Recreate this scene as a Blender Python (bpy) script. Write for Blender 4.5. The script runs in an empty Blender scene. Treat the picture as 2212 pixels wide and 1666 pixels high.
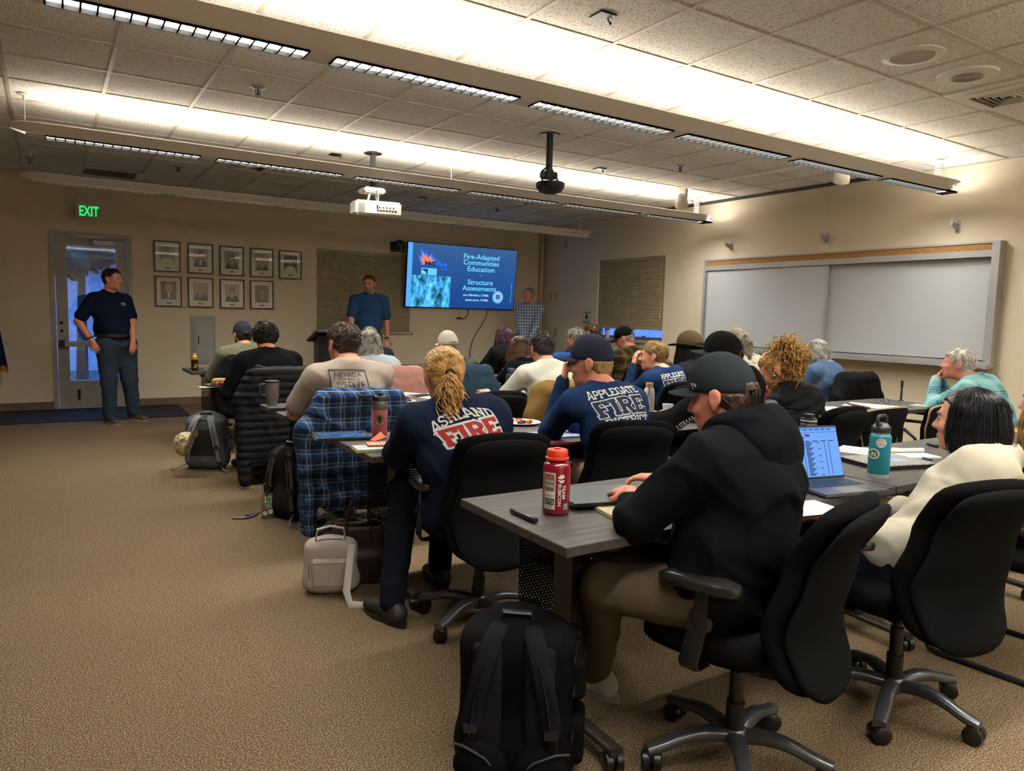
import bpy, bmesh, math, random
import numpy as np
from mathutils import Vector, Matrix
# ---------------------------------------------------------------- camera
CZ = 1.366
F_PX, YAW, PIT, ROL = 1568.5, .56944, .09545, .02557
def _axes():
    cy, sy, cp, sp = math.cos(YAW), math.sin(YAW), math.cos(PIT), math.sin(PIT)
    f = Vector((sy*cp, cy*cp, -sp)); r = Vector((cy, -sy, 0)); u = r.cross(f)
    cr, sr = math.cos(ROL), math.sin(ROL)
    return cr*r+sr*u, cr*u-sr*r, f
AR, AU, AF = _axes()
S = bpy.context.scene
cam = bpy.data.cameras.new('camera'); cam.sensor_width = 36; cam.lens = F_PX/2212*36; cam.clip_start = .02
camo = bpy.data.objects.new('camera', cam); S.collection.objects.link(camo)
mw = Matrix((AR, AU, -AF)).transposed().to_4x4(); mw.translation = (0, 0, CZ); camo.matrix_world = mw
S.camera = camo
S.view_settings.view_transform = 'Standard'; S.view_settings.look = 'None'
S.view_settings.gamma = 1; S.view_settings.use_curve_mapping = False
S.view_settings.exposure = 1.0
# ---------------------------------------------------------------- world: blue dusk
W = bpy.data.worlds.new('dusk'); S.world = W; W.use_nodes = True
nt = W.node_tree; bg = nt.nodes['Background']
bg.inputs[0].default_value = (.20, .40, 1.0, 1); bg.inputs[1].default_value = 2.0
try:
    S.cycles.max_bounces = 7; S.cycles.diffuse_bounces = 5; S.cycles.glossy_bounces = 4
    S.cycles.transmission_bounces = 5; S.cycles.transparent_max_bounces = 10
    S.cycles.sample_clamp_indirect = 4; S.cycles.caustics_reflective = False; S.cycles.caustics_refractive = False
except Exception: pass
LAMP_UP, LAMP_DOWN = 7.8, 62.0      # strength of the tubes in the hanging fixtures
YF, XR, ZC = 11.1, 7.73, 2.974       # front wall, right wall, ceiling
X0, Y0 = -3.6, -3.4                  # left wall and back wall, behind the camera
# pixel of the photograph -> point on a plane of the room (used to read off where things stand)
def ray(u, v): return AF+(u-1106)/F_PX*AR-(v-833)/F_PX*AU
def PZ(u, v, z): d = ray(u, v); k = (z-CZ)/d.z; return Vector((d.x*k, d.y*k, z))
def PY(u, v, y): d = ray(u, v); k = y/d.y; return Vector((d.x*k, y, CZ+d.z*k))
def PX(u, v, x): d = ray(u, v); k = x/d.x; return Vector((x, d.y*k, CZ+d.z*k))
def V(*a): return np.array(a, float)
PI = math.pi; R = math.radians
rnd = random.Random(4); rng = np.random.default_rng(7)
COL = S.collection
def lin(c):
    if isinstance(c, str): c = tuple(int(c[i:i+2], 16) for i in (0, 2, 4))
    return tuple((x/255/12.92 if x/255 <= .04045 else ((x/255+.055)/1.055)**2.4) for x in c)+(1,)
# ---------------------------------------------------------------- materials
MC = {}
def nodes(name):
    m = bpy.data.materials.new(name); m.use_nodes = True
    return m, m.node_tree, m.node_tree.nodes['Principled BSDF']
def N(t, kind, **kw):
    n = t.nodes.new(kind)
    for k, v in kw.items():
        if k.startswith('i_'): n.inputs[int(k[2:]) if k[2:].isdigit() else k[2:]].default_value = v
        else: setattr(n, k, v)
    return n
def L(t, a, b): t.links.new(a, b)
def coords(t, scale=(1, 1, 1), rot=(0, 0, 0)):
    tc = N(t, 'ShaderNodeTexCoord'); mp = N(t, 'ShaderNodeMapping'); mp.inputs['Scale'].default_value = scale
    mp.inputs['Rotation'].default_value = rot; L(t, tc.outputs['Object'], mp.inputs[0]); return mp.outputs[0]
def noise(t, co, scale, detail=3, rough=.5):
    n = N(t, 'ShaderNodeTexNoise'); n.inputs['Scale'].default_value = scale; n.inputs['Detail'].default_value = detail
    n.inputs['Roughness'].default_value = rough; L(t, co, n.inputs['Vector']); return n.outputs['Fac']
def ramp(t, fac, stops):
    r = N(t, 'ShaderNodeValToRGB'); e = r.color_ramp.elements
    while len(e) < len(stops): e.new(.5)
    for k, (p, c) in enumerate(stops): e[k].position = p; e[k].color = c
    L(t, fac, r.inputs[0]); return r.outputs[0]
def bump(t, b, h, strength=.3, dist=.002):
    n = N(t, 'ShaderNodeBump'); n.inputs['Strength'].default_value = strength; n.inputs['Distance'].default_value = dist
    L(t, h, n.inputs['Height']); L(t, n.outputs[0], b.inputs['Normal'])
def mth(t, op, a, b=None, c=None):
    n = N(t, 'ShaderNodeMath', operation=op)
    for i, x in enumerate((a, b, c)):
        if x is None: continue
        if isinstance(x, (int, float)): n.inputs[i].default_value = x
        else: L(t, x, n.inputs[i])
    return n.outputs[0]
def mixc(t, fac, a, b):
    n = N(t, 'ShaderNodeMix', data_type='RGBA')
    if isinstance(fac, (int, float)): n.inputs[0].default_value = fac
    else: L(t, fac, n.inputs[0])
    for i, x in ((6, a), (7, b)):
        if isinstance(x, tuple): n.inputs[i].default_value = x
        else: L(t, x, n.inputs[i])
    return n.outputs[2]
def plain(name, col, rough=.5, metal=0, var=.12, vs=6, bs=0, bd=.002, sheen=0, spec=.5, coat=0):
    """colour with a soft mottled variation and optional fine bump"""
    if name in MC: return MC[name]
    m, t, b = nodes(name); c = lin(col); co = coords(t)
    d = tuple(x*(1-var) for x in c[:3])+(1,); l = tuple(min(1, x*(1+var)) for x in c[:3])+(1,)
    L(t, ramp(t, noise(t, co, vs, 4), [(.35, d), (.65, l)]), b.inputs['Base Color'])
    b.inputs['Roughness'].default_value = rough; b.inputs['Metallic'].default_value = metal
    b.inputs['Specular IOR Level'].default_value = spec
    if sheen: b.inputs['Sheen Weight'].default_value = sheen
    if coat: b.inputs['Coat Weight'].default_value = coat
    if bs: bump(t, b, noise(t, co, bs, 2), .4, bd)
    MC[name] = m; return m
def cloth(name, col, var=.10, weave=420, sheen=.0, rough=.97, heather=0):
    sheen = 0
    if name in MC: return MC[name]
    m, t, b = nodes(name); c = lin(col); co = coords(t)
    base = ramp(t, noise(t, co, 3.5, 4), [(.3, tuple(x*(1-var) for x in c[:3])+(1,)), (.7, tuple(min(1, x*(1+var)) for x in c[:3])+(1,))])
    if heather:
        h = noise(t, co, 170, 2); base = mixc(t, ramp(t, h, [(.42, (0, 0, 0, 1)), (.6, (1, 1, 1, 1))]), base, tuple(x*(1-heather) for x in c[:3])+(1,))
    L(t, base, b.inputs['Base Color'])
    b.inputs['Roughness'].default_value = rough; b.inputs['Specular IOR Level'].default_value = .06
    h = mth(t, 'ADD', mth(t, 'MULTIPLY', noise(t, co, weave, 1), .12), noise(t, co, 9, 3)); bump(t, b, h, .35, .012)
    MC[name] = m; return m
def plaid(name, base, bands, size=.1, rot=(0, 0, 0), wob_=.2, ang=0, yk=.6):
    """woven check: bands = (offset, width, colour, strength, both ways)"""
    if name in MC: return MC[name]
    m, t, b = nodes(name); co = coords(t, (1/size,)*3, (0, 0, R(-ang))); sp = N(t, 'ShaderNodeSeparateXYZ'); L(t, co, sp.inputs[0])
    wob = mth(t, 'MULTIPLY', noise(t, coords(t), 6, 2), wob_)
    xy = mth(t, 'ADD', sp.outputs[0], mth(t, 'MULTIPLY', sp.outputs[1], yk))
    xs = mth(t, 'ADD', xy, wob); zs = mth(t, 'ADD', sp.outputs[2], wob)
    cur = lin(base)
    for off, wd, colr, st in bands:
        for ax in (xs, zs):
            f = mth(t, 'FRACT', mth(t, 'ADD', ax, 10+off)); d = mth(t, 'LESS_THAN', mth(t, 'ABSOLUTE', mth(t, 'SUBTRACT', f, .5)), wd/2)
            cur = mixc(t, mth(t, 'MULTIPLY', d, st), cur, lin(colr))
    L(t, cur, b.inputs['Base Color']); b.inputs['Roughness'].default_value = .95; b.inputs['Sheen Weight'].default_value = .01
    b.inputs['Specular IOR Level'].default_value = .15
    bump(t, b, noise(t, coords(t), 14, 3), .3, .01); MC[name] = m; return m
def emit(name, col, s=1.0):
    if name in MC: return MC[name]
    m = bpy.data.materials.new(name); m.use_nodes = True; t = m.node_tree; t.nodes.clear()
    e = N(t, 'ShaderNodeEmission'); e.inputs[0].default_value = lin(col); e.inputs[1].default_value = s
    o = N(t, 'ShaderNodeOutputMaterial'); L(t, e.outputs[0], o.inputs[0]); MC[name] = m; return m
def hairmat(name, a, b_, scale=60, rough=.42):
    if name in MC: return MC[name]
    m, t, b = nodes(name); co = coords(t); n = noise(t, co, scale*.4, 3, .6)
    L(t, ramp(t, n, [(.32, lin(a)), (.66, lin(b_))]), b.inputs['Base Color']); b.inputs['Roughness'].default_value = rough
    b.inputs['Specular IOR Level'].default_value = .35; bump(t, b, noise(t, co, scale*3, 2), .5, .003); MC[name] = m; return m
def skinmat(name, col, red=.08):
    if name in MC: return MC[name]
    m, t, b = nodes(name); c = lin(col); co = coords(t)
    L(t, ramp(t, noise(t, co, 14, 4), [(.3, (min(1, c[0]*1.04), c[1]*.86, c[2]*.82, 1)), (.65, c)]), b.inputs['Base Color'])
    b.inputs['Roughness'].default_value = .5; b.inputs['Specular IOR Level'].default_value = .35
    b.inputs['Subsurface Weight'].default_value = .08; b.inputs['Subsurface Radius'].default_value = (.01, .004, .002)
    bump(t, b, noise(t, co, 160, 2), .15, .001); MC[name] = m; return m
def glassmat(name, tint=(.95, .97, 1, 1), refl=.12):
    if name in MC: return MC[name]
    m = bpy.data.materials.new(name); m.use_nodes = True; t = m.node_tree; t.nodes.clear()
    tr = N(t, 'ShaderNodeBsdfTransparent'); tr.inputs[0].default_value = tint
    gl = N(t, 'ShaderNodeBsdfGlossy'); gl.inputs['Roughness'].default_value = .015
    lw = N(t, 'ShaderNodeLayerWeight'); lw.inputs[0].default_value = .5
    fac = mth(t, 'ADD', mth(t, 'MULTIPLY', mth(t, 'POWER', lw.outputs[1], 4), .8), refl*.6+.03); mx = N(t, 'ShaderNodeMixShader'); o = N(t, 'ShaderNodeOutputMaterial')
    L(t, fac, mx.inputs[0]); L(t, tr.outputs[0], mx.inputs[1]); L(t, gl.outputs[0], mx.inputs[2]); L(t, mx.outputs[0], o.inputs[0])
    MC[name] = m; return m
# ---------------------------------------------------------------- objects
def tag(o, label=None, cat=None, group=None, kind=None):
    if label: o['label'] = label
    if cat: o['category'] = cat
    if group: o['group'] = group
    if kind: o['kind'] = kind
    return o
def thing(name, label, cat, loc=(0, 0, 0), rz=0, group=None):
    o = bpy.data.objects.new(name, None); o.empty_display_size = .1; COL.objects.link(o)
    o.location = loc; o.rotation_euler = (0, 0, rz); return tag(o, label, cat, group)
def mesh_obj(name, verts, faces, mat=None, parent=None, smooth=False, off=None, mats=None, midx=None):
    me = bpy.data.meshes.new(name)
    if isinstance(verts, np.ndarray) and isinstance(faces, np.ndarray):
        nv, nf, k = len(verts), len(faces), faces.shape[1]
        me.vertices.add(nv); me.vertices.foreach_set('co', np.ascontiguousarray(verts, np.float32).ravel())
        me.loops.add(nf*k); me.loops.foreach_set('vertex_index', np.ascontiguousarray(faces, np.int32).ravel())
        me.polygons.add(nf); me.polygons.foreach_set('loop_start', np.arange(0, nf*k, k, dtype=np.int32))
        try: me.polygons.foreach_set('loop_total', np.full(nf, k, np.int32))
        except Exception: pass
        me.update(calc_edges=True)
    else:
        me.from_pydata([tuple(v) for v in verts], [], [tuple(f) for f in faces]); me.update()
    for mm in (mats or ([mat] if mat else [])): me.materials.append(mm)
    if midx is not None: me.polygons.foreach_set('material_index', np.asarray(midx, np.int32))
    if smooth: me.polygons.foreach_set('use_smooth', np.ones(len(me.polygons), bool))
    o = bpy.data.objects.new(name, me); COL.objects.link(o)
    if parent is not None: o.parent = parent
    return o
class MB:
    """collects shapes into ONE mesh"""
    def __init__(s): s.v = []; s.f = []; s.m = []; s.sm = []
    def add(s, vs, fs, mi=0, sm=False):
        k = len(s.v); s.v += [tuple(v) for v in vs]; s.f += [tuple(i+k for i in f) for f in fs]; s.m += [mi]*len(fs); s.sm += [sm]*len(fs); return s
    def box(s, a, b, mi=0, M=None, bev=0):
        (x0, y0, z0), (x1, y1, z1) = a, b
        if bev:
            bm = bmesh.new(); bmesh.ops.create_cube(bm, size=1)
            for v in bm.verts: v.co = Vector(((x0+x1)/2+v.co.x*(x1-x0), (y0+y1)/2+v.co.y*(y1-y0), (z0+z1)/2+v.co.z*(z1-z0)))
            bmesh.ops.bevel(bm, geom=bm.edges[:], offset=bev, segments=2, affect='EDGES')
            bm.verts.index_update(); vs = [v.co.copy() for v in bm.verts]; fs = [[v.index for v in f.verts] for f in bm.faces]; bm.free()
            if M: vs = [M @ v for v in vs]
            return s.add(vs, fs, mi, True)
        vs = [Vector(p) for p in ((x0, y0, z0), (x1, y0, z0), (x1, y1, z0), (x0, y1, z0), (x0, y0, z1), (x1, y0, z1), (x1, y1, z1), (x0, y1, z1))]
        if M: vs = [M @ v for v in vs]
        return s.add(vs, [(0, 3, 2, 1), (4, 5, 6, 7), (0, 1, 5, 4), (1, 2, 6, 5), (2, 3, 7, 6), (3, 0, 4, 7)], mi)
    def loft(s, rings, mi=0, caps=True, closed=True, sm=True):
        n = len(rings[0]); vs = [p for r in rings for p in r]; fs = []
        for i in range(len(rings)-1):
            for j in range(n if closed else n-1):
                a = i*n+j; b = i*n+(j+1) % n; fs.append((a, b, b+n, a+n))
        if caps and closed: fs += [tuple(range(n-1, -1, -1)), tuple(range((len(rings)-1)*n, len(rings)*n))]
        return s.add(vs, fs, mi, sm)
    def lathe(s, prof, c=(0, 0, 0), n=24, mi=0, M=None, sm=True):
        rings = []
        for r, z in prof:
            rr = [Vector((c[0]+r*math.cos(2*PI*k/n), c[1]+r*math.sin(2*PI*k/n), c[2]+z)) for k in range(n)]
            rings.append([M @ p for p in rr] if M else rr)
        return s.loft(rings, mi, True, True, sm)
    def tube(s, pts, r, n=8, mi=0, flat=1.0):
        pts = [Vector(p) for p in pts]; rs = r if hasattr(r, '__len__') else [r]*len(pts); rings = []; up = None
        for i, p in enumerate(pts):
            d = (pts[min(i+1, len(pts)-1)]-pts[max(i-1, 0)]).normalized()
            if up is None: up = Vector((0, 0, 1)) if abs(d.z) < .9 else Vector((1, 0, 0))
            x = d.cross(up).normalized(); up = x.cross(d).normalized()
            rings.append([p+(x*math.cos(2*PI*k/n)+up*math.sin(2*PI*k/n)*flat)*rs[i] for k in range(n)])
        return s.loft(rings, mi)
    def build(s, name, mat=None, parent=None, mats=None, smooth=None, loc=None):
        me = bpy.data.meshes.new(name); me.from_pydata(s.v, [], s.f); me.update()
        for mm in (mats or [mat]):
            if mm: me.materials.append(mm)
        me.polygons.foreach_set('material_index', s.m); me.polygons.foreach_set('use_smooth', s.sm if smooth is None else [smooth]*len(s.f))
        try: me.set_sharp_from_angle(angle=R(48))
        except Exception: pass
        o = bpy.data.objects.new(name, me); COL.objects.link(o)
        if parent is not None: o.parent = parent
        if loc is not None: o.location = loc
        return o
def kids(o): return [c for c in bpy.data.objects if c.parent == o]
def copy_tree(o, parent=None, cmap=None):
    if cmap is None:
        cmap = {}
        for c in bpy.data.objects:
            if c.parent: cmap.setdefault(c.parent.name, []).append(c)
    c = o.copy(); COL.objects.link(c)
    if parent is not None: c.parent = parent
    for ch in cmap.get(o.name, []): copy_tree(ch, c, cmap)
    return c
def sring(c, ax, ay, w, h, n=20, e=2.6):
    """superellipse ring around c spanned by ax, ay"""
    out = []
    for k in range(n):
        a = 2*PI*k/n; ca, sa = math.cos(a), math.sin(a)
        out.append(Vector(c)+Vector(ax)*w*math.copysign(abs(ca)**(2/e), ca)+Vector(ay)*h*math.copysign(abs(sa)**(2/e), sa))
    return out
# ---------------------------------------------------------------- distance fields -> smooth closed meshes
def nrm(v): v = np.asarray(v, float); n = np.linalg.norm(v); return v/n if n > 1e-9 else v
def cap_(a, b, ra, rb=None, k=.02): return ('c', np.array(a, float), np.array(b, float), ra, ra if rb is None else rb, k)
def ell_(c, r, M=None, k=.02): return ('e', np.array(c, float), np.array(r, float), None if M is None else np.array(M, float), k)
def box_(c, h, rr=.01, M=None, k=.02): return ('b', np.array(c, float), np.array(h, float), rr, None if M is None else np.array(M, float), k)
def prim_eval(p, P):
    if p[0] == 'c':
        a, b, ra, rb = p[1:5]; ab = b-a; q = P-a; t = np.clip(q@ab/max(ab@ab, 1e-12), 0, 1)
        return np.sqrt(((q-t[:, None]*ab)**2).sum(1))-(ra+(rb-ra)*t)
    if p[0] == 'e':
        q = P-p[1]
        if p[3] is not None: q = q@p[3].T
        r = p[2]; k0 = np.sqrt(((q/r)**2).sum(1)); k1 = np.sqrt(((q/r**2)**2).sum(1)); return k0*(k0-1)/np.maximum(k1, 1e-6)
    q = P-p[1]
    if p[4] is not None: q = q@p[4].T
    d = np.abs(q)-(p[2]-p[3]); return np.sqrt((np.maximum(d, 0)**2).sum(1))+np.minimum(d.max(1), 0)-p[3]
def prim_box(p):
    if p[0] == 'c': r = max(p[3], p[4]); return np.minimum(p[1], p[2])-r, np.maximum(p[1], p[2])+r
    r = np.linalg.norm(p[2]) if p[0] == 'b' else max(p[2]); return p[1]-r, p[1]+r
def sdf(prims, P, cut=(), post=None, margin=.1):
    D = np.full(len(P), margin)
    for p in prims:
        lo, hi = prim_box(p); k = p[-1]; m = ((P > lo-margin) & (P < hi+margin)).all(1)
        if not m.any(): continue
        d = prim_eval(p, P[m]); c = D[m]; h = np.clip(.5+.5*(d-c)/k, 0, 1); D[m] = d*(1-h)+c*h-k*h*(1-h)
    for p in cut:
        lo, hi = prim_box(p); m = ((P > lo-margin) & (P < hi+margin)).all(1)
        if m.any(): D[m] = np.maximum(D[m], -prim_eval(p, P[m]))
    if post is not None: D = post(D, P)
    return D
def sdf_mesh(prims, vox, cut=(), post=None, pad=.02, smooth=1):
    lo = np.min([prim_box(p)[0] for p in prims], 0)-pad-vox; hi = np.max([prim_box(p)[1] for p in prims], 0)+pad+vox
    B = 4; nb = np.ceil((hi-lo)/(vox*B)).astype(int); n = nb*B
    cx = [lo[i]+(np.arange(nb[i])+.5)*vox*B-vox/2 for i in range(3)]
    G = np.stack(np.meshgrid(*cx, indexing='ij'), -1).reshape(-1, 3)
    mg = max(.1, vox*B*1.6); Dc = sdf(prims, G, cut, post, mg); act = np.abs(Dc) < vox*B*1.35
    A = np.repeat(np.repeat(np.repeat(Dc.reshape(nb), B, 0), B, 1), B, 2)
    ii = np.stack(np.meshgrid(*[np.arange(B)]*3, indexing='ij'), -1).reshape(-1, 3)
    bi = np.stack(np.unravel_index(np.nonzero(act)[0], nb), 1)
    idx = (bi[:, None, :]*B+ii[None]).reshape(-1, 3); P = lo+idx*vox
    A[idx[:, 0], idx[:, 1], idx[:, 2]] = sdf(prims, P, cut, post, mg)
    # surface nets
    s = A < 0; n = A.shape; acc = np.zeros((n[0]-1, n[1]-1, n[2]-1, 3)); cnt = np.zeros((n[0]-1, n[1]-1, n[2]-1))
    for ax in range(3):
        o = [1-(ax == 0), 1-(ax == 1), 1-(ax == 2)]; oth = [i for i in range(3) if i != ax]
        for da in (0, 1):
            for db in (0, 1):
                off = [0, 0, 0]; off[oth[0]] = da; off[oth[1]] = db
                sl0 = tuple(slice(off[i], off[i]+n[i]-1) for i in range(3)); off2 = list(off); off2[ax] += 1
                sl1 = tuple(slice(off2[i], off2[i]+n[i]-1) for i in range(3))
                a, b = A[sl0], A[sl1]; c = (a < 0) != (b < 0); i0, i1, i2 = np.nonzero(c)
                if len(i0) == 0: continue
                av, bv = a[c], b[c]; t = av/(av-bv)
                cnt[i0, i1, i2] += 1
                for i in range(3): acc[i0, i1, i2, i] += off[i]+(t if i == ax else 0)
    m = cnt > 0; vid = -np.ones(m.shape, int); cells = np.stack(np.nonzero(m), 1); vid[m] = np.arange(len(cells))
    Vx = lo+(cells+acc[m]/cnt[m][:, None])*vox; quads = []
    for ax in range(3):
        oth = [(ax+1) % 3, (ax+2) % 3]; sl0 = [slice(1, n[i]-1) for i in range(3)]; sl1 = [slice(1, n[i]-1) for i in range(3)]
        sl0[ax] = slice(0, n[ax]-1); sl1[ax] = slice(1, n[ax]); a, b = s[tuple(sl0)], s[tuple(sl1)]
        st = np.array([1, 1, 1]); st[ax] = 0
        e0 = np.zeros(3, int); e0[oth[0]] = 1; e1 = np.zeros(3, int); e1[oth[1]] = 1
        for flip, c in ((False, a & ~b), (True, b & ~a)):
            q = np.stack(np.nonzero(c), 1)+st
            if len(q) == 0: continue
            f = [vid[tuple((q-x).T)] for x in (np.zeros(3, int), e0, e0+e1, e1)]
            if flip: f = f[::-1]
            quads.append(np.stack(f, 1))
    Q = np.concatenate(quads)
    if (Q < 0).any(): Q = Q[(Q >= 0).all(1)]
    for _ in range(smooth):
        a = np.zeros_like(Vx); w = np.zeros(len(Vx))
        for i, j in ((0, 1), (1, 2), (2, 3), (3, 0)):
            for x, y in ((i, j), (j, i)):
                np.add.at(a, Q[:, x], Vx[Q[:, y]]); np.add.at(w, Q[:, x], 1)
        Vx = Vx*.4+.6*a/np.maximum(w, 1)[:, None]
    return Vx, Q[:, ::-1]
def sdf_obj(name, prims, vox, mat, parent=None, origin=(0, 0, 0), cut=(), post=None, smooth=1, mats=None, sel=None):
    v, q = sdf_mesh(prims, vox, cut, post, smooth=smooth)
    midx = None
    if sel is not None: midx = sel(v[q].mean(1))
    o = mesh_obj(name, v-np.array(origin, float), q, mat, parent, True, mats=mats, midx=midx); return o
_w = np.random.default_rng(3)
_K = _w.normal(size=(6, 3)); _K /= np.linalg.norm(_K, axis=1)[:, None]; _ph = _w.uniform(0, 6.28, 6)
def wob(P, f, seed=0):
    o = np.zeros(len(P))
    for i in range(6): o += np.sin(P@(_K[(i+seed) % 6]*f*(1+.23*i))+_ph[i]+seed*1.7)
    return o/6
def folds(amp=.006, f=26, seed=0, zlo=-9, zhi=9):
    def post(D, P):
        w = wob(P, f*.55, seed); r = 1-np.abs(np.sin(P[:, 2]*f*.9+P[:, 0]*f*.35+w*3.2)); r2 = 1-np.abs(np.sin(P[:, 0]*f*.5-P[:, 1]*f*.55+P[:, 2]*f*.4+w*4+1))
        return D-amp*(r**2*.7+r2**2*.6-.45+.3*wob(P, f*2.3, seed+1))
    return post
# ================================================================ room shell
def m_carpet():
    m, t, b = nodes('carpet_loop'); co = coords(t)
    n1 = noise(t, co, 210, 2, .7); n2 = noise(t, co, 90, 2, .6); n3 = noise(t, co, 1.1, 3)
    base = ramp(t, n1, [(.38, lin('292420')), (.46, lin('5d5040')), (.54, lin('8e785a')), (.64, lin('b89e7c'))])
    base = mixc(t, ramp(t, n2, [(.48, (0, 0, 0, 1)), (.62, (.5, .5, .5, 1))]), base, lin('4e443a'))
    base = mixc(t, ramp(t, n3, [(.3, (.0, .0, .0, 1)), (.7, (.22, .22, .22, 1))]), base, lin('6a5a45'))
    L(t, base, b.inputs['Base Color']); b.inputs['Roughness'].default_value = 1; b.inputs['Specular IOR Level'].default_value = .1
    bump(t, b, n1, .9, .006); return m
def m_wall():
    m, t, b = nodes('wall_paint'); co = coords(t)
    L(t, ramp(t, noise(t, co, 1.2, 4), [(.3, lin('d2c4ac')), (.7, lin('d8cbb3'))]), b.inputs['Base Color'])
    b.inputs['Roughness'].default_value = .75; b.inputs['Specular IOR Level'].default_value = .25; bump(t, b, noise(t, co, 180, 2), .25, .001); return m
def m_tile():
    m, t, b = nodes('ceiling_tile'); co = coords(t); co2 = coords(t, (1, 1, 1))
    n1 = noise(t, co, 95, 2, .6); n2 = noise(t, co2, 210, 1, .5); patch = noise(t, co, .9, 1)
    pits = ramp(t, n1, [(.565, (0, 0, 0, 1)), (.60, (1, 1, 1, 1))]); pin = ramp(t, n2, [(.63, (0, 0, 0, 1)), (.68, (1, 1, 1, 1))])
    amt = mth(t, 'MINIMUM', mth(t, 'ADD', pits, pin), 1)
    L(t, mixc(t, mth(t, 'MULTIPLY', amt, .62), lin('e4e1d9'), lin('77716a')), b.inputs['Base Color'])
    b.inputs['Roughness'].default_value = .95; b.inputs['Specular IOR Level'].default_value = .1; bump(t, b, mth(t, 'MULTIPLY', amt, -1), .5, .003); return m
M_WALL = m_wall(); M_CARPET = m_carpet(); M_TILE = m_tile()
M_ALU = plain('satin_aluminium', 'a9a8a6', .42, .35, .05, 3); M_WHITE = plain('white_enamel', 'd8d4c8', .4, 0, .04, 2)
M_BLK = plain('black_plastic', '16161a', .38, 0, .15, 8); M_DARKM = plain('dark_metal', '2a2a2c', .45, .6, .1, 8)
M_FIX = plain('fixture_enamel', 'efede6', .45, 0, .03, 2)
def structure(o): o['kind'] = 'structure'; return o
T_ = .15
def wall_with_holes(name, u0, u1, holes, along, at, out):
    """wall slab with rectangular openings; along 'x' or 'y'; at = inner face; out = +1/-1 direction of its thickness"""
    mb = MB(); us = sorted({u0, u1}|{h[0] for h in holes}|{h[1] for h in holes}); zs = sorted({0, ZC+.1}|{h[2] for h in holes}|{h[3] for h in holes})
    for a, b in zip(us, us[1:]):
        for c, d in zip(zs, zs[1:]):
            if any(h[0]-1e-6 <= a and b <= h[1]+1e-6 and h[2]-1e-6 <= c and d <= h[3]+1e-6 for h in holes): continue
            w0, w1 = sorted((at, at+out*T_))
            if along == 'x': mb.box((a, w0, c), (b, w1, d))
            else: mb.box((w0, a, c), (w1, b, d))
    return structure(mb.build(name, M_WALL))
# openings read from the photograph
dTL, dTR = PY(104, 495, YF), PY(284, 507, YF); DX0, DX1, DZ = dTL.x, dTR.x, 2.31
wTL, wBR = PY(684, 537, YF), PY(884, 716, YF); FX0, FX1, FZ1, FZ0 = wTL.x, wBR.x, wTL.z, wBR.z
r1, r2, r3 = PX(1293, 563, XR), PX(1438, 553, XR), PX(1431, 738, XR); RY1, RY0, RZ1, RZ0 = r1.y, r2.y, r1.z, r3.z
wall_with_holes('wall_front', X0-T_, XR+T_, [(DX0, DX1, 0, DZ), (FX0, FX1, FZ0, FZ1)], 'x', YF, 1)
wall_with_holes('wall_right', Y0-T_, YF, [(RY0, RY1, RZ0, RZ1)], 'y', XR, 1)
structure(MB().box((X0-T_, Y0-T_, 0), (X0, YF, ZC+.1)).build('wall_left', M_WALL))
structure(MB().box((X0, Y0-T_, 0), (XR, Y0, ZC+.1)).build('wall_back', M_WALL))
structure(MB().box((X0-T_, Y0-T_, -.1), (XR+T_, YF+T_, 0)).build('floor', M_CARPET))
ce = structure(MB().box((X0-T_, Y0-T_, ZC), (XR+T_, YF+T_, ZC+.1)).build('ceiling', M_TILE))
# T-bar grid: 0.61 m module, read from the photograph
GX, GY = .4096, 5.277; tb = MB()
i = -8
while GX+.61*i < XR:
    x = GX+.61*i; i += 1
    if x > X0: tb.box((x-.012, Y0, ZC-.006), (x+.012, YF, ZC))
j = -16
while GY+.61*j < YF:
    y = GY+.61*j; j += 1
    if y > Y0: tb.box((X0, y-.012, ZC-.0065), (XR, y+.012, ZC-.0002))
structure(tb.build('trim_1', plain('grid_bar', 'b9b0a0', .5)))
an = MB(); an.box((X0, YF-.022, ZC-.008), (XR, YF, ZC)); an.box((XR-.022, Y0, ZC-.008), (XR, YF, ZC)); structure(an.build('trim_2', MC['grid_bar']))
# vinyl baseboards
M_BASE = plain('cove_base', '6f5847', .5, 0, .05, 3); H_B = .105
bb = MB()
for a, b in ((X0, DX0-.0), (DX1, XR)): bb.box((a, YF-.012, 0), (b, YF, H_B))
structure(bb.build('baseboard_front', M_BASE)); structure(MB().box((XR-.012, Y0, 0), (XR, YF-.012, H_B)).build('baseboard_right', M_BASE))
structure(MB().box((X0, Y0, 0), (X0+.012, YF-.012, H_B)).build('baseboard_left', M_BASE))
# ---------------------------------------------------------------- door with glass
M_DFR = plain('door_frame_grey', '9f9b94', .5, .1, .05, 3)
df = MB(); dd = .14
df.box((DX0-.0, YF-.015, 0), (DX0+.055, YF+dd, DZ)); df.box((DX1-.055, YF-.015, 0), (DX1, YF+dd, DZ)); df.box((DX0+.055, YF-.015, DZ-.055), (DX1-.055, YF+dd, DZ))
structure(df.build('trim_3', M_DFR))
door = thing('door_1', None, None, ((DX0+DX1)/2, YF+.03, 0)); structure(door)
hw = (DX1-DX0)/2-.06; mb = MB()
mb.box((-hw, 0, .01), (-hw+.13, .045, DZ-.06)); mb.box((hw-.13, 0, .01), (hw, .045, DZ-.06))
mb.box((-hw+.13, 0, DZ-.17), (hw-.13, .045, DZ-.06)); mb.box((-hw+.13, 0, .01), (hw-.13, .045, .37)); mb.build('door_leaf', M_DFR, door)
mb = MB().box((-hw+.13, .018, .37), (hw-.13, .026, DZ-.17)); mb.build('glass_pane', glassmat('door_glass', (.82, .88, .95, 1), .10), door)
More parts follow.
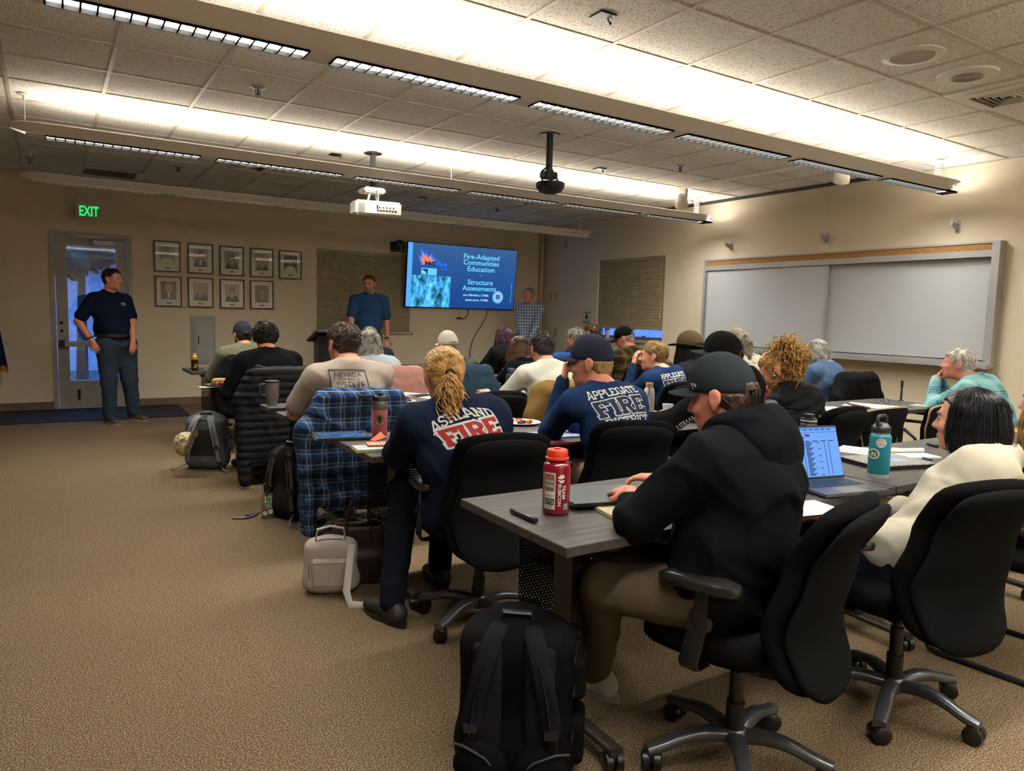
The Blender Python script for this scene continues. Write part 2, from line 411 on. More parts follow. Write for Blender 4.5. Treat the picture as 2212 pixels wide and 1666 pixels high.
mb = MB()
zb = PY(165, 743, YF).z; mb.box((-hw+.03, -.075, zb-.035), (hw-.04, -.035, zb+.035), bev=.008); mb.box((-hw+.02, -.08, zb-.05), (-hw+.085, 0, zb+.05), 1, bev=.006)
mb.box((hw-.1, -.07, zb-.045), (hw-.04, 0, zb+.045), 1); mb.build('panic_bar', None, door, mats=[M_ALU, M_BLK])
mb = MB(); zc = PY(225, 526, YF).z; mb.box((.02, -.06, zc-.035), (.27, 0, zc+.03), bev=.008); mb.box((-.17, -.05, zc+.055), (.13, -.03, zc+.075), 0)
mb.tube([(.12, -.04, zc+.065), (.17, -.05, zc+.02)], .01); mb.build('door_closer', M_ALU, door)
mb = MB(); zk = .2; mb.box((-.2, -.02, zk-.06), (-.17, 0, zk+.05), bev=.005); mb.tube([(-.185, -.02, zk+.03), (-.185, -.05, zk-.05), (-.185, -.03, zk-.09)], .008); mb.build('door_stop', M_DARKM, door)
mb = MB()
for dz in (.17, .27): mb.lathe([(0, 0), (.018, 0), (.018, -.012), (0, -.012)], (0, 0, 0), 14, M=Matrix.Translation((-hw+.05, 0, zb+dz)) @ Matrix.Rotation(PI/2, 4, 'X'))
mb.build('lock_cylinder', M_ALU, door)
mat_o = MB().box((-2.6, 9.86, .0), (1.5, YF-.02, .008)).build('entrance_mat', plain('ribbed_mat', '121212', .9, 0, .25, 40, 120))
tag(mat_o, 'black entrance mat lying along the wall under the glass door', 'mat')
# ---------------------------------------------------------------- windows and shades
def pleated(name, x0, x1, z0, z1, parent, along, at, label=None):
    m, t, b = nodes('pleated_shade_'+name); b.inputs['Base Color'].default_value = lin('a4987e'); b.inputs['Roughness'].default_value = .8
    n = int((z1-z0)/.02)*2; rings = []
    for k in range(n+1):
        z = z1-(z1-z0)*k/n; d = .008*(k % 2)
        rings.append([(x0, at+d, z), (x1, at+d, z)] if along == 'x' else [(at+d, x0, z), (at+d, x1, z)])
    back = [[(p[0]+(.012 if along != 'x' else 0), p[1]+(.012 if along == 'x' else 0), p[2]) for p in r] for r in rings]
    mb = MB(); mb.loft([r+bk[::-1] for r, bk in zip(rings, back)], sm=False); return mb.build(name, m, parent)
win = structure(thing('window_1', None, None, (0, 0, 0)))
mb = MB()
for a, b in ((FX0, FX0+.05), (FX1-.05, FX1)): mb.box((a, YF+.07, FZ0), (b, YF+.11, FZ1))
mb.box((FX0+.05, YF+.07, FZ0), (FX1-.05, YF+.11, FZ0+.05)); mb.box((FX0+.05, YF+.07, FZ1-.05), (FX1-.05, YF+.11, FZ1)); mb.build('window_frame', M_DFR, win)
MB().box((FX0+.05, YF+.088, FZ0+.05), (FX1-.05, YF+.094, FZ1-.05)).build('glass_pane', glassmat('window_glass', (.9, .95, 1, 1), .03), win)
sill_m = plain('sill_paint', 'a89a82', .5)
MB().box((FX0-.06, YF-.045, FZ0-.05), (FX1+.05, YF+.07, FZ0), bev=.006).build('window_sill', sill_m, win)
shade = thing('window_shade', 'closed beige pleated shade on the front wall behind the man in blue', 'window shade', ((FX0+FX1)/2, YF, FZ0))
s = pleated('pleats', FX0+.01, FX1-.01, FZ0+.01, FZ1-.04, None, 'x', YF+.02); s.parent = shade; s.matrix_parent_inverse = Matrix.Translation(-shade.location)
s = MB().box((FX0+.008, YF+.012, FZ1-.045), (FX1-.008, YF+.05, FZ1-.002), bev=.004).build('head_rail', MC.get('shade_rail') or plain('shade_rail', '9c9078', .5)); s.parent = shade; s.matrix_parent_inverse = Matrix.Translation(-shade.location)
win = structure(thing('window_2', None, None, (0, 0, 0)))
mb = MB(); fx = XR+.07
for a, b in ((RY0, RY0+.05), (RY1-.05, RY1), ((RY0+RY1)/2-.03, (RY0+RY1)/2+.03)): mb.box((fx, a, RZ0), (fx+.04, b, RZ1))
mb.box((fx, RY0+.05, RZ1-.05), (fx+.04, RY1-.05, RZ1)); mb.box((fx-.005, RY0+.05, RZ0), (fx+.04, RY1-.05, RZ0+.05))
for yy in (RY0+.45, RY1-.45): mb.box((fx-.03, yy-.03, RZ0+.04), (fx-.005, yy+.03, RZ0+.07))
mb.build('window_frame', plain('window_grey', '6f7276', .45, .2), win)
MB().box((fx+.015, RY0+.05, RZ0+.05), (fx+.02, RY1-.05, RZ1-.05)).build('glass_pane', MC['window_glass'], win)
MB().box((XR-.05, RY0-.05, RZ0-.045), (XR+.07, RY1+.05, RZ0), bev=.006).build('window_sill', sill_m, win)
zs = PX(1360, 711, XR).z
shade = thing('window_shade', 'beige pleated shade on the right wall, lowered to leave a blue gap', 'window shade', (XR, (RY0+RY1)/2, zs))
def par(o, p): o.parent = p; o.matrix_parent_inverse = Matrix.Translation(-Vector(p.location)); return o
par(pleated('pleats', RY0+.02, RY1-.015, zs+.03, RZ1-.04, None, 'y', XR+.015), shade)
par(MB().box((XR+.006, RY0+.012, RZ1-.045), (XR+.05, RY1-.012, RZ1-.002), bev=.004).build('head_rail', MC['shade_rail']), shade)
par(MB().box((XR+.006, RY0+.012, zs), (XR+.04, RY1-.012, zs+.03), bev=.004).build('bottom_rail', MC['shade_rail']), shade)
mb = MB(); mb.tube([(XR-.005, RY0+.06, RZ1-.04), (XR-.005, RY0+.06, zs+.2)], .0018, 5); mb.lathe([(.003, .03), (.009, .0), (.007, -.02), (0, -.022)], (XR-.005, RY0+.06, zs+.2), 10)
par(mb.build('pull_cord', plain('cord_white', 'd0ccc0', .5)), shade)
# outdoors: dusk ground, a pale building, trees
g = MB().box((-40, -30, -.6), (60, 70, -.5)).build('parking_lot', plain('asphalt_out', '5b5f66', .9, 0, .2, 3)); g['kind'] = 'structure'
b_o = thing('outbuilding', 'pale building outside, seen through the door glass', 'building', (2, 24, -.5))
MB().box((-9, 0, 0), (12, 5, 2.9)).build('wall', plain('outside_wall', 'b9bdc4', .8), b_o); MB().box((-9.3, -.3, 2.9), (12.3, 5.3, 3.15)).build('roof', plain('outside_roof', '5b6270', .8), b_o)
b_o = thing('outbuilding', 'white building outside the right window under the raised shade', 'building', (15.5, 13.4, -.5))
MB().box((0, -5.5, 0), (5, 6, 3)).build('wall', MC['outside_wall'], b_o); MB().box((-.3, -5.8, 3), (5.3, 6.3, 3.2)).build('roof', MC['outside_roof'], b_o)
for y in (-3.5, -1, 2, 4.2): MB().box((-.02, y, 2.1), (0, y+.8, 2.7)).build('window', plain('outside_pane', '31404f', .2), b_o)
leafm = plain('dusk_leaves', '3b4334', .9, 0, .3, 4)
for k, (x, y, h, rr) in enumerate(((-1.5, 19.5, 3.9, .85), (.7, 21.2, 4.5, .95), (3.0, 19.6, 3.7, .85))):
    t = thing('outdoor_tree', ('broad dusky tree outside, leftmost through the door glass', 'tallest dusky tree outside, in the middle of the door glass', 'dusky tree outside, rightmost through the door glass')[k], 'tree', (x, y, -.5), 0, 'trees outside the glass door')
    mb = MB().tube([(0, 0, 0), (.05, 0, h*.6)], [.14, .08]); mb.build('trunk', plain('bark_out', '38302a', .9), t)
    pr = [ell_((rr*math.cos(a)*.7, rr*math.sin(a)*.6, h*.75+rr*.45*math.sin(a*2.3)), (rr*.55, rr*.5, rr*.45), k=.2) for a in np.arange(0, 6.2, .9)]+[ell_((0, 0, h*.85), (rr*.7, rr*.7, rr*.6), k=.2)]
    def leafy(D, P, k=k): return D+.28*wob(P, 9, k)+.12*wob(P, 22, k)
    sdf_obj('crown', pr, .11, leafm, t, post=leafy, smooth=0)
# ================================================================ hanging light fixtures
M_LAMP = emit('tube_light_down', 'fffcf2', LAMP_DOWN); M_LAMPU = emit('tube_light_up', 'fff2e0', LAMP_UP)
M_LOUV = plain('louvre_blade', '0b0b0b', .6, 0, .03, spec=.05)
FZB = 2.668; FX0_, FX1_ = -.2, 7.42
def fixture(y, lit, label, hx=(-.1, 3.6), coil=7.22):
    t = thing('linear_pendant_light', label, 'ceiling light', (0, y, FZB), 0, 'linear pendant lights')
    prof = [(-.2, .06), (-.195, .068), (-.15, .05), (-.13, .045), (.13, .045), (.15, .05), (.195, .068), (.2, .06), (.17, .055), (.1, .0), (.066, .0), (.066, .028), (-.066, .028), (-.066, .0), (-.1, .0), (-.17, .055)]
    def ring(x, s=1, dz=0): return [(x, p[0]*s, p[1]*(.4+.6*s)+dz) for p in prof]
    mb = MB(); mb.loft([ring(FX0_, .25, .035), ring(FX0_+.09, .8, .01), ring(FX0_+.2), ring(FX1_-.2), ring(FX1_-.09, .8, .01), ring(FX1_, .25, .035)], 0, True, True, False)
    mb.build('housing', M_FIX, t)
    pitch = 1.262; n0 = FX0_+.3
    dm = M_LAMP if lit else plain('lamp_off', 'b5b1a6', .5)
    for k in range(6):
        a = n0+pitch*k-.07; b = a+1.12
        MB().box((a, -.062, .0138), (b, .062, .018)).build('lamp_panel', dm, t)
        l = MB(); nc = 17
        for q in range(nc+1): xx = a+(b-a)*q/nc; l.box((xx-.0045, -.062, -.008), (xx+.0045, .062, .0135))
        l.box((a, -.068, -.012), (b, -.062, .01)); l.box((a, .062, -.012), (b, .068, .01)); l.build('louvre', M_LOUV if lit else M_FIX, t)
    for a, b in [(FX0_+.1, n0-.07)]+[(n0+pitch*k-.07+1.12, n0+pitch*(k+1)-.07) for k in range(5)]+[(n0+pitch*5+1.05, FX1_-.1)]:
        MB().box((a, -.068, -.001), (b, .068, .012)).build('blank_cover', M_FIX, t)
    if lit: MB().box((FX0_+.25, -.12, .05), (FX1_-.25, .12, .056)).build('uplight_tube', M_LAMPU, t)
    hh = ZC-FZB
    for x in hx:
        w = MB().tube([(x, 0, .03), (x, 0, hh-.03)], .0022, 5); w.lathe([(0, 0), (.045, 0), (.045, -.012), (.012, -.016), (.01, -.05), (0, -.05)], (x, 0, hh-.001), 16); w.build('hanger_cable', M_WHITE, t)
    w = MB(); pts = [(coil+.03*math.cos(a)*min(1, .3+a/6), .03*math.sin(a)*min(1, .3+a/6), hh-.02-(hh-.06)*a/75) for a in np.arange(0, 75, .35)]
    w.tube([(coil, 0, hh)]+pts, .006, 5); w.lathe([(0, 0), (.06, 0), (.06, -.012), (0, -.014)], (coil, 0, hh-.001), 16); w.build('coiled_cord', M_WHITE, t); return t
fixture(3.82, True, 'lit long pendant light, nearest of the three above the tables')
fixture(6.9, True, 'lit long pendant light, middle of the three above the tables')
fixture(9.4, False, 'unlit long pendant light, the one closest to the front wall')
fixture(.77, True, 'lit long pendant light hanging behind the last row of chairs')
fixture(-2.1, True, 'lit long pendant light at the back of the room')
# ================================================================ tables
def m_wood():
    m, t, b = nodes('grey_ash_laminate'); co = coords(t, (1.2, 16, 16)); n = noise(t, co, 2.2, 6, .65); n2 = noise(t, coords(t, (2, 60, 60)), 3, 3)
    c = ramp(t, n, [(.3, lin('2b2827')), (.48, lin('403c3a')), (.62, lin('504b48')), (.8, lin('383432'))])
    c = mixc(t, ramp(t, n2, [(.4, (0, 0, 0, 1)), (.7, (.35, .35, .35, 1))]), c, lin('35312f')); L(t, c, b.inputs['Base Color'])
    b.inputs['Roughness'].default_value = .5; b.inputs['Specular IOR Level'].default_value = .35; bump(t, b, n2, .12, .001); return m
def m_perf():
    """perforated steel sheet: real see-through holes"""
    m, t, b = nodes('perforated_panel'); b.inputs['Base Color'].default_value = lin('121214'); b.inputs['Roughness'].default_value = .5
    tc = N(t, 'ShaderNodeTexCoord'); sp = N(t, 'ShaderNodeSeparateXYZ'); L(t, tc.outputs['Object'], sp.inputs[0]); s = 1/.0125
    x = mth(t, 'MULTIPLY', sp.outputs[0], s); z = mth(t, 'MULTIPLY', sp.outputs[2], s*1.15); row = mth(t, 'FLOOR', z)
    fx = mth(t, 'SUBTRACT', mth(t, 'FRACT', mth(t, 'ADD', x, mth(t, 'MULTIPLY', row, .5))), .5); fz = mth(t, 'SUBTRACT', mth(t, 'FRACT', z), .5)
    r = mth(t, 'SQRT', mth(t, 'ADD', mth(t, 'MULTIPLY', fx, fx), mth(t, 'MULTIPLY', fz, fz))); L(t, mth(t, 'GREATER_THAN', r, .3), b.inputs['Alpha']); return m
M_WOOD = m_wood(); M_EDGE = plain('table_edge_band', '37322f', .5, 0, .2, 30); M_PERF = m_perf(); M_LEG = plain('table_leg_brown', '332d2a', .45, .25, .1, 6)
M_FAB = cloth('chair_fabric', '0d0d0e', .12, 600, .25); M_SHELL = cloth('chair_back_fabric', '131415', .1, 700, .3)
M_SPOKE = plain('polished_graphite', '5a5c60', .28, .6, .08, 5); M_CAST = plain('caster_black', '111112', .35)
def caster(mb, x, y, a=0, r=.030, mi=0):
    M = Matrix.Translation((x, y, r)) @ Matrix.Rotation(a, 4, 'Z')
    for s in (-1, 1):
        Q = M @ Matrix.Translation((s*.017, 0, 0)) @ Matrix.Rotation(PI/2, 4, 'Y'); mb.lathe([(0, -.014), (r*.8, -.014), (r, -.010), (r, .010), (r*.8, .014), (0, .014)], (0, 0, 0), 18, mi, Q)
    mb.box((-.008, -.02, .0), (.008, .02, .034), mi, M, bev=.003); mb.lathe([(0, 0), (.008, 0), (.008, .02), (0, .02)], (0, 0, r), 10, mi, M @ Matrix.Translation((0, 0, -r)))
TH, TD = .742, .6
def table(x0, x1, y0, label, legs=True):
    """top 0.742 m high, from x0 to x1, near edge at y0; T legs on casters, perforated modesty panel"""
    t = thing('training_table', label, 'table', ((x0+x1)/2, y0+TD/2, 0), 0, 'training tables in rows'); w = (x1-x0)/2; d = TD/2
    mb = MB(); mb.box((-w, -d, TH-.028), (w, d, TH), bev=.002); o = mb.build('tabletop', None, t, mats=[M_WOOD, M_EDGE])
    for p in o.data.polygons: p.material_index = 0 if p.normal.z > .5 else 1
    for s in (-1, 1):
        x = s*(w-.24); m = MB(); m.box((x-.022, -.055, .07), (x+.022, .055, TH-.028), bev=.006)
        m.box((x-.025, -d+.07, TH-.065), (x+.025, d-.07, TH-.029)); m.loft([sring((x, y, .065+.012*(1-abs(y)/d)), (1, 0, 0), (0, 0, 1), .024, .014) for y in (-d+.03, -d*.5, 0, d*.5, d-.03)])
        leg = m.build('leg', M_LEG, t)
        for yy in (-d+.05, d-.05): cm = MB(); caster(cm, x, yy, .3*s); cm.build('caster', M_CAST, leg)
    MB().box((-w+.16, d-.13, .26), (w-.16, d-.127, TH-.07)).build('modesty_panel', M_PERF, t)
    m = MB(); m.box((-w+.15, d-.135, TH-.085), (w-.15, d-.122, TH-.06)); m.box((-w+.15, d-.135, .245), (w-.15, d-.122, .262)); m.build('panel_rail', M_LEG, t)
    return t
# ================================================================ chairs
def back_rings(w_of, yc_of, th_of, z0, z1, wrap, n=22, inset=0, dy=0):
    rings = []
    for i in range(n+1):
        s = i/n; e = min(s, 1-s); z = z0+(z1-z0)*(.5-.5*math.cos(PI*s)*1.0)
        q = (z-z0)/(z1-z0); endf = max(.02, 1-(max(0, abs(2*q-1)-.0))**15)**.5
        w = (w_of(q)-inset)*max(.05, endf); th = th_of(q)*max(.12, endf**1.3); r = sring((0, 0, z), (1, 0, 0), (0, 1, 0), w, th, 28, 2.8)
        rings.append([Vector((p.x, p.y+yc_of(q)+wrap*p.x*p.x+dy, p.z)) for p in r])
    return rings
def smooth_interp(pts):
    xs = [p[0] for p in pts]; ys = [p[1] for p in pts]
    def f(q):
        q = min(max(q, xs[0]), xs[-1]); i = max(k for k in range(len(xs)-1) if xs[k] <= q+1e-9); t = (q-xs[i])/(xs[i+1]-xs[i]); t = t*t*(3-2*t); return ys[i]+(ys[i+1]-ys[i])*t
    return f
def task_chair(label, loc, rz, arms=True, base_rot=0):
    """office chair facing +y"""
    t = thing('office_chair', label, 'chair', loc, rz, 'black office chairs')
    seat = MB(); seat.loft([[Vector((p.x, p.y-(.03 if z < .42 else 0)*0, z+(-.03*max(0, (p.y-.12)/.12)**2 if p.y > .12 else 0))) for p in sring((0, .035, 0), (1, 0, 0), (0, 1, 0), .245*s, .225*s, 30, 3.2)] for s, z in ((.80, .395), (.92, .402), (.99, .425), (1, .45), (.98, .475), (.9, .488), (.6, .494))]); seat.build('seat', M_FAB, t)
    w_of = smooth_interp([(0, .15), (.16, .205), (.40, .232), (.66, .205), (1, .21)]); yc = smooth_interp([(0, -.25), (.35, -.20), (.65, -.235), (1, -.32)])
    b = MB(); b.loft(back_rings(w_of, yc, lambda q: .036, .335, .905, .55)); b.build('backrest', M_FAB, t)
    b = MB(); b.loft(back_rings(w_of, yc, lambda q: .022, .325, .882, .5, inset=.028, dy=-.042)); b.build('back_shell', M_SHELL, t)
    m = MB(); m.box((-.03, -.23, .35), (.03, .05, .372)); m.tube([(0, -.18, .36), (0, -.235, .40), (0, -.24, .52)], .02, 8, 0, .5); m.box((-.13, -.12, .365), (.13, .14, .395), bev=.008)
    m.tube([(.1, .02, .375), (.24, .04, .37)], .008); m.lathe([(0, 0), (.028, 0), (.03, .03), (.02, .05), (0, .05)], (-.08, .12, .325), 14); m.build('tilt_mechanism', M_BLK, t)
    m = MB(); m.lathe([(.028, .09), (.028, .2), (.022, .201), (.022, .3), (.016, .301), (.016, .37)], (0, 0, 0), 18); m.build('gas_column', M_BLK, t)
    hub = MB(); hub.lathe([(0, .062), (.03, .062), (.045, .075), (.043, .105), (.032, .118), (0, .118)], (0, 0, 0), 22); hub.build('hub', M_SPOKE, t)
    for k in range(5):
        a = base_rot+k*2*PI/5; dx, dy = math.cos(a), math.sin(a); rr = []
        for s in np.linspace(0, 1, 9):
            d = .03+.255*s; z = .092+.016*math.sin(PI*min(1, s*1.25))-.028*s*s; w = .027-.005*s; h = .021-.005*s
            rr.append(sring((dx*d, dy*d, z), (-dy, dx, 0), (0, 0, 1), w, h, 12, 3))
        sp = MB(); sp.loft(rr); spo = sp.build('spoke', M_SPOKE, t)
        cm = MB(); caster(cm, dx*.268, dy*.268, a+.8+k); cm.build('caster', M_CAST, spo)
    if arms:
        for s in (-1, 1):
            m = MB(); m.loft([sring((s*x, y, z), (0, 1, 0), (1, 0, 0), .03*f, .008, 10, 4) for x, y, z, f in ((.2, .02, .385, 1), (.262, .02, .388, 1), (.275, .02, .41, 1), (.275, .0, .5, 1), (.272, -.01, .63, .8))])
            m.lathe([(0, 0), (.01, 0), (.01, .008), (0, .008)], (0, 0, 0), 10, 0, Matrix.Translation((s*.285, .01, .52)) @ Matrix.Rotation(s*PI/2, 4, 'Y'))
            ar = m.build('armrest', M_BLK, t)
            p = MB(); p.loft([sring((s*.27, 0, z), (1, 0, 0), (0, 1, 0), .046*f, .125*f, 24, 2.6) for z, f in ((.632, .86), (.637, .97), (.652, 1), (.662, .96), (.667, .8))])
            p.v = [(x, y, z-.012*max(0, y/.12)**2) for x, y, z in p.v]; p.build('arm_pad', plain('arm_pad_urethane', '1d1d1e', .33, 0, .1, 8), ar)
    return t
def sled_chair(label, loc, rz):
    t = thing('sled_chair', label, 'chair', loc, rz, 'fan-backed sled chairs')
    w_of = smooth_interp([(0, .15), (.3, .17), (.65, .235), (1, .255)]); yc = smooth_interp([(0, -.2), (1, -.29)])
    b = MB(); b.loft(back_rings(w_of, yc, lambda q: .022, .45, .83, .9)); b.build('backrest', M_FAB, t)
    b = MB(); rr = back_rings(w_of, yc, lambda q: .009, .44, .842, .9, inset=-.008, dy=-.026); b.loft(rr); b.build('back_shell', plain('plywood_edge', 'a8926e', .5, 0, .12, 30), t)
    b = MB(); rr = back_rings(w_of, yc, lambda q: .006, .445, .834, .9, inset=.0, dy=-.036); b.loft(rr); b.build('back_cover', M_SHELL, t)
    seat = MB(); seat.loft([sring((0, .02, z), (1, 0, 0), (0, 1, 0), .24*s, .23*s, 28, 3.2) for s, z in ((.86, .42), (.97, .43), (1, .45), (.96, .47), (.7, .478))]); seat.build('seat', M_FAB, t)
    for s in (-1, 1):
        m = MB(); m.tube([(s*.21, .2, .42), (s*.24, .22, .36), (s*.25, .25, .05), (s*.25, .24, .02), (s*.25, .2, .012), (s*.25, -.26, .012), (s*.25, -.3, .02), (s*.25, -.3, .05), (s*.22, -.2, .4)], .0115, 10); m.build('sled_leg', M_BLK, t)
        m = MB(); m.tube([(s*.25, -.2, .43), (s*.27, -.19, .6), (s*.27, -.12, .655), (s*.27, .1, .655)], .012, 8); a = m.build('armrest', M_BLK, t)
    m = MB(); m.tube([(-.22, .2, .405), (.22, .2, .405)], .01); m.build('stretcher', M_BLK, t); return t
TX = (1.165, 2.77, 4.39, 6.01); RY = (1.53, 2.93, 4.32, 6.0, 7.6)
rown = ('the front row nearest the camera', 'the second row', 'the third row', 'the fourth row', 'the fifth row by the front wall')
for r, y in enumerate(RY):
    for c in range(3):
        table(TX[c]+.003, TX[c+1]-.003, y, 'dark grey wood-top training table, %s of three in %s' % (('left', 'middle', 'right')[c], rown[r]))
CH = [ # label, x, y, deg, base rotation
 ('black office chair under the man in the black hoodie and slate cap', 1.76, 1.42, 14, .9),
 ('black office chair with its back behind the woman with the black bob', 2.52, 1.35, -14, -.25),
 ('black office chair with high back behind the woman with the blonde ponytail', 1.62, 2.84, -12, .2),
 ('black office chair behind the man with the navy cap and fire district shirt', 2.42, 2.84, -22, .5),
 ('black office chair under the man in the black mesh-back cap', 3.22, 2.76, 6, .1),
 ('black office chair under the woman with the curly blonde ponytail', 3.84, 2.74, 0, .4),
 ('black office chair with the blue plaid shirt draped over it', 1.55, 4.36, -8, .45),
 ('empty black office chair between the taupe T-shirt man and the man in white', 2.38, 4.12, -4, .1),
 ('black office chair under the man in the white long-sleeved shirt', 3.0, 4.42, -4, .1),
 ('black office chair under the man with the curly bun', 4.16, 4.3, -6, .3),
 ('black office chair under the person in the brown felt hat', 4.66, 4.36, 0, .3),
 ('black office chair under the woman with the long grey-brown ponytail', 5.22, 4.4, 0, .3),
 ('black office chair with a black jacket behind the woman in the blue sweater', 6.3, 4.2, -4, .3),
 ('black office chair with the black puffer jacket on its back', 1.56, 6.05, -6, -.3),
 ('empty black office chair left of the beige T-shirt man, far side', 2.0, 5.82, -6, .4),
 ('black office chair with the pink jacket over its back', 2.42, 5.86, -6, .2),
 ('black office chair under the person in the white cap', 3.1, 5.86, 0, .2),
 ('empty black office chair between the white cap and the dark purple hair', 3.72, 5.7, 0, .6),
 ('black office chair under the woman with long brown hair', 3.98, 6.02, 0, .2),
 ('black office chair under the man in the brown checked shirt', 5.2, 5.95, 0, .5),
 ('black office chair with a black jacket behind the man in the grey cap', 1.66, 7.46, -4, .3),
 ('black office chair under the grey-brown-haired person in the far row', 2.95, 7.5, 0, .3),
 ('black office chair under the woman with dark purple hair', 4.6, 7.5, 0, .1),
 ('black office chair under the woman with short grey hair and glasses', 5.85, 7.5, 0, .1),
 ('black office chair with a royal blue jacket, right of the dark purple hair', 5.26, 7.45, 0, .3),
 ('black office chair under the dark-haired person below the wall notice', 6.8, 7.9, 0, .1),
 ('black office chair at the right edge behind the black bob, facing the whiteboard side', 6.3, 2.5, -30, .1),
]
proto = None; cmap = None; CHO = []
for lb, x, y, d, br in CH:
    if proto is None: proto = task_chair(lb, (x, y, 0), R(d)); CHO.append(proto); cmap = {}; [cmap.setdefault(c.parent.name, []).append(c) for c in bpy.data.objects if c.parent]
    else: o = copy_tree(proto, None, cmap); o.location = (x, y, 0); o.rotation_euler = (0, 0, R(d)); o['label'] = lb; CHO.append(o)
SC = [('black fan-backed sled chair, left one of the three pushed to the right table', 4.0, 2.84, -6), ('black fan-backed sled chair, middle one of the three pushed to the right table', 4.62, 2.92, 0), ('black fan-backed sled chair, right one of the three pushed to the right table', 5.2, 2.9, 14),
      ('black fan-backed sled chair whose floor tubes show at the right edge', 3.36, 1.30, 4)]
sp = None
for lb, x, y, d in SC:
    if sp is None: sp = sled_chair(lb, (x, y, 0), R(d)); cmap = {}; [cmap.setdefault(c.parent.name, []).append(c) for c in bpy.data.objects if c.parent]
    else: o = copy_tree(sp, None, cmap); o.location = (x, y, 0); o.rotation_euler = (0, 0, R(d)); o['label'] = lb
# ================================================================ people
SKIN = {'a': skinmat('skin_light', 'c98f74'), 'b': skinmat('skin_tan', 'b37a5c'), 'c': skinmat('skin_rosy', 'c58470'), 'd': skinmat('skin_olive', 'a8734f')}
M_EYEW = plain('eye_white', 'a3968c', .25, 0, 0); M_IRIS = plain('eye_iris', '2c1f18', .2, 0, 0); M_LIP = {}
def rowm(x, y, z): return np.array([x, y, z], float)
def hdir(deg): a = R(deg); return V(-math.sin(a), math.cos(a), 0)
def hrt(deg): a = R(deg); return V(math.cos(a), math.sin(a), 0)
def ik(Sj, T, l1, l2, pole):
    d = T-Sj; n = np.linalg.norm(d); n2 = min(n, (l1+l2)*.995); T = Sj+d/n*n2; a = (l1*l1-l2*l2+n2*n2)/(2*n2); h = math.sqrt(max(0, l1*l1-a*a))
    u = d/n; p = nrm(pole-u*(pole@u)); return Sj+u*a+p*h, T
def hand_prims(Wr, d, palm, side, curl=.5, s=1., spread=.12, grip=0):
    """palm + five fingers; d = finger direction, palm = direction the palm faces, side = +1 thumb towards (d x palm)"""
    d = nrm(d); palm = nrm(palm-d*(palm@d)); lat = np.cross(d, palm)*side; out = []; k = .008
    for f in (-.027, -.009, .009, .026): out.append(cap_(Wr+lat*f*.55*s, Wr+d*.085*s+lat*f*s, .014*s, .0115*s, .012))
    for i, (f, ln) in enumerate(((.028, .070), (.0095, .080), (-.009, .075), (-.026, .058))):
        p = Wr+d*.088*s+lat*f*s; dd = nrm(d+lat*f*spread*40*.12); a = curl*(.55+.12*i)
        for j, q in enumerate((.45, .32, .23)):
            ang = a*(1+.9*j); v = dd*math.cos(ang)+palm*math.sin(ang); e = p+v*ln*q*s; out.append(cap_(p, e, (.0092-.0009*j)*s, (.0085-.0009*j)*s, .004)); p = e
    b = Wr+d*.022*s+lat*.022*s; v = nrm(d*.62+lat*.75+palm*.25); e = b+v*.042*s; out.append(cap_(b, e, .0135*s, .0105*s, .01))
    v2 = nrm(d*.95+lat*.25+palm*(.3+.5*curl)); e2 = e+v2*.032*s; out.append(cap_(e, e2, .0100*s, .0095*s, .005)); out.append(cap_(e2, e2+nrm(v2+palm*.2)*.024*s, .0093*s, .0075*s, .005)); return out
class Head:
    def __init__(s, C, look, pitch=0, roll=0, hs=1.):
        f = hdir(look); r = hrt(look); p = R(pitch); s.f = f*math.cos(p)+V(0, 0, 1)*math.sin(p); u = np.cross(r, s.f); q = R(roll)
        s.r = r*math.cos(q)+u*math.sin(q); s.u = np.cross(s.r, s.f); s.C = np.array(C, float); s.s = hs; s.M = np.stack([s.r, s.f, s.u])
    def p(s, x, y, z): return s.C+(s.r*x+s.f*y+s.u*z)*s.s
    def pts(s, A): return s.C+(np.asarray(A)@s.M)*s.s
    def loc(s, P): return (P-s.C)@s.M.T/s.s
    def e(s, c, r, k=.02): return ell_(s.p(*c), np.array(r)*s.s, s.M, k*s.s)
    def c(s, a, b, ra, rb=None, k=.02): return cap_(s.p(*a), s.p(*b), ra*s.s, (ra if rb is None else rb)*s.s, k*s.s)
def head_prims(h, fem=0, jaw=1.):
    P = [h.e((0, -.014, .032), (.077, .097, .085), .02), h.e((0, .02, -.02), (.064-.003*fem, .07, .088), .03), h.e((0, .03, -.078), (.047*jaw-.004*fem, .05, .036), .03), h.e((0, .066, -.1), (.02, .016, .016), .02),
         h.c((0, .084, .012), (0, .103, -.026), .0075, .0115, .012), h.e((0, .104, -.03), (.0125, .012, .0095), .008), h.e((.012, .092, -.034), (.009, .010, .008), .008), h.e((-.012, .092, -.034), (.009, .010, .008), .008),
         h.c((-.032, .078, .024), (-.01, .087, .021), .009-.002*fem, None, .016), h.c((.032, .078, .024), (.01, .087, .021), .009-.002*fem, None, .016),
         h.e((.038, .062, -.028), (.021, .02, .02), .02), h.e((-.038, .062, -.028), (.021, .02, .02), .02),
         h.e((0, .087, -.0595), (.0215, .0105, .0058), .006), h.e((0, .086, -.0715), (.0185, .0105, .0068), .006)]
    for sx in (-1, 1):
        P += [h.e((sx*.083, -.014, .004), (.0085, .022, .029), .006), h.e((sx*.080, -.006, -.024), (.008, .012, .017), .008)]
    cut = [h.e((sx*.031, .096, .003), (.017, .013, .0095)) for sx in (-1, 1)]+[h.e((sx*.093, -.009, .004), (.006, .011, .017)) for sx in (-1, 1)]+[h.e((0, .1, -.0655), (.019, .012, .0012))]
    return P, cut
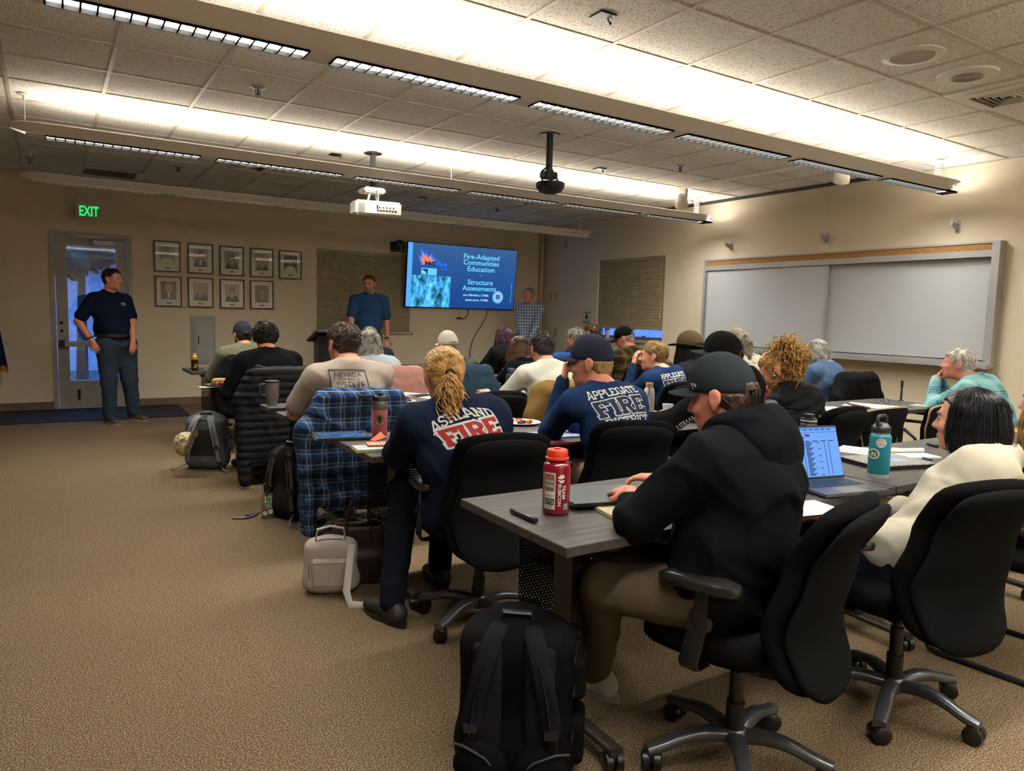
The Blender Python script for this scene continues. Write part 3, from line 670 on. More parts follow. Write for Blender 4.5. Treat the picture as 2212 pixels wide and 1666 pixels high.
def strands(name, paths, rad, mat, parent, origin, sides=4, taper=(.5, 1, .9, .25)):
    """paths: array (n, s, 3) -> one mesh of thin tapered locks"""
    P = np.asarray(paths, float); n, s, _ = P.shape; T = np.gradient(P, axis=1); T /= np.maximum(np.linalg.norm(T, axis=2, keepdims=True), 1e-9)
    ref = np.where(np.abs(T[..., 2:3]) > .85, np.array([1., .2, 0]), np.array([0, 0, 1.])); X = np.cross(T, ref); X /= np.maximum(np.linalg.norm(X, axis=2, keepdims=True), 1e-9); Y = np.cross(T, X)
    tp = np.interp(np.linspace(0, 1, s), np.linspace(0, 1, len(taper)), taper); rr = np.broadcast_to(np.asarray(rad, float).reshape(-1, 1), (n, s))*tp
    a = np.arange(sides)*2*PI/sides; ring = (X[:, :, None]*np.cos(a)[None, None, :, None]+Y[:, :, None]*np.sin(a)[None, None, :, None])*rr[:, :, None, None]+P[:, :, None]
    v = ring.reshape(-1, 3)-np.array(origin, float); b = (np.arange(n)[:, None, None]*s+np.arange(s-1)[None, :, None])*sides; j = np.arange(sides)[None, None, :]; j2 = (j+1) % sides
    q = np.stack([b+j, b+j2, b+sides+j2, b+sides+j], -1).reshape(-1, 4); return mesh_obj(name, v, q.astype(int), mat, parent, True)
def merge_into(o, objs):
    for x in objs:
        for m in x.data.materials:
            if m and m.name not in [q.name for q in o.data.materials]: o.data.materials.append(m)
    bm = bmesh.new(); bm.from_mesh(o.data)
    for x in objs:
        k = len(bm.faces); bm.from_mesh(x.data); bm.faces.ensure_lookup_table(); idx = [list(q.name for q in o.data.materials).index(m.name) for m in x.data.materials]
        for f in bm.faces[k:]: f.material_index = idx[f.material_index] if idx else 0
    bm.to_mesh(o.data); bm.free(); o.data.polygons.foreach_set('use_smooth', [True]*len(o.data.polygons))
    for x in objs: me = x.data; bpy.data.objects.remove(x); bpy.data.meshes.remove(me)
    return o
def scalp(az, el, k=1.0):
    """head-local point on the skull; az 0 = front, 90 = right, el up"""
    az, el = np.radians(az), np.radians(el); c = V(0, -.014, .03); r = V(.08, .100, .088)*k
    return c+np.stack([np.sin(az)*np.cos(el)*r[0], np.cos(az)*np.cos(el)*r[1], np.sin(el)*r[2]], -1)
def hair(h, style, mat, parent, origin, seed=0,  length=.2, n=500, r=.0022, vox=.006, line=None, wave=.006, tie=(180, 10), curl=0, gray=None, spread=.03, fringe=0, base=True, cover=1.0, capc=None):
    g = np.random.default_rng(seed+11); objs = []
    def hl(az, low=0):   # hairline height (local z) by azimuth in degrees from the front
        a = np.abs(((az+180) % 360)-180); return np.interp(a, [0, 40, 62, 78, 100, 130, 180], [.072, .066, .03, .012, -.028, -.062, -.078]) + low
    if base:
        def post(D, P):
            q = h.loc(P); az = np.degrees(np.arctan2(q[:, 0], q[:, 1]+.014)); z0 = hl(az)
            side = np.minimum(1, np.abs(((az+180) % 360)-180)/60)
            
            if capc is not None:
                e_ = .018+capc[0]*q[:, 1]; lim = np.where((np.abs(az) > 152) & capc[1], .04, e_); D = np.maximum(D, (q[:, 2]-lim)*h.s)
            return np.maximum(D+(.0035*wob(q, 260, seed)+.003*wob(q, 120, seed+2) if curl < 1 else .007*wob(q, 170, seed)), (z0-q[:, 2])*h.s*.9)
        kk = 1.035 if style in ('short', 'buzz') else 1.06
        if style == 'buzz': kk = 1.012
        objs.append(sdf_obj('hair', [h.e((0, -.015, .033), V(.0795, .1, .0875)*kk), h.e((0, -.045, -.02), V(.066, .058, .062)*kk, .02)], vox, mat, parent, origin, post=post, smooth=1))
    S_ = 9; t = np.linspace(0, 1, S_)
    if style in ('short', 'buzz', 'messy'):
        az = g.uniform(-180, 180, n); el = np.degrees(np.arcsin(g.uniform(-.75, 1, n))); p = scalp(az, el, 1.035); keep = p[:, 2] > hl(az)+.004; keep &= (p[:, 2] < .010+capc[0]*p[:, 1]) | ((np.abs(az) > 156) & (p[:, 2] < .036) & capc[1]) if capc is not None else True; az, el, p = az[keep], el[keep], p[keep]
        m = len(p); nrm_ = (p-V(0, -.014, .03))/V(.08, .1, .088)**2; nrm_ /= np.linalg.norm(nrm_, axis=1)[:, None]
        flow = np.stack([np.sin(np.radians(az))*.4, np.where(np.abs(az) < 75, .35, -.6), np.where(np.abs(az) > 60, -1.2, -.1)], 1)+g.normal(0, .25 if style != 'messy' else .6, (m, 3))
        flow -= nrm_*(flow*nrm_).sum(1)[:, None]; flow /= np.linalg.norm(flow, axis=1)[:, None]
        ln = length*g.uniform(.6, 1.2, m); lift = (.12 if style != 'messy' else .3)
        path = p[:, None]+flow[:, None]*(t[None, :, None]*ln[:, None, None])+nrm_[:, None]*(np.sin(t*PI*.8)[None, :, None]*ln[:, None, None]*lift-(t**2)[None, :, None]*ln[:, None, None]**2*3.2)
        path += (np.sin(t[None, :, None]*9+g.uniform(0, 6, (m, 1, 3)))*wave*t[None, :, None]); objs.append(strands('locks', h.pts(path), np.full(m, r*h.s), mat, parent, origin))
    if style in ('long', 'bob'):
        az = np.sign(g.uniform(-1, 1, n))*g.uniform(62 if style == 'bob' else 42, 180, n)*1.0; el0 = g.uniform(20, 88, n); m = n
        a0 = az*np.where(np.abs(az) < 90, 1, 1); k0 = g.uniform(1.05, 1.12, m); k1 = k0+g.uniform(0, spread*6, m)
        top = [scalp(a0, el0*(1-x)+x*np.where(np.abs(az) < 80, -5, -12), 1)*0+V(0, -.014, .03)+(scalp(a0, el0*(1-x)+x*-8, 1)-V(0, -.014, .03))*(k0+(k1-k0)*x)[:, None] for x in np.linspace(0, 1, 6)]
        top = np.stack(top, 1); end = top[:, -1]; L0 = length*g.uniform(.9, 1.04 if style == 'bob' else 1.12, m); K = 9; tt = np.linspace(0, 1, K+1)[1:]
        outw = np.stack([end[:, 0], end[:, 1]+.014, np.zeros(m)], 1); outw /= np.maximum(np.linalg.norm(outw, axis=1)[:, None], 1e-6)
        up_ = h.M@V(0, 0, 1); dn = -up_   # gravity in head space
        hang = end[:, None]+dn[None, None]*(tt[None, :, None]*L0[:, None, None])+outw[:, None]*((np.sin(tt*PI*.9)*spread*.5-(tt**2)*(.02 if style == 'bob' else .01))[None, :, None])
        ph = g.uniform(0, 6.3, (m, 1, 3)); hang += np.sin(tt[None, :, None]*(9+curl*18)+ph)*wave*tt[None, :, None]
        if style == 'long': hang += g.normal(0, .012, (m, 1, 3))*tt[None, :, None]
        objs.append(strands('locks', h.pts(np.concatenate([top, hang], 1)), g.uniform(.7, 1.3, m)*r*h.s, mat, parent, origin, taper=(.6, 1, 1, .9, .4)))
        if style == 'bob' or cover > 1:
            z1 = -length-.0
            def post2(D, P):
                q = h.loc(P); az_ = np.degrees(np.arctan2(q[:, 0], q[:, 1]+.014)); a_ = np.abs(az_); front = (a_-70)*.0016
                D = np.maximum(D+.0035*wob(q*V(1, 1, .12), 300, seed), np.where(q[:, 2] < .062, -front, D)); return D
            objs.append(sdf_obj('mass', [h.e((0, -.018, .03), V(.0855, .105, .095)), h.c((0, -.022, 0), (0, -.024, -length*.78), .086, .078, .03), h.e((0, -.035, -length*.6), (.088, .082, length*.5), .02)], .008, mat, parent, origin, post=post2, smooth=1,
                                cut=[h.e((0, .03, -.14), (.052, .11, .12))]))
    if style in ('pony', 'bun'):
        td = scalp(tie[0], tie[1], 1.1); az = g.uniform(-180, 180, n); hz = g.uniform(0, 1, n)
        el = np.degrees(np.arcsin(np.clip((hl(az)+.006-.03)/.088, -1, 1))); el = el+(85-el)*hz**1.4; st = scalp(az, el, 1.045); c = V(0, -.014, .03)
        a = st-c; b = td-c; tt = np.linspace(0, 1, 9); path = a[:, None]*(1-tt)[None, :, None]+b[None, None]*tt[None, :, None]
        rad = np.sqrt(((path/V(.08, .1, .088))**2).sum(2, keepdims=True)); path = c+path/rad*g.uniform(1.05, 1.085, (n, 1, 1)); path[:, -1] = td+g.normal(0, .006, (n, 3))
        path += g.normal(0, 1, (n, 1, 3))*.0; path += np.sin(tt[None, :, None]*14+g.uniform(0, 6, (n, 1, 3)))*wave*.35*np.sin(tt*PI)[None, :, None]
        objs.append(strands('locks', h.pts(path), np.full(n, r*h.s), mat, parent, origin))
        m = int(n*.8); K = 16 if curl < .8 else 44; tt = np.linspace(0, 1, K); up_ = h.M@V(0, 0, 1); od = nrm(td-c); wd = np.sin(np.minimum(1, tt*1.25)*PI*.75)
        if style == 'pony':
            off = g.normal(0, 1, (m, 3))*spread; L0 = length*g.uniform(.7, 1.08, m)
            path = td+od*(np.minimum(1, tt*4)*.028*(1+1.2*(curl > .8))+.012*np.sin(tt*2))[None, :, None]-up_*((tt**1.25)[None, :, None]*L0[:, None, None])+off[:, None]*wd[None, :, None]
            ph = g.uniform(0, 6.3, (m, 1, 1)); fr = g.uniform(.8, 1.2, (m, 1, 1))*(10+curl*26); sd = nrm(np.cross(up_, od))
            path += (sd*np.sin(tt[None, :, None]*fr+ph)+od*np.cos(tt[None, :, None]*fr+ph))*wave*(.4+tt[None, :, None])
        else:
            cc = td+od*.03; d0 = g.normal(0, 1, (m, 3)); d0 /= np.linalg.norm(d0, axis=1)[:, None]; d1 = g.normal(0, 1, (m, 3)); d1 -= d0*(d0*d1).sum(1)[:, None]; d1 /= np.linalg.norm(d1, axis=1)[:, None]
            rr = g.uniform(.6, 1, (m, 1, 1))*spread; an = tt[None, :, None]*g.uniform(3, 7, (m, 1, 1)); path = cc+(d0[:, None]*np.cos(an)+d1[:, None]*np.sin(an))*rr*V(1.15, 1, .9)
        objs.append(strands('tail', h.pts(path), np.full(m, r*1.15*h.s), mat, parent, origin))
    o = objs[0]; o.name = 'hair'
    if len(objs) > 1: merge_into(o, objs[1:])
    if gray is not None: pass
    if style == 'pony':
        m = MB(); td = scalp(tie[0], tie[1], 1.12); od = nrm(td-V(0, -.014, .03)); a = nrm(np.cross(od, V(1, 0, 0))); b = np.cross(od, a)
        m.tube([h.p(*(td+(a*math.cos(x)+b*math.sin(x))*.016))-origin for x in np.linspace(0, 2*PI, 15)], .0055, 6); m.build('hair_tie', M_BLK, o)
    return o
def ballcap(h, col, parent, origin, brimcol=None, opening=True, tilt=.12, trucker=False, seams=True, big=1.):
    m = col; sm = 1.01*big
    def post(D, P):
        q = h.loc(P); edge = .020+tilt*q[:, 1]; D = np.maximum(D+.0012*wob(q, 60, 3), (edge-q[:, 2])*h.s)
        az = np.arctan2(q[:, 0], q[:, 1]+.012); rr_ = np.sqrt(q[:, 0]**2+(q[:, 1]+.012)**2)
        sdn = np.abs(np.sin(az*3))*rr_; return D+.0016*np.exp(-(sdn/.004)**2)*h.s
    top = h.e((0, -.012, .036), V(.0835, .1015, .1045)*sm, .02); front = h.e((0, .014, .055), V(.074, .076, .082)*sm, .03)
    cut = [h.e((0, -.122, .012+tilt*-.1), (.038, .045, .036))] if opening else []
    c = sdf_obj('cap', [top, front], .0055, m, parent, origin, cut=cut, post=post, smooth=2)
    b = MB(); rings = []
    for a in np.linspace(-62, 62, 23):
        ar = R(a); rx, ry = .0835*sm*math.sin(ar), .1005*sm*math.cos(ar)-.012+.002; z0 = .022+tilt*ry; ln = .078*max(0, math.cos(ar*1.38))**.62+.002; row = []
        for s in (0, .35, .7, 1): x = rx*(1+.12*s); y = ry+ln*s*1.0; row.append((x, y, z0+.012-3.3*x*x-.10*ln*s-(0)))
        rings.append([h.p(*p)-origin for p in row]+[h.p(p[0], p[1], p[2]-.0035)-origin for p in row[::-1]])
    b.loft([[Vector(p) for p in r] for r in rings]); b.build('brim', brimcol or col, c)
    t = MB(); t.lathe([(0, .004), (.007, .003), (.009, 0), (.008, -.003)], (0, 0, 0), 12, 0, Matrix.Translation(h.p(0, -.008, .1405*sm+.0)-origin) @ Matrix(h.M.T).to_4x4() @ Matrix.Scale(h.s, 4)); t.build('button', brimcol or col, c)
    if opening:
        s = MB(); s.tube([h.p(.0835*sm*math.sin(R(a)), .1015*sm*math.cos(R(a))-.012, .030+tilt*-.1+.0)-origin for a in np.linspace(152, 208, 11)], .009, 6, 0, .3); s.build('strap', brimcol or col, c)
    return c
def glasses(h, parent, origin, col=None, up=0.):
    m = MB()
    for s in (-1, 1):
        m.tube([h.p(s*.032+.023*math.cos(a), .098, .003+.018*math.sin(a)+up)-origin for a in np.linspace(0, 2*PI, 17)], .0014, 5)
        m.tube([h.p(s*.055, .096, .008+up)-origin, h.p(s*.078, .06, .01+up)-origin, h.p(s*.084, -.005, .012+up)-origin, h.p(s*.084, -.02, -.01+up)-origin], .0013, 5)
    m.tube([h.p(-.01, .1, .008+up)-origin, h.p(.01, .1, .008+up)-origin], .0013, 5); return m.build('glasses', col or M_BLK, parent)
def person(label, C, hip, face, look, pitch=0, roll=0, skin='a', bulk=1., sh=.182, hands=None, elbow=None, hpose=None, knees=None, feet=None, top=None, pants=None, shoes='1c1a19', hair_=None, cap=None, beard=None, vox=.011, fem=0, belly=0., bow=.03, stand=False, hs=1., extra=None, al=(.29, .26), shrug=0., nk=None, nf_=.05, slide=True, pw=1., eyes=True, gl=None):
    C, H = np.array(C, float), np.array(hip, float); bf, br = hdir(face), hrt(face); up = V(0, 0, 1)
    nk = nk if nk is not None else (.175 if stand else .135); h = Head(C, look, pitch, roll, hs); nf = bf*.03+h.f*V(1, 1, 0)*.02
    Nk = C-up*(nk*hs)-nf-bf*(.02 if stand else nf_)
    if not stand:   # keep the back in front of the chair's backrest: slide the chair back a little, the hips forward
        for co, (lb_, cx, cy, cd, _b) in zip(CHO, CH):
            cf = hdir(cd); q = (H-V(cx, cy, 0))*V(1, 1, 0)
            if np.linalg.norm(q) < .42 and abs(q@hrt(cd)) < .34:
                Ch0 = H+(Nk-H)*.7; e0 = (top or {}).get('e', .014); lc = (Ch0-V(cx, cy, 0))@cf; gap = -.225+.112*bulk**.6+e0+bow*.6-lc
                if gap > 0: s_ = min(gap, .14)*bool(slide); co.location = (cx-cf[0]*s_, cy-cf[1]*s_, 0); cx, cy = cx-cf[0]*s_, cy-cf[1]*s_; print('chair back', round(s_, 2), label[:40])
                ly = (H-V(cx, cy, 0))@cf; need = -.15+.12*bulk+e0+.02
                if ly < need: H = H+cf*(need-ly)
                break
    org = V(H[0], H[1], 0)
    t = thing('person', label, 'person', tuple(org))
    sp = nrm(Nk-H); fw = nrm(bf-sp*(bf@sp)); M = np.stack([br, fw, sp]); ln = np.linalg.norm(Nk-H)
    Wp = H+(Nk-H)*.34-fw*bow*.8; Ch = H+(Nk-H)*.70-fw*bow; Sh = [Nk+br*(-sh)-sp*(.05-shrug)+fw*.005, Nk+br*sh-sp*(.05-shrug)+fw*.005]
    if hands is None: hands = [H+bf*.36-br*.16+up*.0, H+bf*.36+br*.16+up*.0]
    if elbow is None: elbow = [-br*.45-up*1-bf*.3, br*.45-up*1-bf*.3]
    al = (al[0]*hs, al[1]*hs); arms = []
    for i in (0, 1):
        E_, Wr = ik(Sh[i], np.array(hands[i], float), al[0], al[1], np.array(elbow[i], float)); arms.append((Sh[i], E_, Wr))
    hj = [H-br*.085*bulk-up*.02+fw*.02, H+br*.085*bulk-up*.02+fw*.02]
    if knees is None: knees = [H+bf*.42-br*.12, H+bf*.42+br*.12] if not stand else [hj[0]*.5+V(0, 0, .26)+bf*.02, hj[1]*.5]
    if feet is None: feet = [np.array(k, float)*V(1, 1, 0)+bf*.03+up*.07 for k in knees]
    knees = [np.array(k, float) for k in knees]; feet = [np.array(k, float) for k in feet]
    def torso(e, k=.05):
        b = bulk; P = [ell_(H, V(.165*b+e, .12*b+e, .12+e), M, k), ell_(Wp, V(.150*b+e, .112*b+e+.03*belly, .17), M, k), ell_(Ch, V(.172*b**.6+e, .112*b**.6+e, .17), M, k), cap_(Sh[0]*.93+Sh[1]*.07, Sh[1]*.93+Sh[0]*.07, .055+e*.8, None, k), cap_(Nk+h.u*.02, Sh[0]*.55+Nk*.45, .05+e*.5, .055+e*.5, k), cap_(Nk+h.u*.02, Sh[1]*.55+Nk*.45, .05+e*.5, .055+e*.5, k)]
        if belly: P.append(ell_(Wp+fw*.075*belly-sp*.02, V(.14*b+e, .105*b+e, .15), M, .06))
        if fem: P += [ell_(Ch+fw*.085+s*br*.07-sp*.04, V(.065, .055, .065)+e*.7, M, .04) for s in (-1, 1)]
        return P
    # body: one continuous surface - head, neck, trunk, arms with hands, legs
    P, cut = head_prims(h, fem); P.append(cap_(h.p(0, -.022, -.05), Nk+up*.0, .054*hs*(bulk**.3), .058*hs*(bulk**.3), .03)); P += torso(-.022, .05)
    for i, (a, b, c) in enumerate(arms):
        P += [cap_(a, b, .045*bulk**.5, .039*bulk**.5, .03), cap_(b, c, .0395*bulk**.5, .0265, .02)]
        hp = (hpose or [None, None])[i]; d = nrm(c-b)
        hd, pl, cu = hp if hp else (nrm(d+bf*.2), -up, .45)
        P += hand_prims(c+nrm(np.array(hd, float))*.0, np.array(hd, float), np.array(pl, float), (1 if i == 0 else -1), cu, .95*hs)
    for i in (0, 1): P += [cap_(hj[i], knees[i], .07, .048, .03), cap_(knees[i], feet[i], .045, .034, .02)]
    lipC = h.p(0, .09, -.065)
    if skin not in M_LIP: c0 = SKIN[skin]; M_LIP[skin] = plain('lips_'+skin, {'a': 'b0685c', 'b': '9a5c4c', 'c': 'b06058', 'd': '8f5240'}[skin], .4, 0, .05)
    def sel(F):
        q = h.loc(F); return ((np.abs(q[:, 0]) < .021) & (q[:, 1] > .075) & (q[:, 2] > -.0775) & (q[:, 2] < -.0555)).astype(int)
    bo = sdf_obj('body', P, vox*.72 if vox < .012 else vox*.8, None, t, org, cut=cut, smooth=1, mats=[SKIN[skin], M_LIP[skin]], sel=sel)
    if eyes:
        for s in (-1, 1):
            m = MB(); Mx = Matrix.Translation(h.p(s*.030, .0765, .003)-org) @ Matrix(h.M.T).to_4x4() @ Matrix.Scale(hs, 4)
            rg = lambda r, a0, a1, n: [(r*math.sin(a), r*math.cos(a)) for a in np.linspace(a0, a1, n)]
            Q = Mx @ Matrix.Rotation(-PI/2, 4, 'X'); m.lathe(rg(.0113, .001, 1.9, 8), (0, 0, 0), 14, 0, Q); m.lathe([(.0001, .0117)]+rg(.0117, .1, .72, 5), (0, 0, 0), 14, 1, Q)
            m.build('eye', None, bo, mats=[M_EYEW, M_IRIS])
        m = MB(); 
        for s in (-1, 1): m.tube([h.p(s*.016, .0955, .02)-org, h.p(s*.03, .0925, .0255)-org, h.p(s*.046, .078, .02)-org], [.003, .0034, .0016], 6)
        m.build('eyebrows', (hair_ or {}).get('mat') or M_BLK, bo)
    # clothes
    neckcut = [cap_(Nk+h.u*.075*hs, C, .057*hs)]
    tp = top or {}
    if tp:
        e = tp.get('e', .014); sl = tp.get('sleeve', 'long'); P = torso(e, .055)
        if tp.get('loose'): P.append(ell_(H+up*.06, V(.17*bulk+.03, .13*bulk+.03, .14), M, .06))
        sel_ = []
        for i, (a, b, c) in enumerate(arms):
            if sl == 'none': continue
            P.append(cap_(a, b, .057*bulk**.5+e*.6, .046*bulk**.5+e*.6, .04))
            if sl == 'short': q = a+(b-a)*.75; P[-1] = cap_(a, q, .058*bulk**.5+e*.6, .056*bulk**.5+e, .04)
            elif sl == 'push': P.append(cap_(b, b+(c-b)*.45, .045*bulk**.5+e*.6, .044+e*.5, .03))
            else: P += [cap_(b, c-(c-b)*.02, .046*bulk**.5+e*.6, .030+e*.5, .03)]
        if tp.get('collar'):
            for a0 in np.linspace(-165, 165, 16):
                a_ = R(a0); P.append(ell_(Nk+(br*math.sin(a_)*.064-fw*math.cos(a_)*.064)*hs+h.u*(.035+.012*math.cos(a_))*hs, V(.013, .013, .022*tp['collar']), None, .012))
        fo = folds(tp.get('fold', .006), tp.get('ff', 24), tp.get('seed', 0))
        if tp.get('puffer'):
            def post(D, Pp, fo=fo): q = ((Pp-H)@sp); return fo(D, Pp)-.013*np.abs(np.sin(q*PI/.062+.3*wob(Pp, 9, 2)))**.55+.009
        else: post = fo
        g = sdf_obj(tp.get('name', 'shirt'), P, vox, tp['mat'], t, org, cut=neckcut, post=post, smooth=1)
        if tp.get('hood'):
            ob = .05*(bulk-1)+e*.6; HP = []
            for a0 in np.linspace(-150, 150, 17): a_ = R(a0); ca = math.cos(a_); HP.append(ell_(Nk+br*math.sin(a_)*(.088+ob*.4)+fw*(.012-ca*(.074+ob*.5))+up*(.045+.022*ca-.02*(ca < -.3)), V(.030, .030, .036+.006*ca), None, .035))
            bk = Nk-fw*(.078+ob); HP += [ell_(bk+sp*.005, V(.12, .036, .05), M, .08), ell_(bk-fw*.004-sp*.055, V(.105, .032, .065), M, .08), ell_(bk-fw*.004-sp*.11, V(.06, .026, .045), M, .08)]
            hd = sdf_obj('hood', HP, vox, tp['mat'], g, org, cut=[cap_(Nk+h.u*.02+fw*.012, Nk+h.u*.2+fw*.03, .056*hs)], post=folds(.006, 30, 5)); hd.location = (0, 0, 0)
        if tp.get('under'):
            un = tp['under']; P = []
            for a, b, c in arms: P += [cap_(a, b, .052*bulk**.5+.008, .043*bulk**.5+.008, .03), cap_(b, c, .043+.008, .030+.006, .03)]
            P.append(cap_(Nk+h.u*.03, Nk-sp*.1, .064, .08, .02)); sdf_obj('sleeves', P, vox, un, t, org, cut=neckcut, post=folds(.006, 40, 2))
    else: g = None
    if pants is not None:
        P = [ell_(H-up*.01, V(.168*bulk+.012, .125*bulk+.012, .105), M if not stand else None, .05)]
        for i in (0, 1):
            ank = feet[i]+up*.015; P += [cap_(hj[i], knees[i], .088*bulk**.7*pw+.006, .064*bulk**.4*pw+.006, .05), cap_(knees[i], ank, .062*bulk**.3*pw+.006, (.052+.006)*pw, .03)]
        sdf_obj('trousers', P, vox, pants, t, org, post=folds(.006, 26, 4), smooth=1)
    for i in (0, 1):
        f = feet[i]*V(1, 1, 0); fd = nrm((bf if knees is None else bf)+(-br if i == 0 else br)*.18); P = [cap_(f-fd*.045+up*.045, f+fd*.10+up*.038, .042, .038, .03), ell_(f+fd*.15+up*.034, (.045, .045, .032), None, .03), cap_(f-fd*.04+up*.05, feet[i]+up*.03, .042, .04, .02)]
        def post(D, Pp): return np.maximum(D, .004-Pp[:, 2])
        o = sdf_obj('shoe', P, max(vox, .009), plain('shoe_'+shoes, shoes, .55), t, org, post=post)
        m = MB(); r_ = nrm(np.cross(fd, up)); m.loft([[Vector(f-org+fd*(.05+.155*math.cos(a))+r_*(.048*math.sin(a))*(1.05 if math.cos(a) > 0 else .85)+up*z) for a in np.linspace(0, 2*PI, 19)[:-1]] for z in (.0005, .022)]); m.build('sole', plain('sole_rubber', '8a857c', .7) if shoes != '1c1a19' else M_BLK, o)
    if hair_:
        d = dict(hair_); d['capc'] = (cap.get('tilt', .12), cap.get('opening', True)) if cap else None; st = d.pop('style'); mt = d.pop('mat'); hair(h, st, mt, t, org, **d)
    if beard is not None:
        def post(D, Pp):
            q = h.loc(Pp); D = D+.003*wob(q, 240, 1); D = np.maximum(D, (q[:, 2]-np.interp(np.abs(q[:, 0]), [0, .03, .06, .08], [-.046, -.05, -.035, .0]))*hs); D = np.maximum(D, -(np.sqrt((q[:, 0]/.021)**2+((q[:, 2]+.066)/.009)**2)-1)*.01)
            return np.maximum(D, (.0-q[:, 1])*hs)
        bl = beard.get('len', 0); sdf_obj('beard', [h.e((0, .022, -.022), (.0675, .073, .091), .03), h.e((0, .034, -.08-bl*.3), (.053, .054, .042+bl*.6), .03), h.e((0, .068, -.1-bl*.6), (.026, .022, .022+bl*.5), .02)], .007, beard['mat'], t, org, post=post, smooth=0)
    if cap: ballcap(h, parent=t, origin=org, **cap)
    if gl is not None: glasses(h, t, org, gl or None)
    ctx = dict(t=t, h=h, H=H, N=Nk, Ch=Ch, br=br, fw=fw, sp=sp, org=org, arms=arms, shirt=g, Wp=Wp, bf=bf, Sh=Sh)
    return ctx
# ---------------------------------------------------------------- block letters
# strokes on a 0..w x 0..1 grid (collegiate block alphabet); slabs are added at open ends
GL = {'A': (.95, [(.08, 0, .40, 1), (.87, 0, .55, 1), (.22, .32, .73, .32), (.40, 1, .55, 1)], [(.08, 0), (.87, 0)]), 'P': (.85, [(.17, 0, .17, 1), (.17, .94, .62, .94), (.62, .94, .78, .80), (.78, .80, .78, .58), (.78, .58, .62, .45), (.62, .45, .17, .45)], [(.17, 0)]),
      'L': (.75, [(.17, 0, .17, 1), (.17, .07, .72, .07), (.70, .0, .70, .25)], [(.17, 1)]), 'E': (.8, [(.17, 0, .17, 1), (.05, .07, .72, .07), (.05, .93, .72, .93), (.17, .5, .5, .5), (.71, .0, .71, .24), (.71, .76, .71, 1)], []),
      'G': (.85, [(.72, .74, .72, .94), (.72, .94, .28, .94), (.28, .94, .13, .80), (.13, .80, .13, .2), (.13, .2, .28, .06), (.28, .06, .60, .06), (.60, .06, .74, .2), (.74, .2, .74, .42), (.5, .42, .8, .42)], []), 'T': (.85, [(.42, 0, .42, .95), (.04, .93, .80, .93), (.06, .72, .06, .98), (.78, .72, .78, .98)], [(.42, 0)]),
      'F': (.78, [(.17, 0, .17, 1), (.05, .93, .72, .93), (.17, .5, .5, .5), (.71, .72, .71, 1)], [(.17, 0)]), 'I': (.42, [(.21, 0, .21, 1)], [(.21, 0), (.21, 1)]), 'R': (.9, [(.17, 0, .17, 1), (.05, .94, .6, .94), (.6, .94, .75, .82), (.75, .82, .75, .62), (.75, .62, .6, .5), (.6, .5, .17, .5), (.45, .5, .76, 0)], [(.17, 0), (.78, 0)]),
      'D': (.85, [(.17, 0, .17, 1), (.04, .94, .58, .94), (.58, .94, .76, .76), (.76, .76, .76, .24), (.76, .24, .58, .06), (.58, .06, .04, .06)], []), 'S': (.8, [(.68, .74, .68, .86), (.68, .86, .56, .94), (.56, .94, .24, .94), (.24, .94, .12, .84), (.12, .84, .12, .64), (.12, .64, .24, .54), (.24, .54, .56, .47), (.56, .47, .68, .37), (.68, .37, .68, .16), (.68, .16, .56, .06), (.56, .06, .24, .06), (.24, .06, .12, .16), (.12, .16, .12, .28)], []),
      'C': (.82, [(.70, .72, .70, .84), (.70, .84, .58, .94), (.58, .94, .28, .94), (.28, .94, .13, .8), (.13, .8, .13, .2), (.13, .2, .28, .06), (.28, .06, .58, .06), (.58, .06, .70, .16), (.70, .16, .70, .28)], []), 'H': (.95, [(.18, 0, .18, 1), (.77, 0, .77, 1), (.18, .5, .77, .5)], [(.18, 0), (.77, 0), (.18, 1), (.77, 1)]),
      'N': (.95, [(.18, 0, .18, 1), (.77, 0, .77, 1), (.18, .95, .77, .05)], [(.18, 0), (.18, 1), (.77, 1)]), 'U': (.92, [(.18, .2, .18, 1), (.75, .2, .75, 1), (.18, .2, .32, .06), (.32, .06, .6, .06), (.6, .06, .75, .2)], [(.18, 1), (.75, 1)]), 'O': (.85, [(.13, .2, .13, .8), (.13, .8, .28, .94), (.28, .94, .58, .94), (.58, .94, .73, .8), (.73, .8, .73, .2), (.73, .2, .58, .06), (.58, .06, .28, .06), (.28, .06, .13, .2)], [])}
def block_text(txt, height, width, th=.17, grow=0., slab=True):
    """polygons (lists of 2-D points) for a word scaled to width x height, centred on x"""
    ws = [GL[c][0] if c in GL else .4 for c in txt]; tot = sum(ws)+.06*(len(txt)-1); sx = width/tot; out = []; x = -width/2
    for c, w in zip(txt, ws):
        if c in GL:
            segs = list(GL[c][1]); 
            if slab: segs += [(px-.17, py*(1-.14)+.07, px+.17, py*(1-.14)+.07) for px, py in GL[c][2]]
            for a, b, c2, d in segs:
                p, q = Vector((x+a*sx, b*height)), Vector((x+c2*sx, d*height)); dd = (q-p).normalized(); nn = Vector((-dd.y, dd.x)); vert = abs(dd.y) > .7
                t = (th*sx*1.05 if vert else th*.80*height)/2*(1 if (a, b) != (c2, d) else 1)
                t = min(t, th*height*.62)+grow; p2, q2 = p-dd*(grow+t*.25), q+dd*(grow+t*.25)
                out.append([p2+nn*t, p2-nn*t, q2-nn*t, q2+nn*t])
        x += (w+.06)*sx
    return out
from mathutils.bvhtree import BVHTree
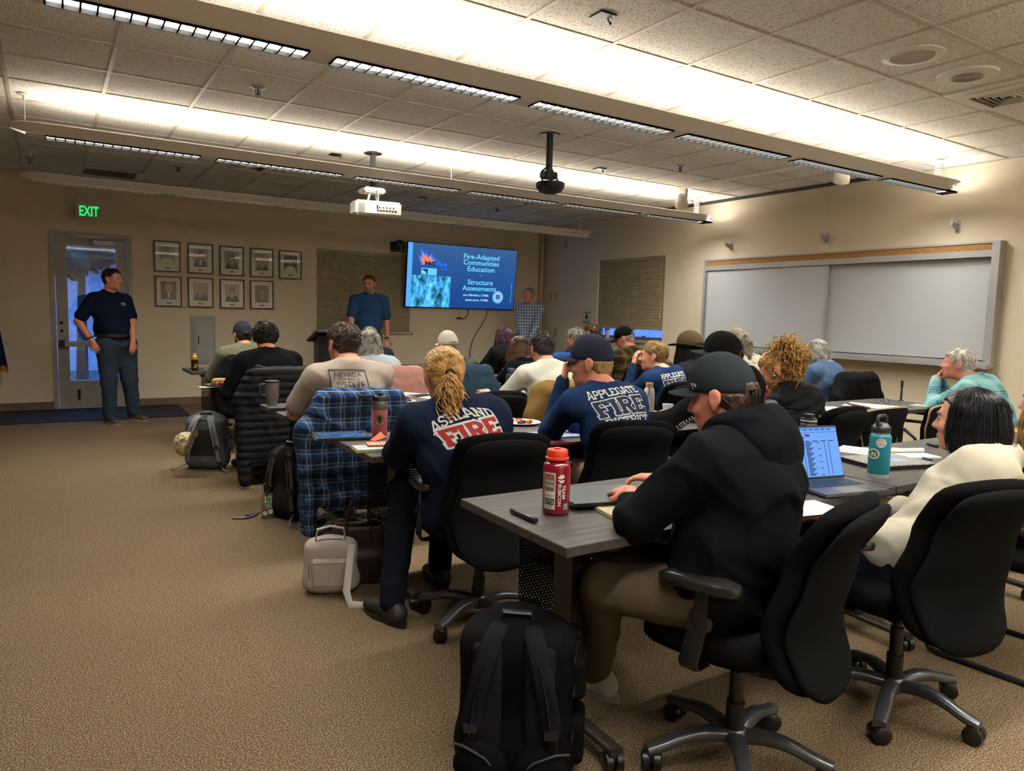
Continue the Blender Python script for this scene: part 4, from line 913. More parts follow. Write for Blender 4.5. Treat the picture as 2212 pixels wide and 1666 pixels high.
def font_polys(txt, height, width=None, bold=0.):
    cu = bpy.data.curves.new('tmp', 'FONT'); cu.body = txt; cu.size = 1; cu.align_x = 'CENTER'; cu.offset = bold; cu.resolution_u = 3
    o = bpy.data.objects.new('tmp', cu); COL.objects.link(o); bpy.context.view_layer.update(); me = o.to_mesh(); vs = [Vector((v.co.x, v.co.y)) for v in me.vertices]; fs = [[vs[i].copy() for i in p.vertices] for p in me.polygons]
    o.to_mesh_clear(); bpy.data.objects.remove(o); bpy.data.curves.remove(cu)
    if not fs: return []
    xs = [p.x for f in fs for p in f]; s = height/.72; sx = s if width is None else width/(max(xs)-min(xs)); cx = (max(xs)+min(xs))/2
    return [[Vector(((p.x-cx)*sx, p.y*s)) for p in f] for f in fs]
def decal(name, polys, mat, target, origin, u, v, n, off=.002, parent=None, cell=.02, arc=None, mats=None, midx=None):
    """lay flat shapes on a curved surface: 2-D shapes in the plane (u, v) at origin, dropped along n (into the surface) on target's mesh"""
    u, v, n, o0 = (Vector(nrm(x)) for x in (u, v, n, n)); org = Vector(origin); bm = bmesh.new()
    for k, pl in enumerate(polys):
        vs = [bm.verts.new((p[0], p[1], 0)) for p in pl]
        try: f = bm.faces.new(vs); f.material_index = midx[k] if midx else 0
        except Exception: pass
    xs = [p[0] for pl in polys for p in pl]; ys = [p[1] for pl in polys for p in pl]
    if cell:
        for ax, lo, hi in ((0, min(xs), max(xs)), (1, min(ys), max(ys))):
            c = lo+cell
            while c < hi:
                co = (c, 0, 0) if ax == 0 else (0, c, 0); no = (1, 0, 0) if ax == 0 else (0, 1, 0)
                bmesh.ops.bisect_plane(bm, geom=bm.verts[:]+bm.edges[:]+bm.faces[:], plane_co=co, plane_no=no); c += cell
    par_ = target.parent; base = Vector(par_.location) if par_ else Vector((0, 0, 0))
    bvh = BVHTree.FromPolygons([tuple(w.co+base) for w in target.data.vertices], [tuple(p.vertices) for p in target.data.polygons]) if target else None
    for w in bm.verts:
        x, y = w.co.x, w.co.y
        if arc: y += arc(x)
        p = org+u*x+v*y; hit = bvh.ray_cast(p-n*.6, n, 1.2); q = hit[0] if hit[0] is not None else p; w.co = q-n*off-base
    me = bpy.data.meshes.new(name); bm.to_mesh(me); bm.free()
    for mm in (mats or [mat]): me.materials.append(mm)
    o = bpy.data.objects.new(name, me); COL.objects.link(o); o.parent = parent or target; return o
# ================================================================ who sits where
def HC(u, v, y, dz=.125): p = PY(u, v, y); return V(p.x, p.y, p.z-dz)
def TZ(u, v, z=TH+.03): p = PZ(u, v, z); return V(*p)
CL = dict(black=cloth('black_knit', '141518', .12), hoodie=cloth('black_hoodie_fleece', '101216', .14, 500, .3), cream=cloth('cream_fleece', 'aca594', .05, 260, .4), navy=cloth('navy_sweatshirt', '171f33', .12), navy2=cloth('navy_long_sleeve_tee', '1c2e50', .1),
  tan=cloth('taupe_tee', '8d8176', .08), white=cloth('off_white_tee', 'a5a396', .05), polo=cloth('navy_polo', '141c2e', .12), blue=cloth('royal_blue_shirt', '29456c', .1), olive=cloth('heather_olive', '6c6b58', .08, 300, .3, .95, .45), slate=cloth('blue_grey_knit', '4a5f7d', .12, 200, .4, .95, .4),
  grey=cloth('grey_base_layer', '77777a', .06), vest=cloth('black_quilted_vest', '101113', .1, 300, .1, .6), gvest=cloth('grey_green_quilt', '4b4c48', .1, 300, .1, .7), pale=cloth('pale_blue_top', 'a9b6bd', .05), dark=cloth('dark_charcoal_knit', '232327', .1),
  jeans=cloth('blue_jeans', '313a47', .22, 500, .1), dkjeans=cloth('dark_navy_trousers', '171c26', .15), khaki=cloth('brown_work_trousers', '554a3c', .12), tank=cloth('tan_chinos', '8b7658', .1), blk=cloth('black_trousers', '131316', .1),
  gcap=cloth('slate_cap_twill', '282d32', .1, 500, .15), ncap=cloth('navy_cap_twill', '272b3a', .1, 500, .15), bcap=cloth('black_cap_twill', '141517', .1, 500, .15), wcap=cloth('white_cap_twill', 'bdb7a8', .05, 500, .15), felt=cloth('brown_felt', '4b3f2c', .12, 300, .4))
CHECK = plaid('blue_white_gingham', 'c3cbd6', [(0, .5, '2f4a78', .62)], .05, wob_=0, ang=120); BRPL = plaid('olive_brown_check', '4d4025', [(0, .42, '241f16', .75), (.5, .06, '8a7038', .6)], .11)
AQPL = plaid('aqua_windowpane', '6a9ba0', [(0, .06, '25506e', .8), (.12, .05, '25506e', .7), (.5, .25, '8fb8b3', .5)], .14); MULTI = plaid('pale_multi_print', 'b9b6a2', [(0, .3, '4b5f60', .6), (.4, .12, '8b9a78', .7), (.7, .08, 'a8705c', .6)], .07)
CHEV = plain('chevron_knit', 'b8b09e', .95, 0, .1)
def m_chev():
    m, t, b = nodes('zigzag_knit'); tc = N(t, 'ShaderNodeTexCoord'); sp = N(t, 'ShaderNodeSeparateXYZ'); L(t, tc.outputs['Object'], sp.inputs[0])
    z = mth(t, 'PINGPONG', mth(t, 'MULTIPLY', mth(t, 'ADD', sp.outputs[0], sp.outputs[1]), 1), .008); q = mth(t, 'FRACT', mth(t, 'MULTIPLY', mth(t, 'ADD', sp.outputs[2], z), 62)); f = mth(t, 'GREATER_THAN', q, .52)
    L(t, mixc(t, f, lin('c5bead'), lin('4f4b46')), b.inputs['Base Color']); b.inputs['Roughness'].default_value = .95; bump(t, b, q, .4, .004); return m
CHEV = m_chev()
HM = dict(brown=hairmat('hair_brown', '1c1410', '4a382b'), dark=hairmat('hair_dark', '0c0a0a', '2a211d'), black=hairmat('hair_black', '070709', '15151b', 40, .28), blonde=hairmat('hair_blonde', '7d5726', 'dcae6a', 70), curly=hairmat('hair_honey', '6b4820', 'd3a75e', 60),
  bun=hairmat('hair_light_brown', '3a2a18', '8d6a3c', 60), grey=hairmat('hair_long_grey', '3d3a37', 'a5a097', 55), greyb=hairmat('hair_grey_brown', '4a4036', '9c8e7a', 60), white=hairmat('hair_white', '8f8a80', 'd8d2c4', 60), ginger=hairmat('hair_sandy', '4a3826', '9d7c54', 60), purple=hairmat('hair_plum', '160a14', '4a2440', 50), sandy=hairmat('hair_fair', '5c4528', 'b08b58', 60), lbrown=hairmat('hair_mid_brown', '2a1c14', '6b4c34', 50), temple=hairmat('hair_temple_grey', '4a423c', 'a39a8e', 80))
P = {}
# --- standing at the front of the room
P['s1'] = person('standing man in navy polo and jeans by the glass door, thumbs in pockets', HC(243, 580, 9.62, .125), (.66, 9.66, .93), -150, -128, 0, skin='c', bulk=1.25, sh=.20, hs=1.03, hands=[V(.83, 9.47, .94), V(.42, 9.50, .96)], elbow=[V(1, .1, -.2), V(-1, .3, -.1)],
  hpose=[(V(-.1, -.3, -1), V(-.3, .9, 0), .7), (V(.35, -.2, -.8), V(.3, .9, 0), .7)], knees=[V(.80, 9.66, .5), V(.58, 9.56, .5)], feet=[V(.84, 9.72, .09), V(.58, 9.56, .09)], top=dict(mat=CL['polo'], sleeve='short', collar=1.1, e=.012, ff=20), pants=CL['jeans'], shoes='4a3a2a', hair_=dict(style='short', mat=HM['dark'], n=260, length=.03, r=.0035, vox=.009), belly=1.1, stand=True, vox=.010, pw=1.22)
P['s2'] = person('standing man in royal blue short-sleeved shirt before the closed shade', HC(797, 594, 10.0, .125), (3.93, 10.05, 1.0), 160, 143, -8, skin='c', bulk=1.15, sh=.21, hs=1.04, hands=[V(4.2, 9.98, .86), V(3.62, 9.9, .92)], elbow=[V(.8, .5, -.2), V(-.9, .5, -.2)], knees=[V(4.05, 10.05, .52), V(3.85, 10.05, .52)], feet=[V(4.06, 10.03, .09), V(3.84, 10.03, .09)],
  top=dict(mat=CL['blue'], sleeve='short', collar=1., e=.018, ff=22), pants=CL['khaki'], hair_=dict(style='short', mat=HM['lbrown'], n=260, length=.03, r=.0035, vox=.009), beard=dict(mat=HM['temple'], len=0), belly=.5, stand=True, pw=1.1)
P['s3'] = person('standing man in blue and white gingham shirt right of the television', HC(1142, 622, 10.25, .12), (6.82, 10.3, 1.0), 120, 100, -3, skin='c', bulk=1., sh=.2, hs=1.02, hands=[V(6.75, 10.05, .95), V(6.66, 10.12, .95)], elbow=[V(.8, .1, -.5), V(-.5, .9, -.5)], knees=[V(6.85, 10.36, .5), V(6.85, 10.22, .5)], feet=[V(6.87, 10.4, .09), V(6.85, 10.22, .09)],
  top=dict(mat=CHECK, sleeve='long', collar=1., e=.02), pants=CL['dkjeans'], hair_=dict(style='buzz', mat=HM['temple'], n=200, length=.012, r=.003, vox=.009), stand=True)
# --- front row
k1, f1, f1b = PZ(1308, 1275, .53), PZ(1288, 1470, .07), PZ(1243, 1350, .08)
P['p1'] = person('man in black hoodie and slate baseball cap at the front row, seen from behind', HC(1562, 765, 1.50, .132), (1.68, 1.42, .58), 11, 20, -10, skin='c', bulk=1.12, sh=.2, hs=.96, slide=False, hands=[V(*PZ(1362, 1066, .80)), V(*PZ(1400, 1045, .80))+V(.10, .05, 0)], elbow=[V(-1, -.35, -.75), V(.6, -.3, -1)], hpose=[(V(.25, 1, -.1), V(.3, 0, -1), .5), (V(-.5, 1, -.1), V(0, 0, -1), .5)],
  knees=[V(k1.x, k1.y, .54), V(1.62, 1.82, .54)], feet=[V(f1.x+.02, f1.y+.03, .08), V(f1b.x+.02, f1b.y, .08)], top=dict(mat=CL['hoodie'], sleeve='push', hood=True, e=.026, fold=.010, ff=19, name='hoodie'), pants=CL['khaki'], shoes='b0a89a', hair_=dict(style='short', mat=HM['brown'], n=900, length=.045, r=.0022, vox=.006, wave=.004), cap=dict(col=CL['gcap']), belly=.5, bow=.035, vox=.0085, nk=.115, nf_=.04)
P['p2'] = person('woman with black bob hair in cream fleece at the front row', HC(2096, 832, 1.30, .13), (2.55, 1.38, .50), 14, 12, 0, slide=False, skin='a', bulk=.98, sh=.165, hs=.98, hands=[V(2.38, 1.5, .66), V(2.72, 1.62, .66)], elbow=[V(-.7, .25, -1), V(.7, -.3, -1)], fem=1, top=dict(mat=CL['cream'], e=.024, collar=1.9, fold=.008, ff=22, name='fleece_jacket'), pants=CL['dkjeans'], hair_=dict(style='bob', mat=HM['black'], n=1500, length=.135, r=.0016, spread=.025, wave=.002, vox=.006), vox=.0085, knees=[V(2.36, 1.66, .55), V(2.62, 1.72, .55)])
P['p3'] = person('person in zigzag grey and cream knit at the right edge of the front row', V(3.56, 1.34, 1.06), (3.50, 1.26, .52), 5, 10, 0, fem=1, bulk=1., sh=.17, top=dict(mat=CHEV, e=.024, loose=True, name='sweater'), pants=CL['blk'], hair_=dict(style='long', mat=HM['sandy'], n=300, length=.25, r=.003, vox=.01), hands=[V(3.42, 1.56, .64), V(3.62, 1.56, .64)])
# --- second row
fa, fb = PZ(835, 1300, .07), PZ(950, 1235, .07)
P['ash'] = person('woman with blonde ponytail in navy fire rescue sweatshirt, second row', HC(958, 752, 2.80, .12), (1.56, 2.72, .56), 2, -6, -10, skin='a', bulk=1.30, sh=.19, fem=1, hands=[V(1.42, 3.16, .79), V(1.66, 3.18, .79)], elbow=[V(-.6, -.2, -1), V(.6, -.2, -1)], knees=[V(1.36, 3.02, .55), V(1.62, 3.12, .55)], feet=[V(fa.x, fa.y-.06, .08), V(fb.x, fb.y, .08)], top=dict(mat=CL['navy'], e=.02, fold=.007, ff=20, loose=True, name='sweatshirt'), pants=CL['dkjeans'],
  hair_=dict(style='pony', mat=HM['blonde'], n=1500, length=.27, r=.0022, tie=(190, -18), wave=.011, curl=.4, spread=.019, vox=.006), vox=.009, bow=.05)
P['app'] = person('man in navy cap and navy fire district shirt, chin on hand, second row', HC(1278, 727, 2.85, .135), (2.38, 2.72, .56), 0, 36, -4, skin='c', bulk=1.05, sh=.2, hs=1.03, hands=[V(*PY(1216, 822, 2.98)), V(2.36, 3.12, .80)], elbow=[V(-.1, .35, -1), V(.5, -.1, -1)], hpose=[(V(.25, .0, .9), V(.5, -.2, -.1), 1.2), (V(-.6, .5, 0), V(0, 0, -1), .6)], top=dict(mat=CL['navy2'], e=.017, fold=.007, ff=22, name='long_sleeve_shirt'), pants=CL['tank'],
  hair_=dict(style='short', mat=HM['sandy'], n=900, length=.04, r=.002, vox=.006), cap=dict(col=CL['ncap'], opening=False), vox=.009, bow=.06)
P['truck'] = person('man in black mesh-back cap and black hoodie with lettered sleeve, second row', HC(1560, 720, 2.84, .135), (3.2, 2.72, .56), 12, 38, 0, skin='b', bulk=1.15, sh=.2, hs=1.03, hands=[V(2.86, 3.16, .79), V(3.3, 3.2, .79)], elbow=[V(-.7, -.1, -.9), V(.6, 0, -1)], top=dict(mat=CL['hoodie'], e=.022, hood=True, name='hoodie'), pants=CL['blk'], hair_=dict(style='short', mat=HM['dark'], n=250, length=.03, r=.003), cap=dict(col=CL['bcap'], brimcol=CL['gcap'], tilt=.05), gl='')
P['curl'] = person('woman with curly honey-blonde ponytail, black quilted vest, head bent, second row', HC(1680, 760, 2.82, .115), (3.86, 2.62, .54), 12, 34, -34, skin='a', bulk=.95, sh=.165, fem=1, hands=[V(3.42, 3.08, .80), V(3.62, 3.14, .80)], elbow=[V(-1, -.1, -.9), V(.8, 0, -.8)], top=dict(mat=CL['vest'], sleeve='none', e=.03, puffer=True, under=CL['grey'], collar=2., name='quilted_vest'), pants=CL['jeans'],
  hair_=dict(style='pony', mat=HM['curly'], n=900, length=.36, r=.0026, tie=(180, 42), wave=.014, curl=1, spread=.046, vox=.007), vox=.0095)
P['old'] = person('white-haired man in aqua checked shirt, chin on clasped hands by the whiteboard', HC(2072, 754, 2.88, .12), (6.1, 2.58, .55), 10, 24, 6, skin='c', bulk=1.05, sh=.2, hands=[V(*PY(2022, 818, 3.02))+V(0, 0, -.0), V(*PY(2034, 822, 3.02))], elbow=[V(-.3, .5, -1), V(.6, .3, -1)], hpose=[(V(.3, -.3, .6), V(.3, -.8, 0), 1.), (V(-.3, -.3, .6), V(-.3, -.8, 0), 1.)], top=dict(mat=AQPL, e=.018, collar=1.2), pants=CL['jeans'], hair_=dict(style='short', mat=HM['white'], n=450, length=.05, r=.003, vox=.008))
# --- third row
P['nev'] = person('bearded man in taupe T-shirt with a printed back, third row', HC(742, 697, 4.14, .125), (1.52, 4.2, .56), 2, 8, -6, skin='c', bulk=1.15, sh=.205, hs=1.04, hands=[V(1.3, 4.5, .79), V(1.6, 4.52, .79)], elbow=[V(-.6, -.2, -1), V(.6, -.2, -1)], top=dict(mat=CL['tan'], sleeve='short', e=.018, ff=18), pants=CL['dkjeans'], hair_=dict(style='short', mat=HM['brown'], n=800, length=.04, r=.0025, vox=.007), beard=dict(mat=HM['ginger'], len=.08), vox=.0105, bow=.05)
P['whi'] = person('man in off-white long-sleeved shirt with a green round print, third row', HC(1172, 718, 4.25, .12), (3.02, 4.2, .56), -6, -12, -22, skin='d', bulk=.98, sh=.19, hands=[V(2.72, 4.6, .79), V(3.02, 4.62, .79)], elbow=[V(-.6, -.1, -1), V(.6, 0, -1)], top=dict(mat=CL['white'], e=.018, ff=22, fold=.008, name='long_sleeve_shirt'), pants=CL['blk'], hair_=dict(style='short', mat=HM['dark'], n=900, length=.028, r=.0025, vox=.007), gl='', vox=.0105, bow=.06)
P['bun'] = person('man with curly low bun in navy shirt, hand at his mouth, third row', HC(1412, 737, 4.25, .12), (4.2, 4.2, .55), 10, 40, 0, skin='a', bulk=.92, sh=.185, hands=[V(*PY(1368, 792, 4.38)), V(4.2, 4.62, .79)], elbow=[V(-.2, .3, -1), V(.6, 0, -1)], hpose=[(V(.25, .1, .9), V(.8, -.3, 0), .5), None], top=dict(mat=CL['navy2'], e=.02, name='long_sleeve_shirt'), pants=CL['blk'], hair_=dict(style='bun', mat=HM['bun'], n=700, r=.0028, tie=(182, -42), spread=.04, wave=.008, vox=.008), vox=.0105)
P['hat'] = person('person in brown felt hat with long black hair, third row', HC(1488, 722, 4.42, .13), (4.72, 4.3, .54), 0, 16, 0, skin='b', fem=1, bulk=.95, sh=.17, top=dict(mat=CL['dark'], e=.02), pants=CL['blk'], hair_=dict(style='long', mat=HM['black'], n=600, length=.26, r=.003, vox=.01), hands=[V(4.5, 4.7, .79), V(4.8, 4.7, .79)])
P['ptl'] = person('woman with long grey-brown ponytail in pale printed shirt, third row', HC(1590, 710, 4.45, .12), (5.24, 4.36, .56), -6, -4, 0, skin='a', fem=1, bulk=1., sh=.175, top=dict(mat=MULTI, e=.02, collar=.9), pants=CL['jeans'], hair_=dict(style='pony', mat=HM['greyb'], n=600, length=.30, r=.003, tie=(185, 12), wave=.006, curl=.1, spread=.016, vox=.009), hands=[V(5, 4.72, .79), V(5.3, 4.72, .79)])
P['blu'] = person('woman with grey streaked hair and glasses in blue knit, before the whiteboard', HC(1762, 733, 4.3, .12), (6.28, 4.2, .54), 5, 28, 12, skin='a', fem=1, bulk=1., sh=.17, top=dict(mat=CL['slate'], e=.024, name='sweater'), pants=CL['jeans'], hair_=dict(style='long', mat=HM['grey'], n=500, length=.13, r=.003, vox=.009, spread=.02), gl='', hands=[V(6.0, 4.6, .79), V(6.3, 4.6, .79)])
# --- fourth row
P['bsw'] = person('dark-haired man in black sweater, fourth row at the aisle', HC(573, 697, 5.98, .12), (1.52, 5.95, .56), 2, -8, -14, skin='a', bulk=1.05, sh=.2, hands=[V(1.3, 6.2, .79), V(1.6, 6.22, .79)], elbow=[V(-.6, -.2, -1), V(.6, -.2, -1)], top=dict(mat=CL['black'], e=.02, collar=.9, name='sweater'), pants=CL['dkjeans'], hair_=dict(style='messy', mat=HM['dark'], n=600, length=.06, r=.0035, vox=.009), bow=.06, eyes=False)
P['gry'] = person('woman with long wavy grey hair and pale blue top, fourth row', HC(798, 715, 5.85, .12), (2.4, 5.78, .54), -4, -14, 0, skin='a', fem=1, bulk=1.02, sh=.17, top=dict(mat=CL['pale'], e=.02), pants=CL['jeans'], hair_=dict(style='long', mat=HM['grey'], n=900, length=.27, r=.0035, vox=.009, wave=.018, curl=.5, spread=.03), hands=[V(2.2, 6.2, .79), V(2.5, 6.2, .79)], eyes=False)
P['wcp'] = person('person in white cap and grey-green quilted vest, fourth row', HC(968, 716, 5.85, .135), (3.08, 5.78, .55), -4, 2, -6, skin='a', bulk=1., sh=.185, top=dict(mat=CL['gvest'], sleeve='none', e=.034, puffer=True, collar=2., under=CL['dark'], name='quilted_vest'), pants=CL['jeans'], hair_=dict(style='short', mat=HM['greyb'], n=250, length=.03, r=.004, vox=.009), cap=dict(col=CL['wcap']), hands=[V(2.9, 6.2, .79), V(3.2, 6.2, .79)], eyes=False)
P['lbr'] = person('woman with long straight brown hair in black sweater, fourth row', HC(1120, 727, 5.9, .12), (3.95, 5.82, .54), 6, 36, 0, skin='a', fem=1, bulk=.95, sh=.165, top=dict(mat=CL['black'], e=.022, name='sweater'), pants=CL['blk'], hair_=dict(style='long', mat=HM['lbrown'], n=800, length=.30, r=.003, vox=.009, wave=.007), hands=[V(3.7, 6.22, .79), V(4.0, 6.22, .79)])
P['brn'] = person('man in black cap and olive-brown checked shirt, head bowed, fourth row', HC(1350, 706, 5.95, .13), (5.2, 5.82, .56), 10, 34, -24, skin='c', bulk=1.12, sh=.205, top=dict(mat=BRPL, e=.024, collar=1.1), pants=CL['jeans'], hair_=dict(style='short', mat=HM['temple'], n=350, length=.03, r=.003, vox=.008), cap=dict(col=CL['bcap']), hands=[V(4.9, 6.2, .79), V(5.2, 6.22, .79)])
# --- fifth row
P['olv'] = person('man in grey cap and heather olive sweater, front table at the aisle', HC(524, 695, 7.5, .135), (1.6, 7.42, .56), 2, 10, -4, skin='b', bulk=1.08, sh=.2, top=dict(mat=CL['olive'], e=.022, name='sweater'), pants=CL['dkjeans'], hair_=dict(style='short', mat=HM['dark'], n=250, length=.025, r=.004, vox=.009), cap=dict(col=CL['gcap']), hands=[V(1.4, 7.8, .79), V(1.7, 7.82, .79)], beard=dict(mat=HM['dark'], len=0), eyes=False, vox=.012)
P['gb5'] = person('person with short grey-brown hair half hidden behind the long grey hair', HC(798, 706, 7.5, .12), (2.95, 7.42, .55), 0, -10, 0, skin='c', top=dict(mat=CL['dark'], e=.02), pants=CL['blk'], hair_=dict(style='short', mat=HM['greyb'], n=300, length=.02, r=.004, vox=.01), hands=[V(2.8, 7.8, .79), V(3.1, 7.8, .79)], eyes=False, vox=.012)
P['pur'] = person('woman with dark purple hair in a black top, fifth row', HC(1088, 708, 7.5, .12), (4.6, 7.42, .55), 0, 14, 0, skin='a', fem=1, bulk=1., sh=.17, top=dict(mat=CL['black'], e=.022), pants=CL['blk'], hair_=dict(style='long', mat=HM['purple'], n=500, length=.15, r=.004, vox=.01, wave=.01, spread=.02), hands=[V(4.4, 7.8, .79), V(4.7, 7.8, .79)], vox=.012)
P['gls'] = person('woman with short grey hair and glasses in profile, fifth row', HC(1243, 711, 7.5, .12), (5.85, 7.42, .55), 10, 42, 0, skin='a', fem=1, bulk=1., sh=.17, top=dict(mat=CL['dark'], e=.022), pants=CL['blk'], hair_=dict(style='messy', mat=HM['grey'], n=450, length=.06, r=.004, vox=.009, wave=.01), gl='', hands=[V(5.6, 7.8, .79), V(5.9, 7.8, .79)], vox=.012)
P['not'] = person('person with brown swept hair below the wall notice, farthest back', HC(1277, 700, 8.0, .12), (6.5, 7.85, .56), 0, 22, 0, skin='c', top=dict(mat=CL['dark'], e=.022), pants=CL['blk'], hair_=dict(style='short', mat=HM['lbrown'], n=350, length=.05, r=.004, vox=.01), vox=.012, eyes=False)
# ---------------------------------------------------------------- prints on clothes
M_PW = plain('print_white', 'c4c6c4', .85, 0, .03); M_PR = plain('print_red', '9c2a26', .85, 0, .05); M_PD = plain('print_charcoal', '35353a', .85); M_PN = plain('print_navy', '16233f', .85); M_PG = plain('print_lime', '93b32c', .85); M_PT = plain('print_teal', '8fd0c4', .85)
def back_frame(c, du=0, dv=0, rot=0, tl=28):
    u = c['br']; v = nrm(c['sp']); a = R(rot); u2 = u*math.cos(a)+v*math.sin(a); v2 = -u*math.sin(a)+v*math.cos(a); n = c['fw']; q = R(tl); n3 = n*math.cos(q)-v*math.sin(q); v3 = v*math.cos(q)+n*math.sin(q); u2 = u*math.cos(a)+v3*math.sin(a); v2 = -u*math.sin(a)+v3*math.cos(a)
    return c['Ch']+u*du+v3*dv-n*.10, u2, v2, n3
def off(pl, dx, dy): return [[Vector((p[0]+dx, p[1]+dy)) for p in q] for q in pl]
c = P['app']; o, u, v, n = back_frame(c, -.02, .15, 2)
decal('shirt_print', off(block_text('APPLEGATE', .042, .26, .19), 0, .0), M_PW, c['shirt'], o, u, v, n, .0025); decal('shirt_print', off(block_text('DISTRICT', .042, .245, .19), .01, -.155), M_PW, c['shirt'], o, u, v, n, .0025)
decal('shirt_print', off(block_text('FIRE', .082, .245, .25, .0045), 0, -.100), M_PW, c['shirt'], o, u, v, n, .0025); decal('shirt_print', off(block_text('FIRE', .082, .245, .25, .0), 0, -.100), M_PN, c['shirt'], o, u, v, n, .0042)
c = P['bun']; o, u, v, n = back_frame(c, .0, .12, 2)
decal('shirt_print', off(block_text('APPLEGATE', .04, .25, .19), 0, .0), M_PW, c['shirt'], o, u, v, n, .003); decal('shirt_print', off(block_text('DISTRICT', .04, .24, .19), 0, -.16), M_PW, c['shirt'], o, u, v, n, .003)
decal('shirt_print', off(block_text('FIRE', .082, .245, .25, .0045), 0, -.100), M_PW, c['shirt'], o, u, v, n, .003); decal('shirt_print', off(block_text('FIRE', .082, .245, .25, .0), 0, -.100), M_PN, c['shirt'], o, u, v, n, .0048)
c = P['ash']; o, u, v, n = back_frame(c, -.03, .115, 8); arc = lambda x: -2.2*x*x
decal('shirt_print', off(block_text('ASHLAND', .045, .26, .2), 0, .012), M_PW, c['shirt'], o, u, v, n, .0025, arc=arc); decal('shirt_print', off(block_text('RESCUE', .046, .22, .2), 0, -.155), M_PW, c['shirt'], o, u, v, n, .0025)
decal('shirt_print', off(block_text('FIRE', .075, .24, .27, .008), 0, -.09), M_PW, c['shirt'], o, u, v, n, .0025); decal('shirt_print', off(block_text('FIRE', .075, .24, .27, .0), 0, -.09), M_PR, c['shirt'], o, u, v, n, .0042)
c = P['nev']; o, u, v, n = back_frame(c, -.05, .125, -2)
fr = [[Vector(p) for p in q] for q in (((-.105, .075), (.105, .075), (.105, .082), (-.105, .082)), ((-.105, -.13), (-.098, -.13), (-.098, .075), (-.105, .075)), ((.098, -.13), (.105, -.13), (.105, .075), (.098, .075)), ((-.105, -.137), (.105, -.137), (.105, -.13), (-.105, -.13)))]
fish = []
for i in range(14):
    t0, t1 = i/14, (i+1)/14; w = lambda t: .028*math.sin(PI*min(1, t*1.02))**.7*(1-.45*t)+.003; cx = lambda t: -.08+.16*t; cy = lambda t: -.055+.05*t
    if i % 2 == 0 or i in (1, 13): fish.append([Vector((cx(t0), cy(t0)-w(t0))), Vector((cx(t1), cy(t1)-w(t1))), Vector((cx(t1), cy(t1)+w(t1))), Vector((cx(t0), cy(t0)+w(t0)))])
for i in range(9): x = -.09+.02*i; fish.append([Vector((x, -.115)), Vector((x+.014, -.115)), Vector((x+.012, -.098-.006*(i % 3))), Vector((x+.003, -.1))])
decal('shirt_print', fr+off(font_polys('NEVADA', .026, .15, .01), 0, .04)+off(font_polys('DEPARTMENT OF', .013, .115, .01), 0, .02)+off(font_polys('WILDLIFE', .026, .15, .01), 0, -.012)+fish, M_PD, c['shirt'], o, u, v, n, .0035)
c = P['whi']; o, u, v, n = back_frame(c, .055, .045, 0)
disc = lambda r, k=28, cx=0, cy=0: [[Vector((cx+r*math.cos(2*PI*i/k), cy+r*math.sin(2*PI*i/k))) for i in range(k)]]
decal('shirt_print', disc(.092), M_PD, c['shirt'], o, u, v, n, .003); decal('shirt_print', disc(.088), M_PG, c['shirt'], o, u, v, n, .005)
st = [[(-.12, -.012), (-.07, -.012), (-.045, .035), (-.03, .035), (-.025, .048), (-.055, .048), (-.082, .0), (-.12, .0)], [(-.02, -.012), (-.005, -.012), (.03, .048), (.01, .048)], [(.02, .0), (.05, -.03), (.1, -.03), (.1, -.018), (.055, -.018), (.03, .006)], [(-.06, -.05), (.03, -.05), (.03, -.038), (-.06, -.038)]]
decal('shirt_print', [[Vector((x*1.08+.002, y*1.15-.003)) for x, y in q] for q in st], M_PD, c['shirt'], o, u, v, n, .0062); decal('shirt_print', [[Vector(p) for p in q] for q in st], M_PT, c['shirt'], o, u, v, n, .0075)
c = P['truck']; a, b, _ = c['arms'][0]; ax = nrm(b-a); nn = nrm(-hrt(12)*.75-hdir(12)*.65)
decal('sleeve_print', font_polys('NORTHWEST', .036, .24, .02), M_PW, c['shirt'], (a+b)/2-nn*-.1+V(0, 0, -.03), ax, nrm(np.cross(-nn, ax))*-1 if nrm(np.cross(-nn, ax))[2] < -9 else nrm(np.cross(-nn, ax))*-1, -nn, .003, cell=.02)
c = P['s1']; h_ = c['h']; fr_ = c['bf']; decal('chest_logo', off(font_polys('FIRE', .016, .05, .03), 0, .008)+off(font_polys('SAFETY', .010, .055, .02), 0, -.010), M_PW, c['shirt'], c['Ch']+c['br']*-.095+V(0, 0, .06)+fr_*.3, -c['br'], V(0, 0, 1), -fr_, .003)
c = P['s2']; decal('chest_logo', [[Vector(p) for p in ((-.018, 0), (.018, 0), (.018, .018), (-.018, .018))]], M_PR, c['shirt'], c['Ch']+c['br']*-.1+V(0, 0, .08)+c['bf']*.3, -c['br'], V(0, 0, 1), -c['bf'], .003)
c = P['p1']; h = c['h']
capo = [q for q in bpy.data.objects if q.parent == c['t'] and q.name.startswith('cap')][0]
decal('cap_mark', [[Vector(p) for p in q] for q in (((-.009, -.004), (-.006, -.004), (-.001, .010), (-.004, .010)), ((-.01, .002), (.004, .002), (.004, .005), (-.01, .005)), ((.002, .010), (.012, .010), (.012, .007), (.002, .007)), ((.009, .01), (.012, .01), (.006, -.010), (.003, -.010)))], M_PW, capo, h.p(-.14, .052, .045), h.M[1]*1, h.u, h.r, .0015, cell=0)
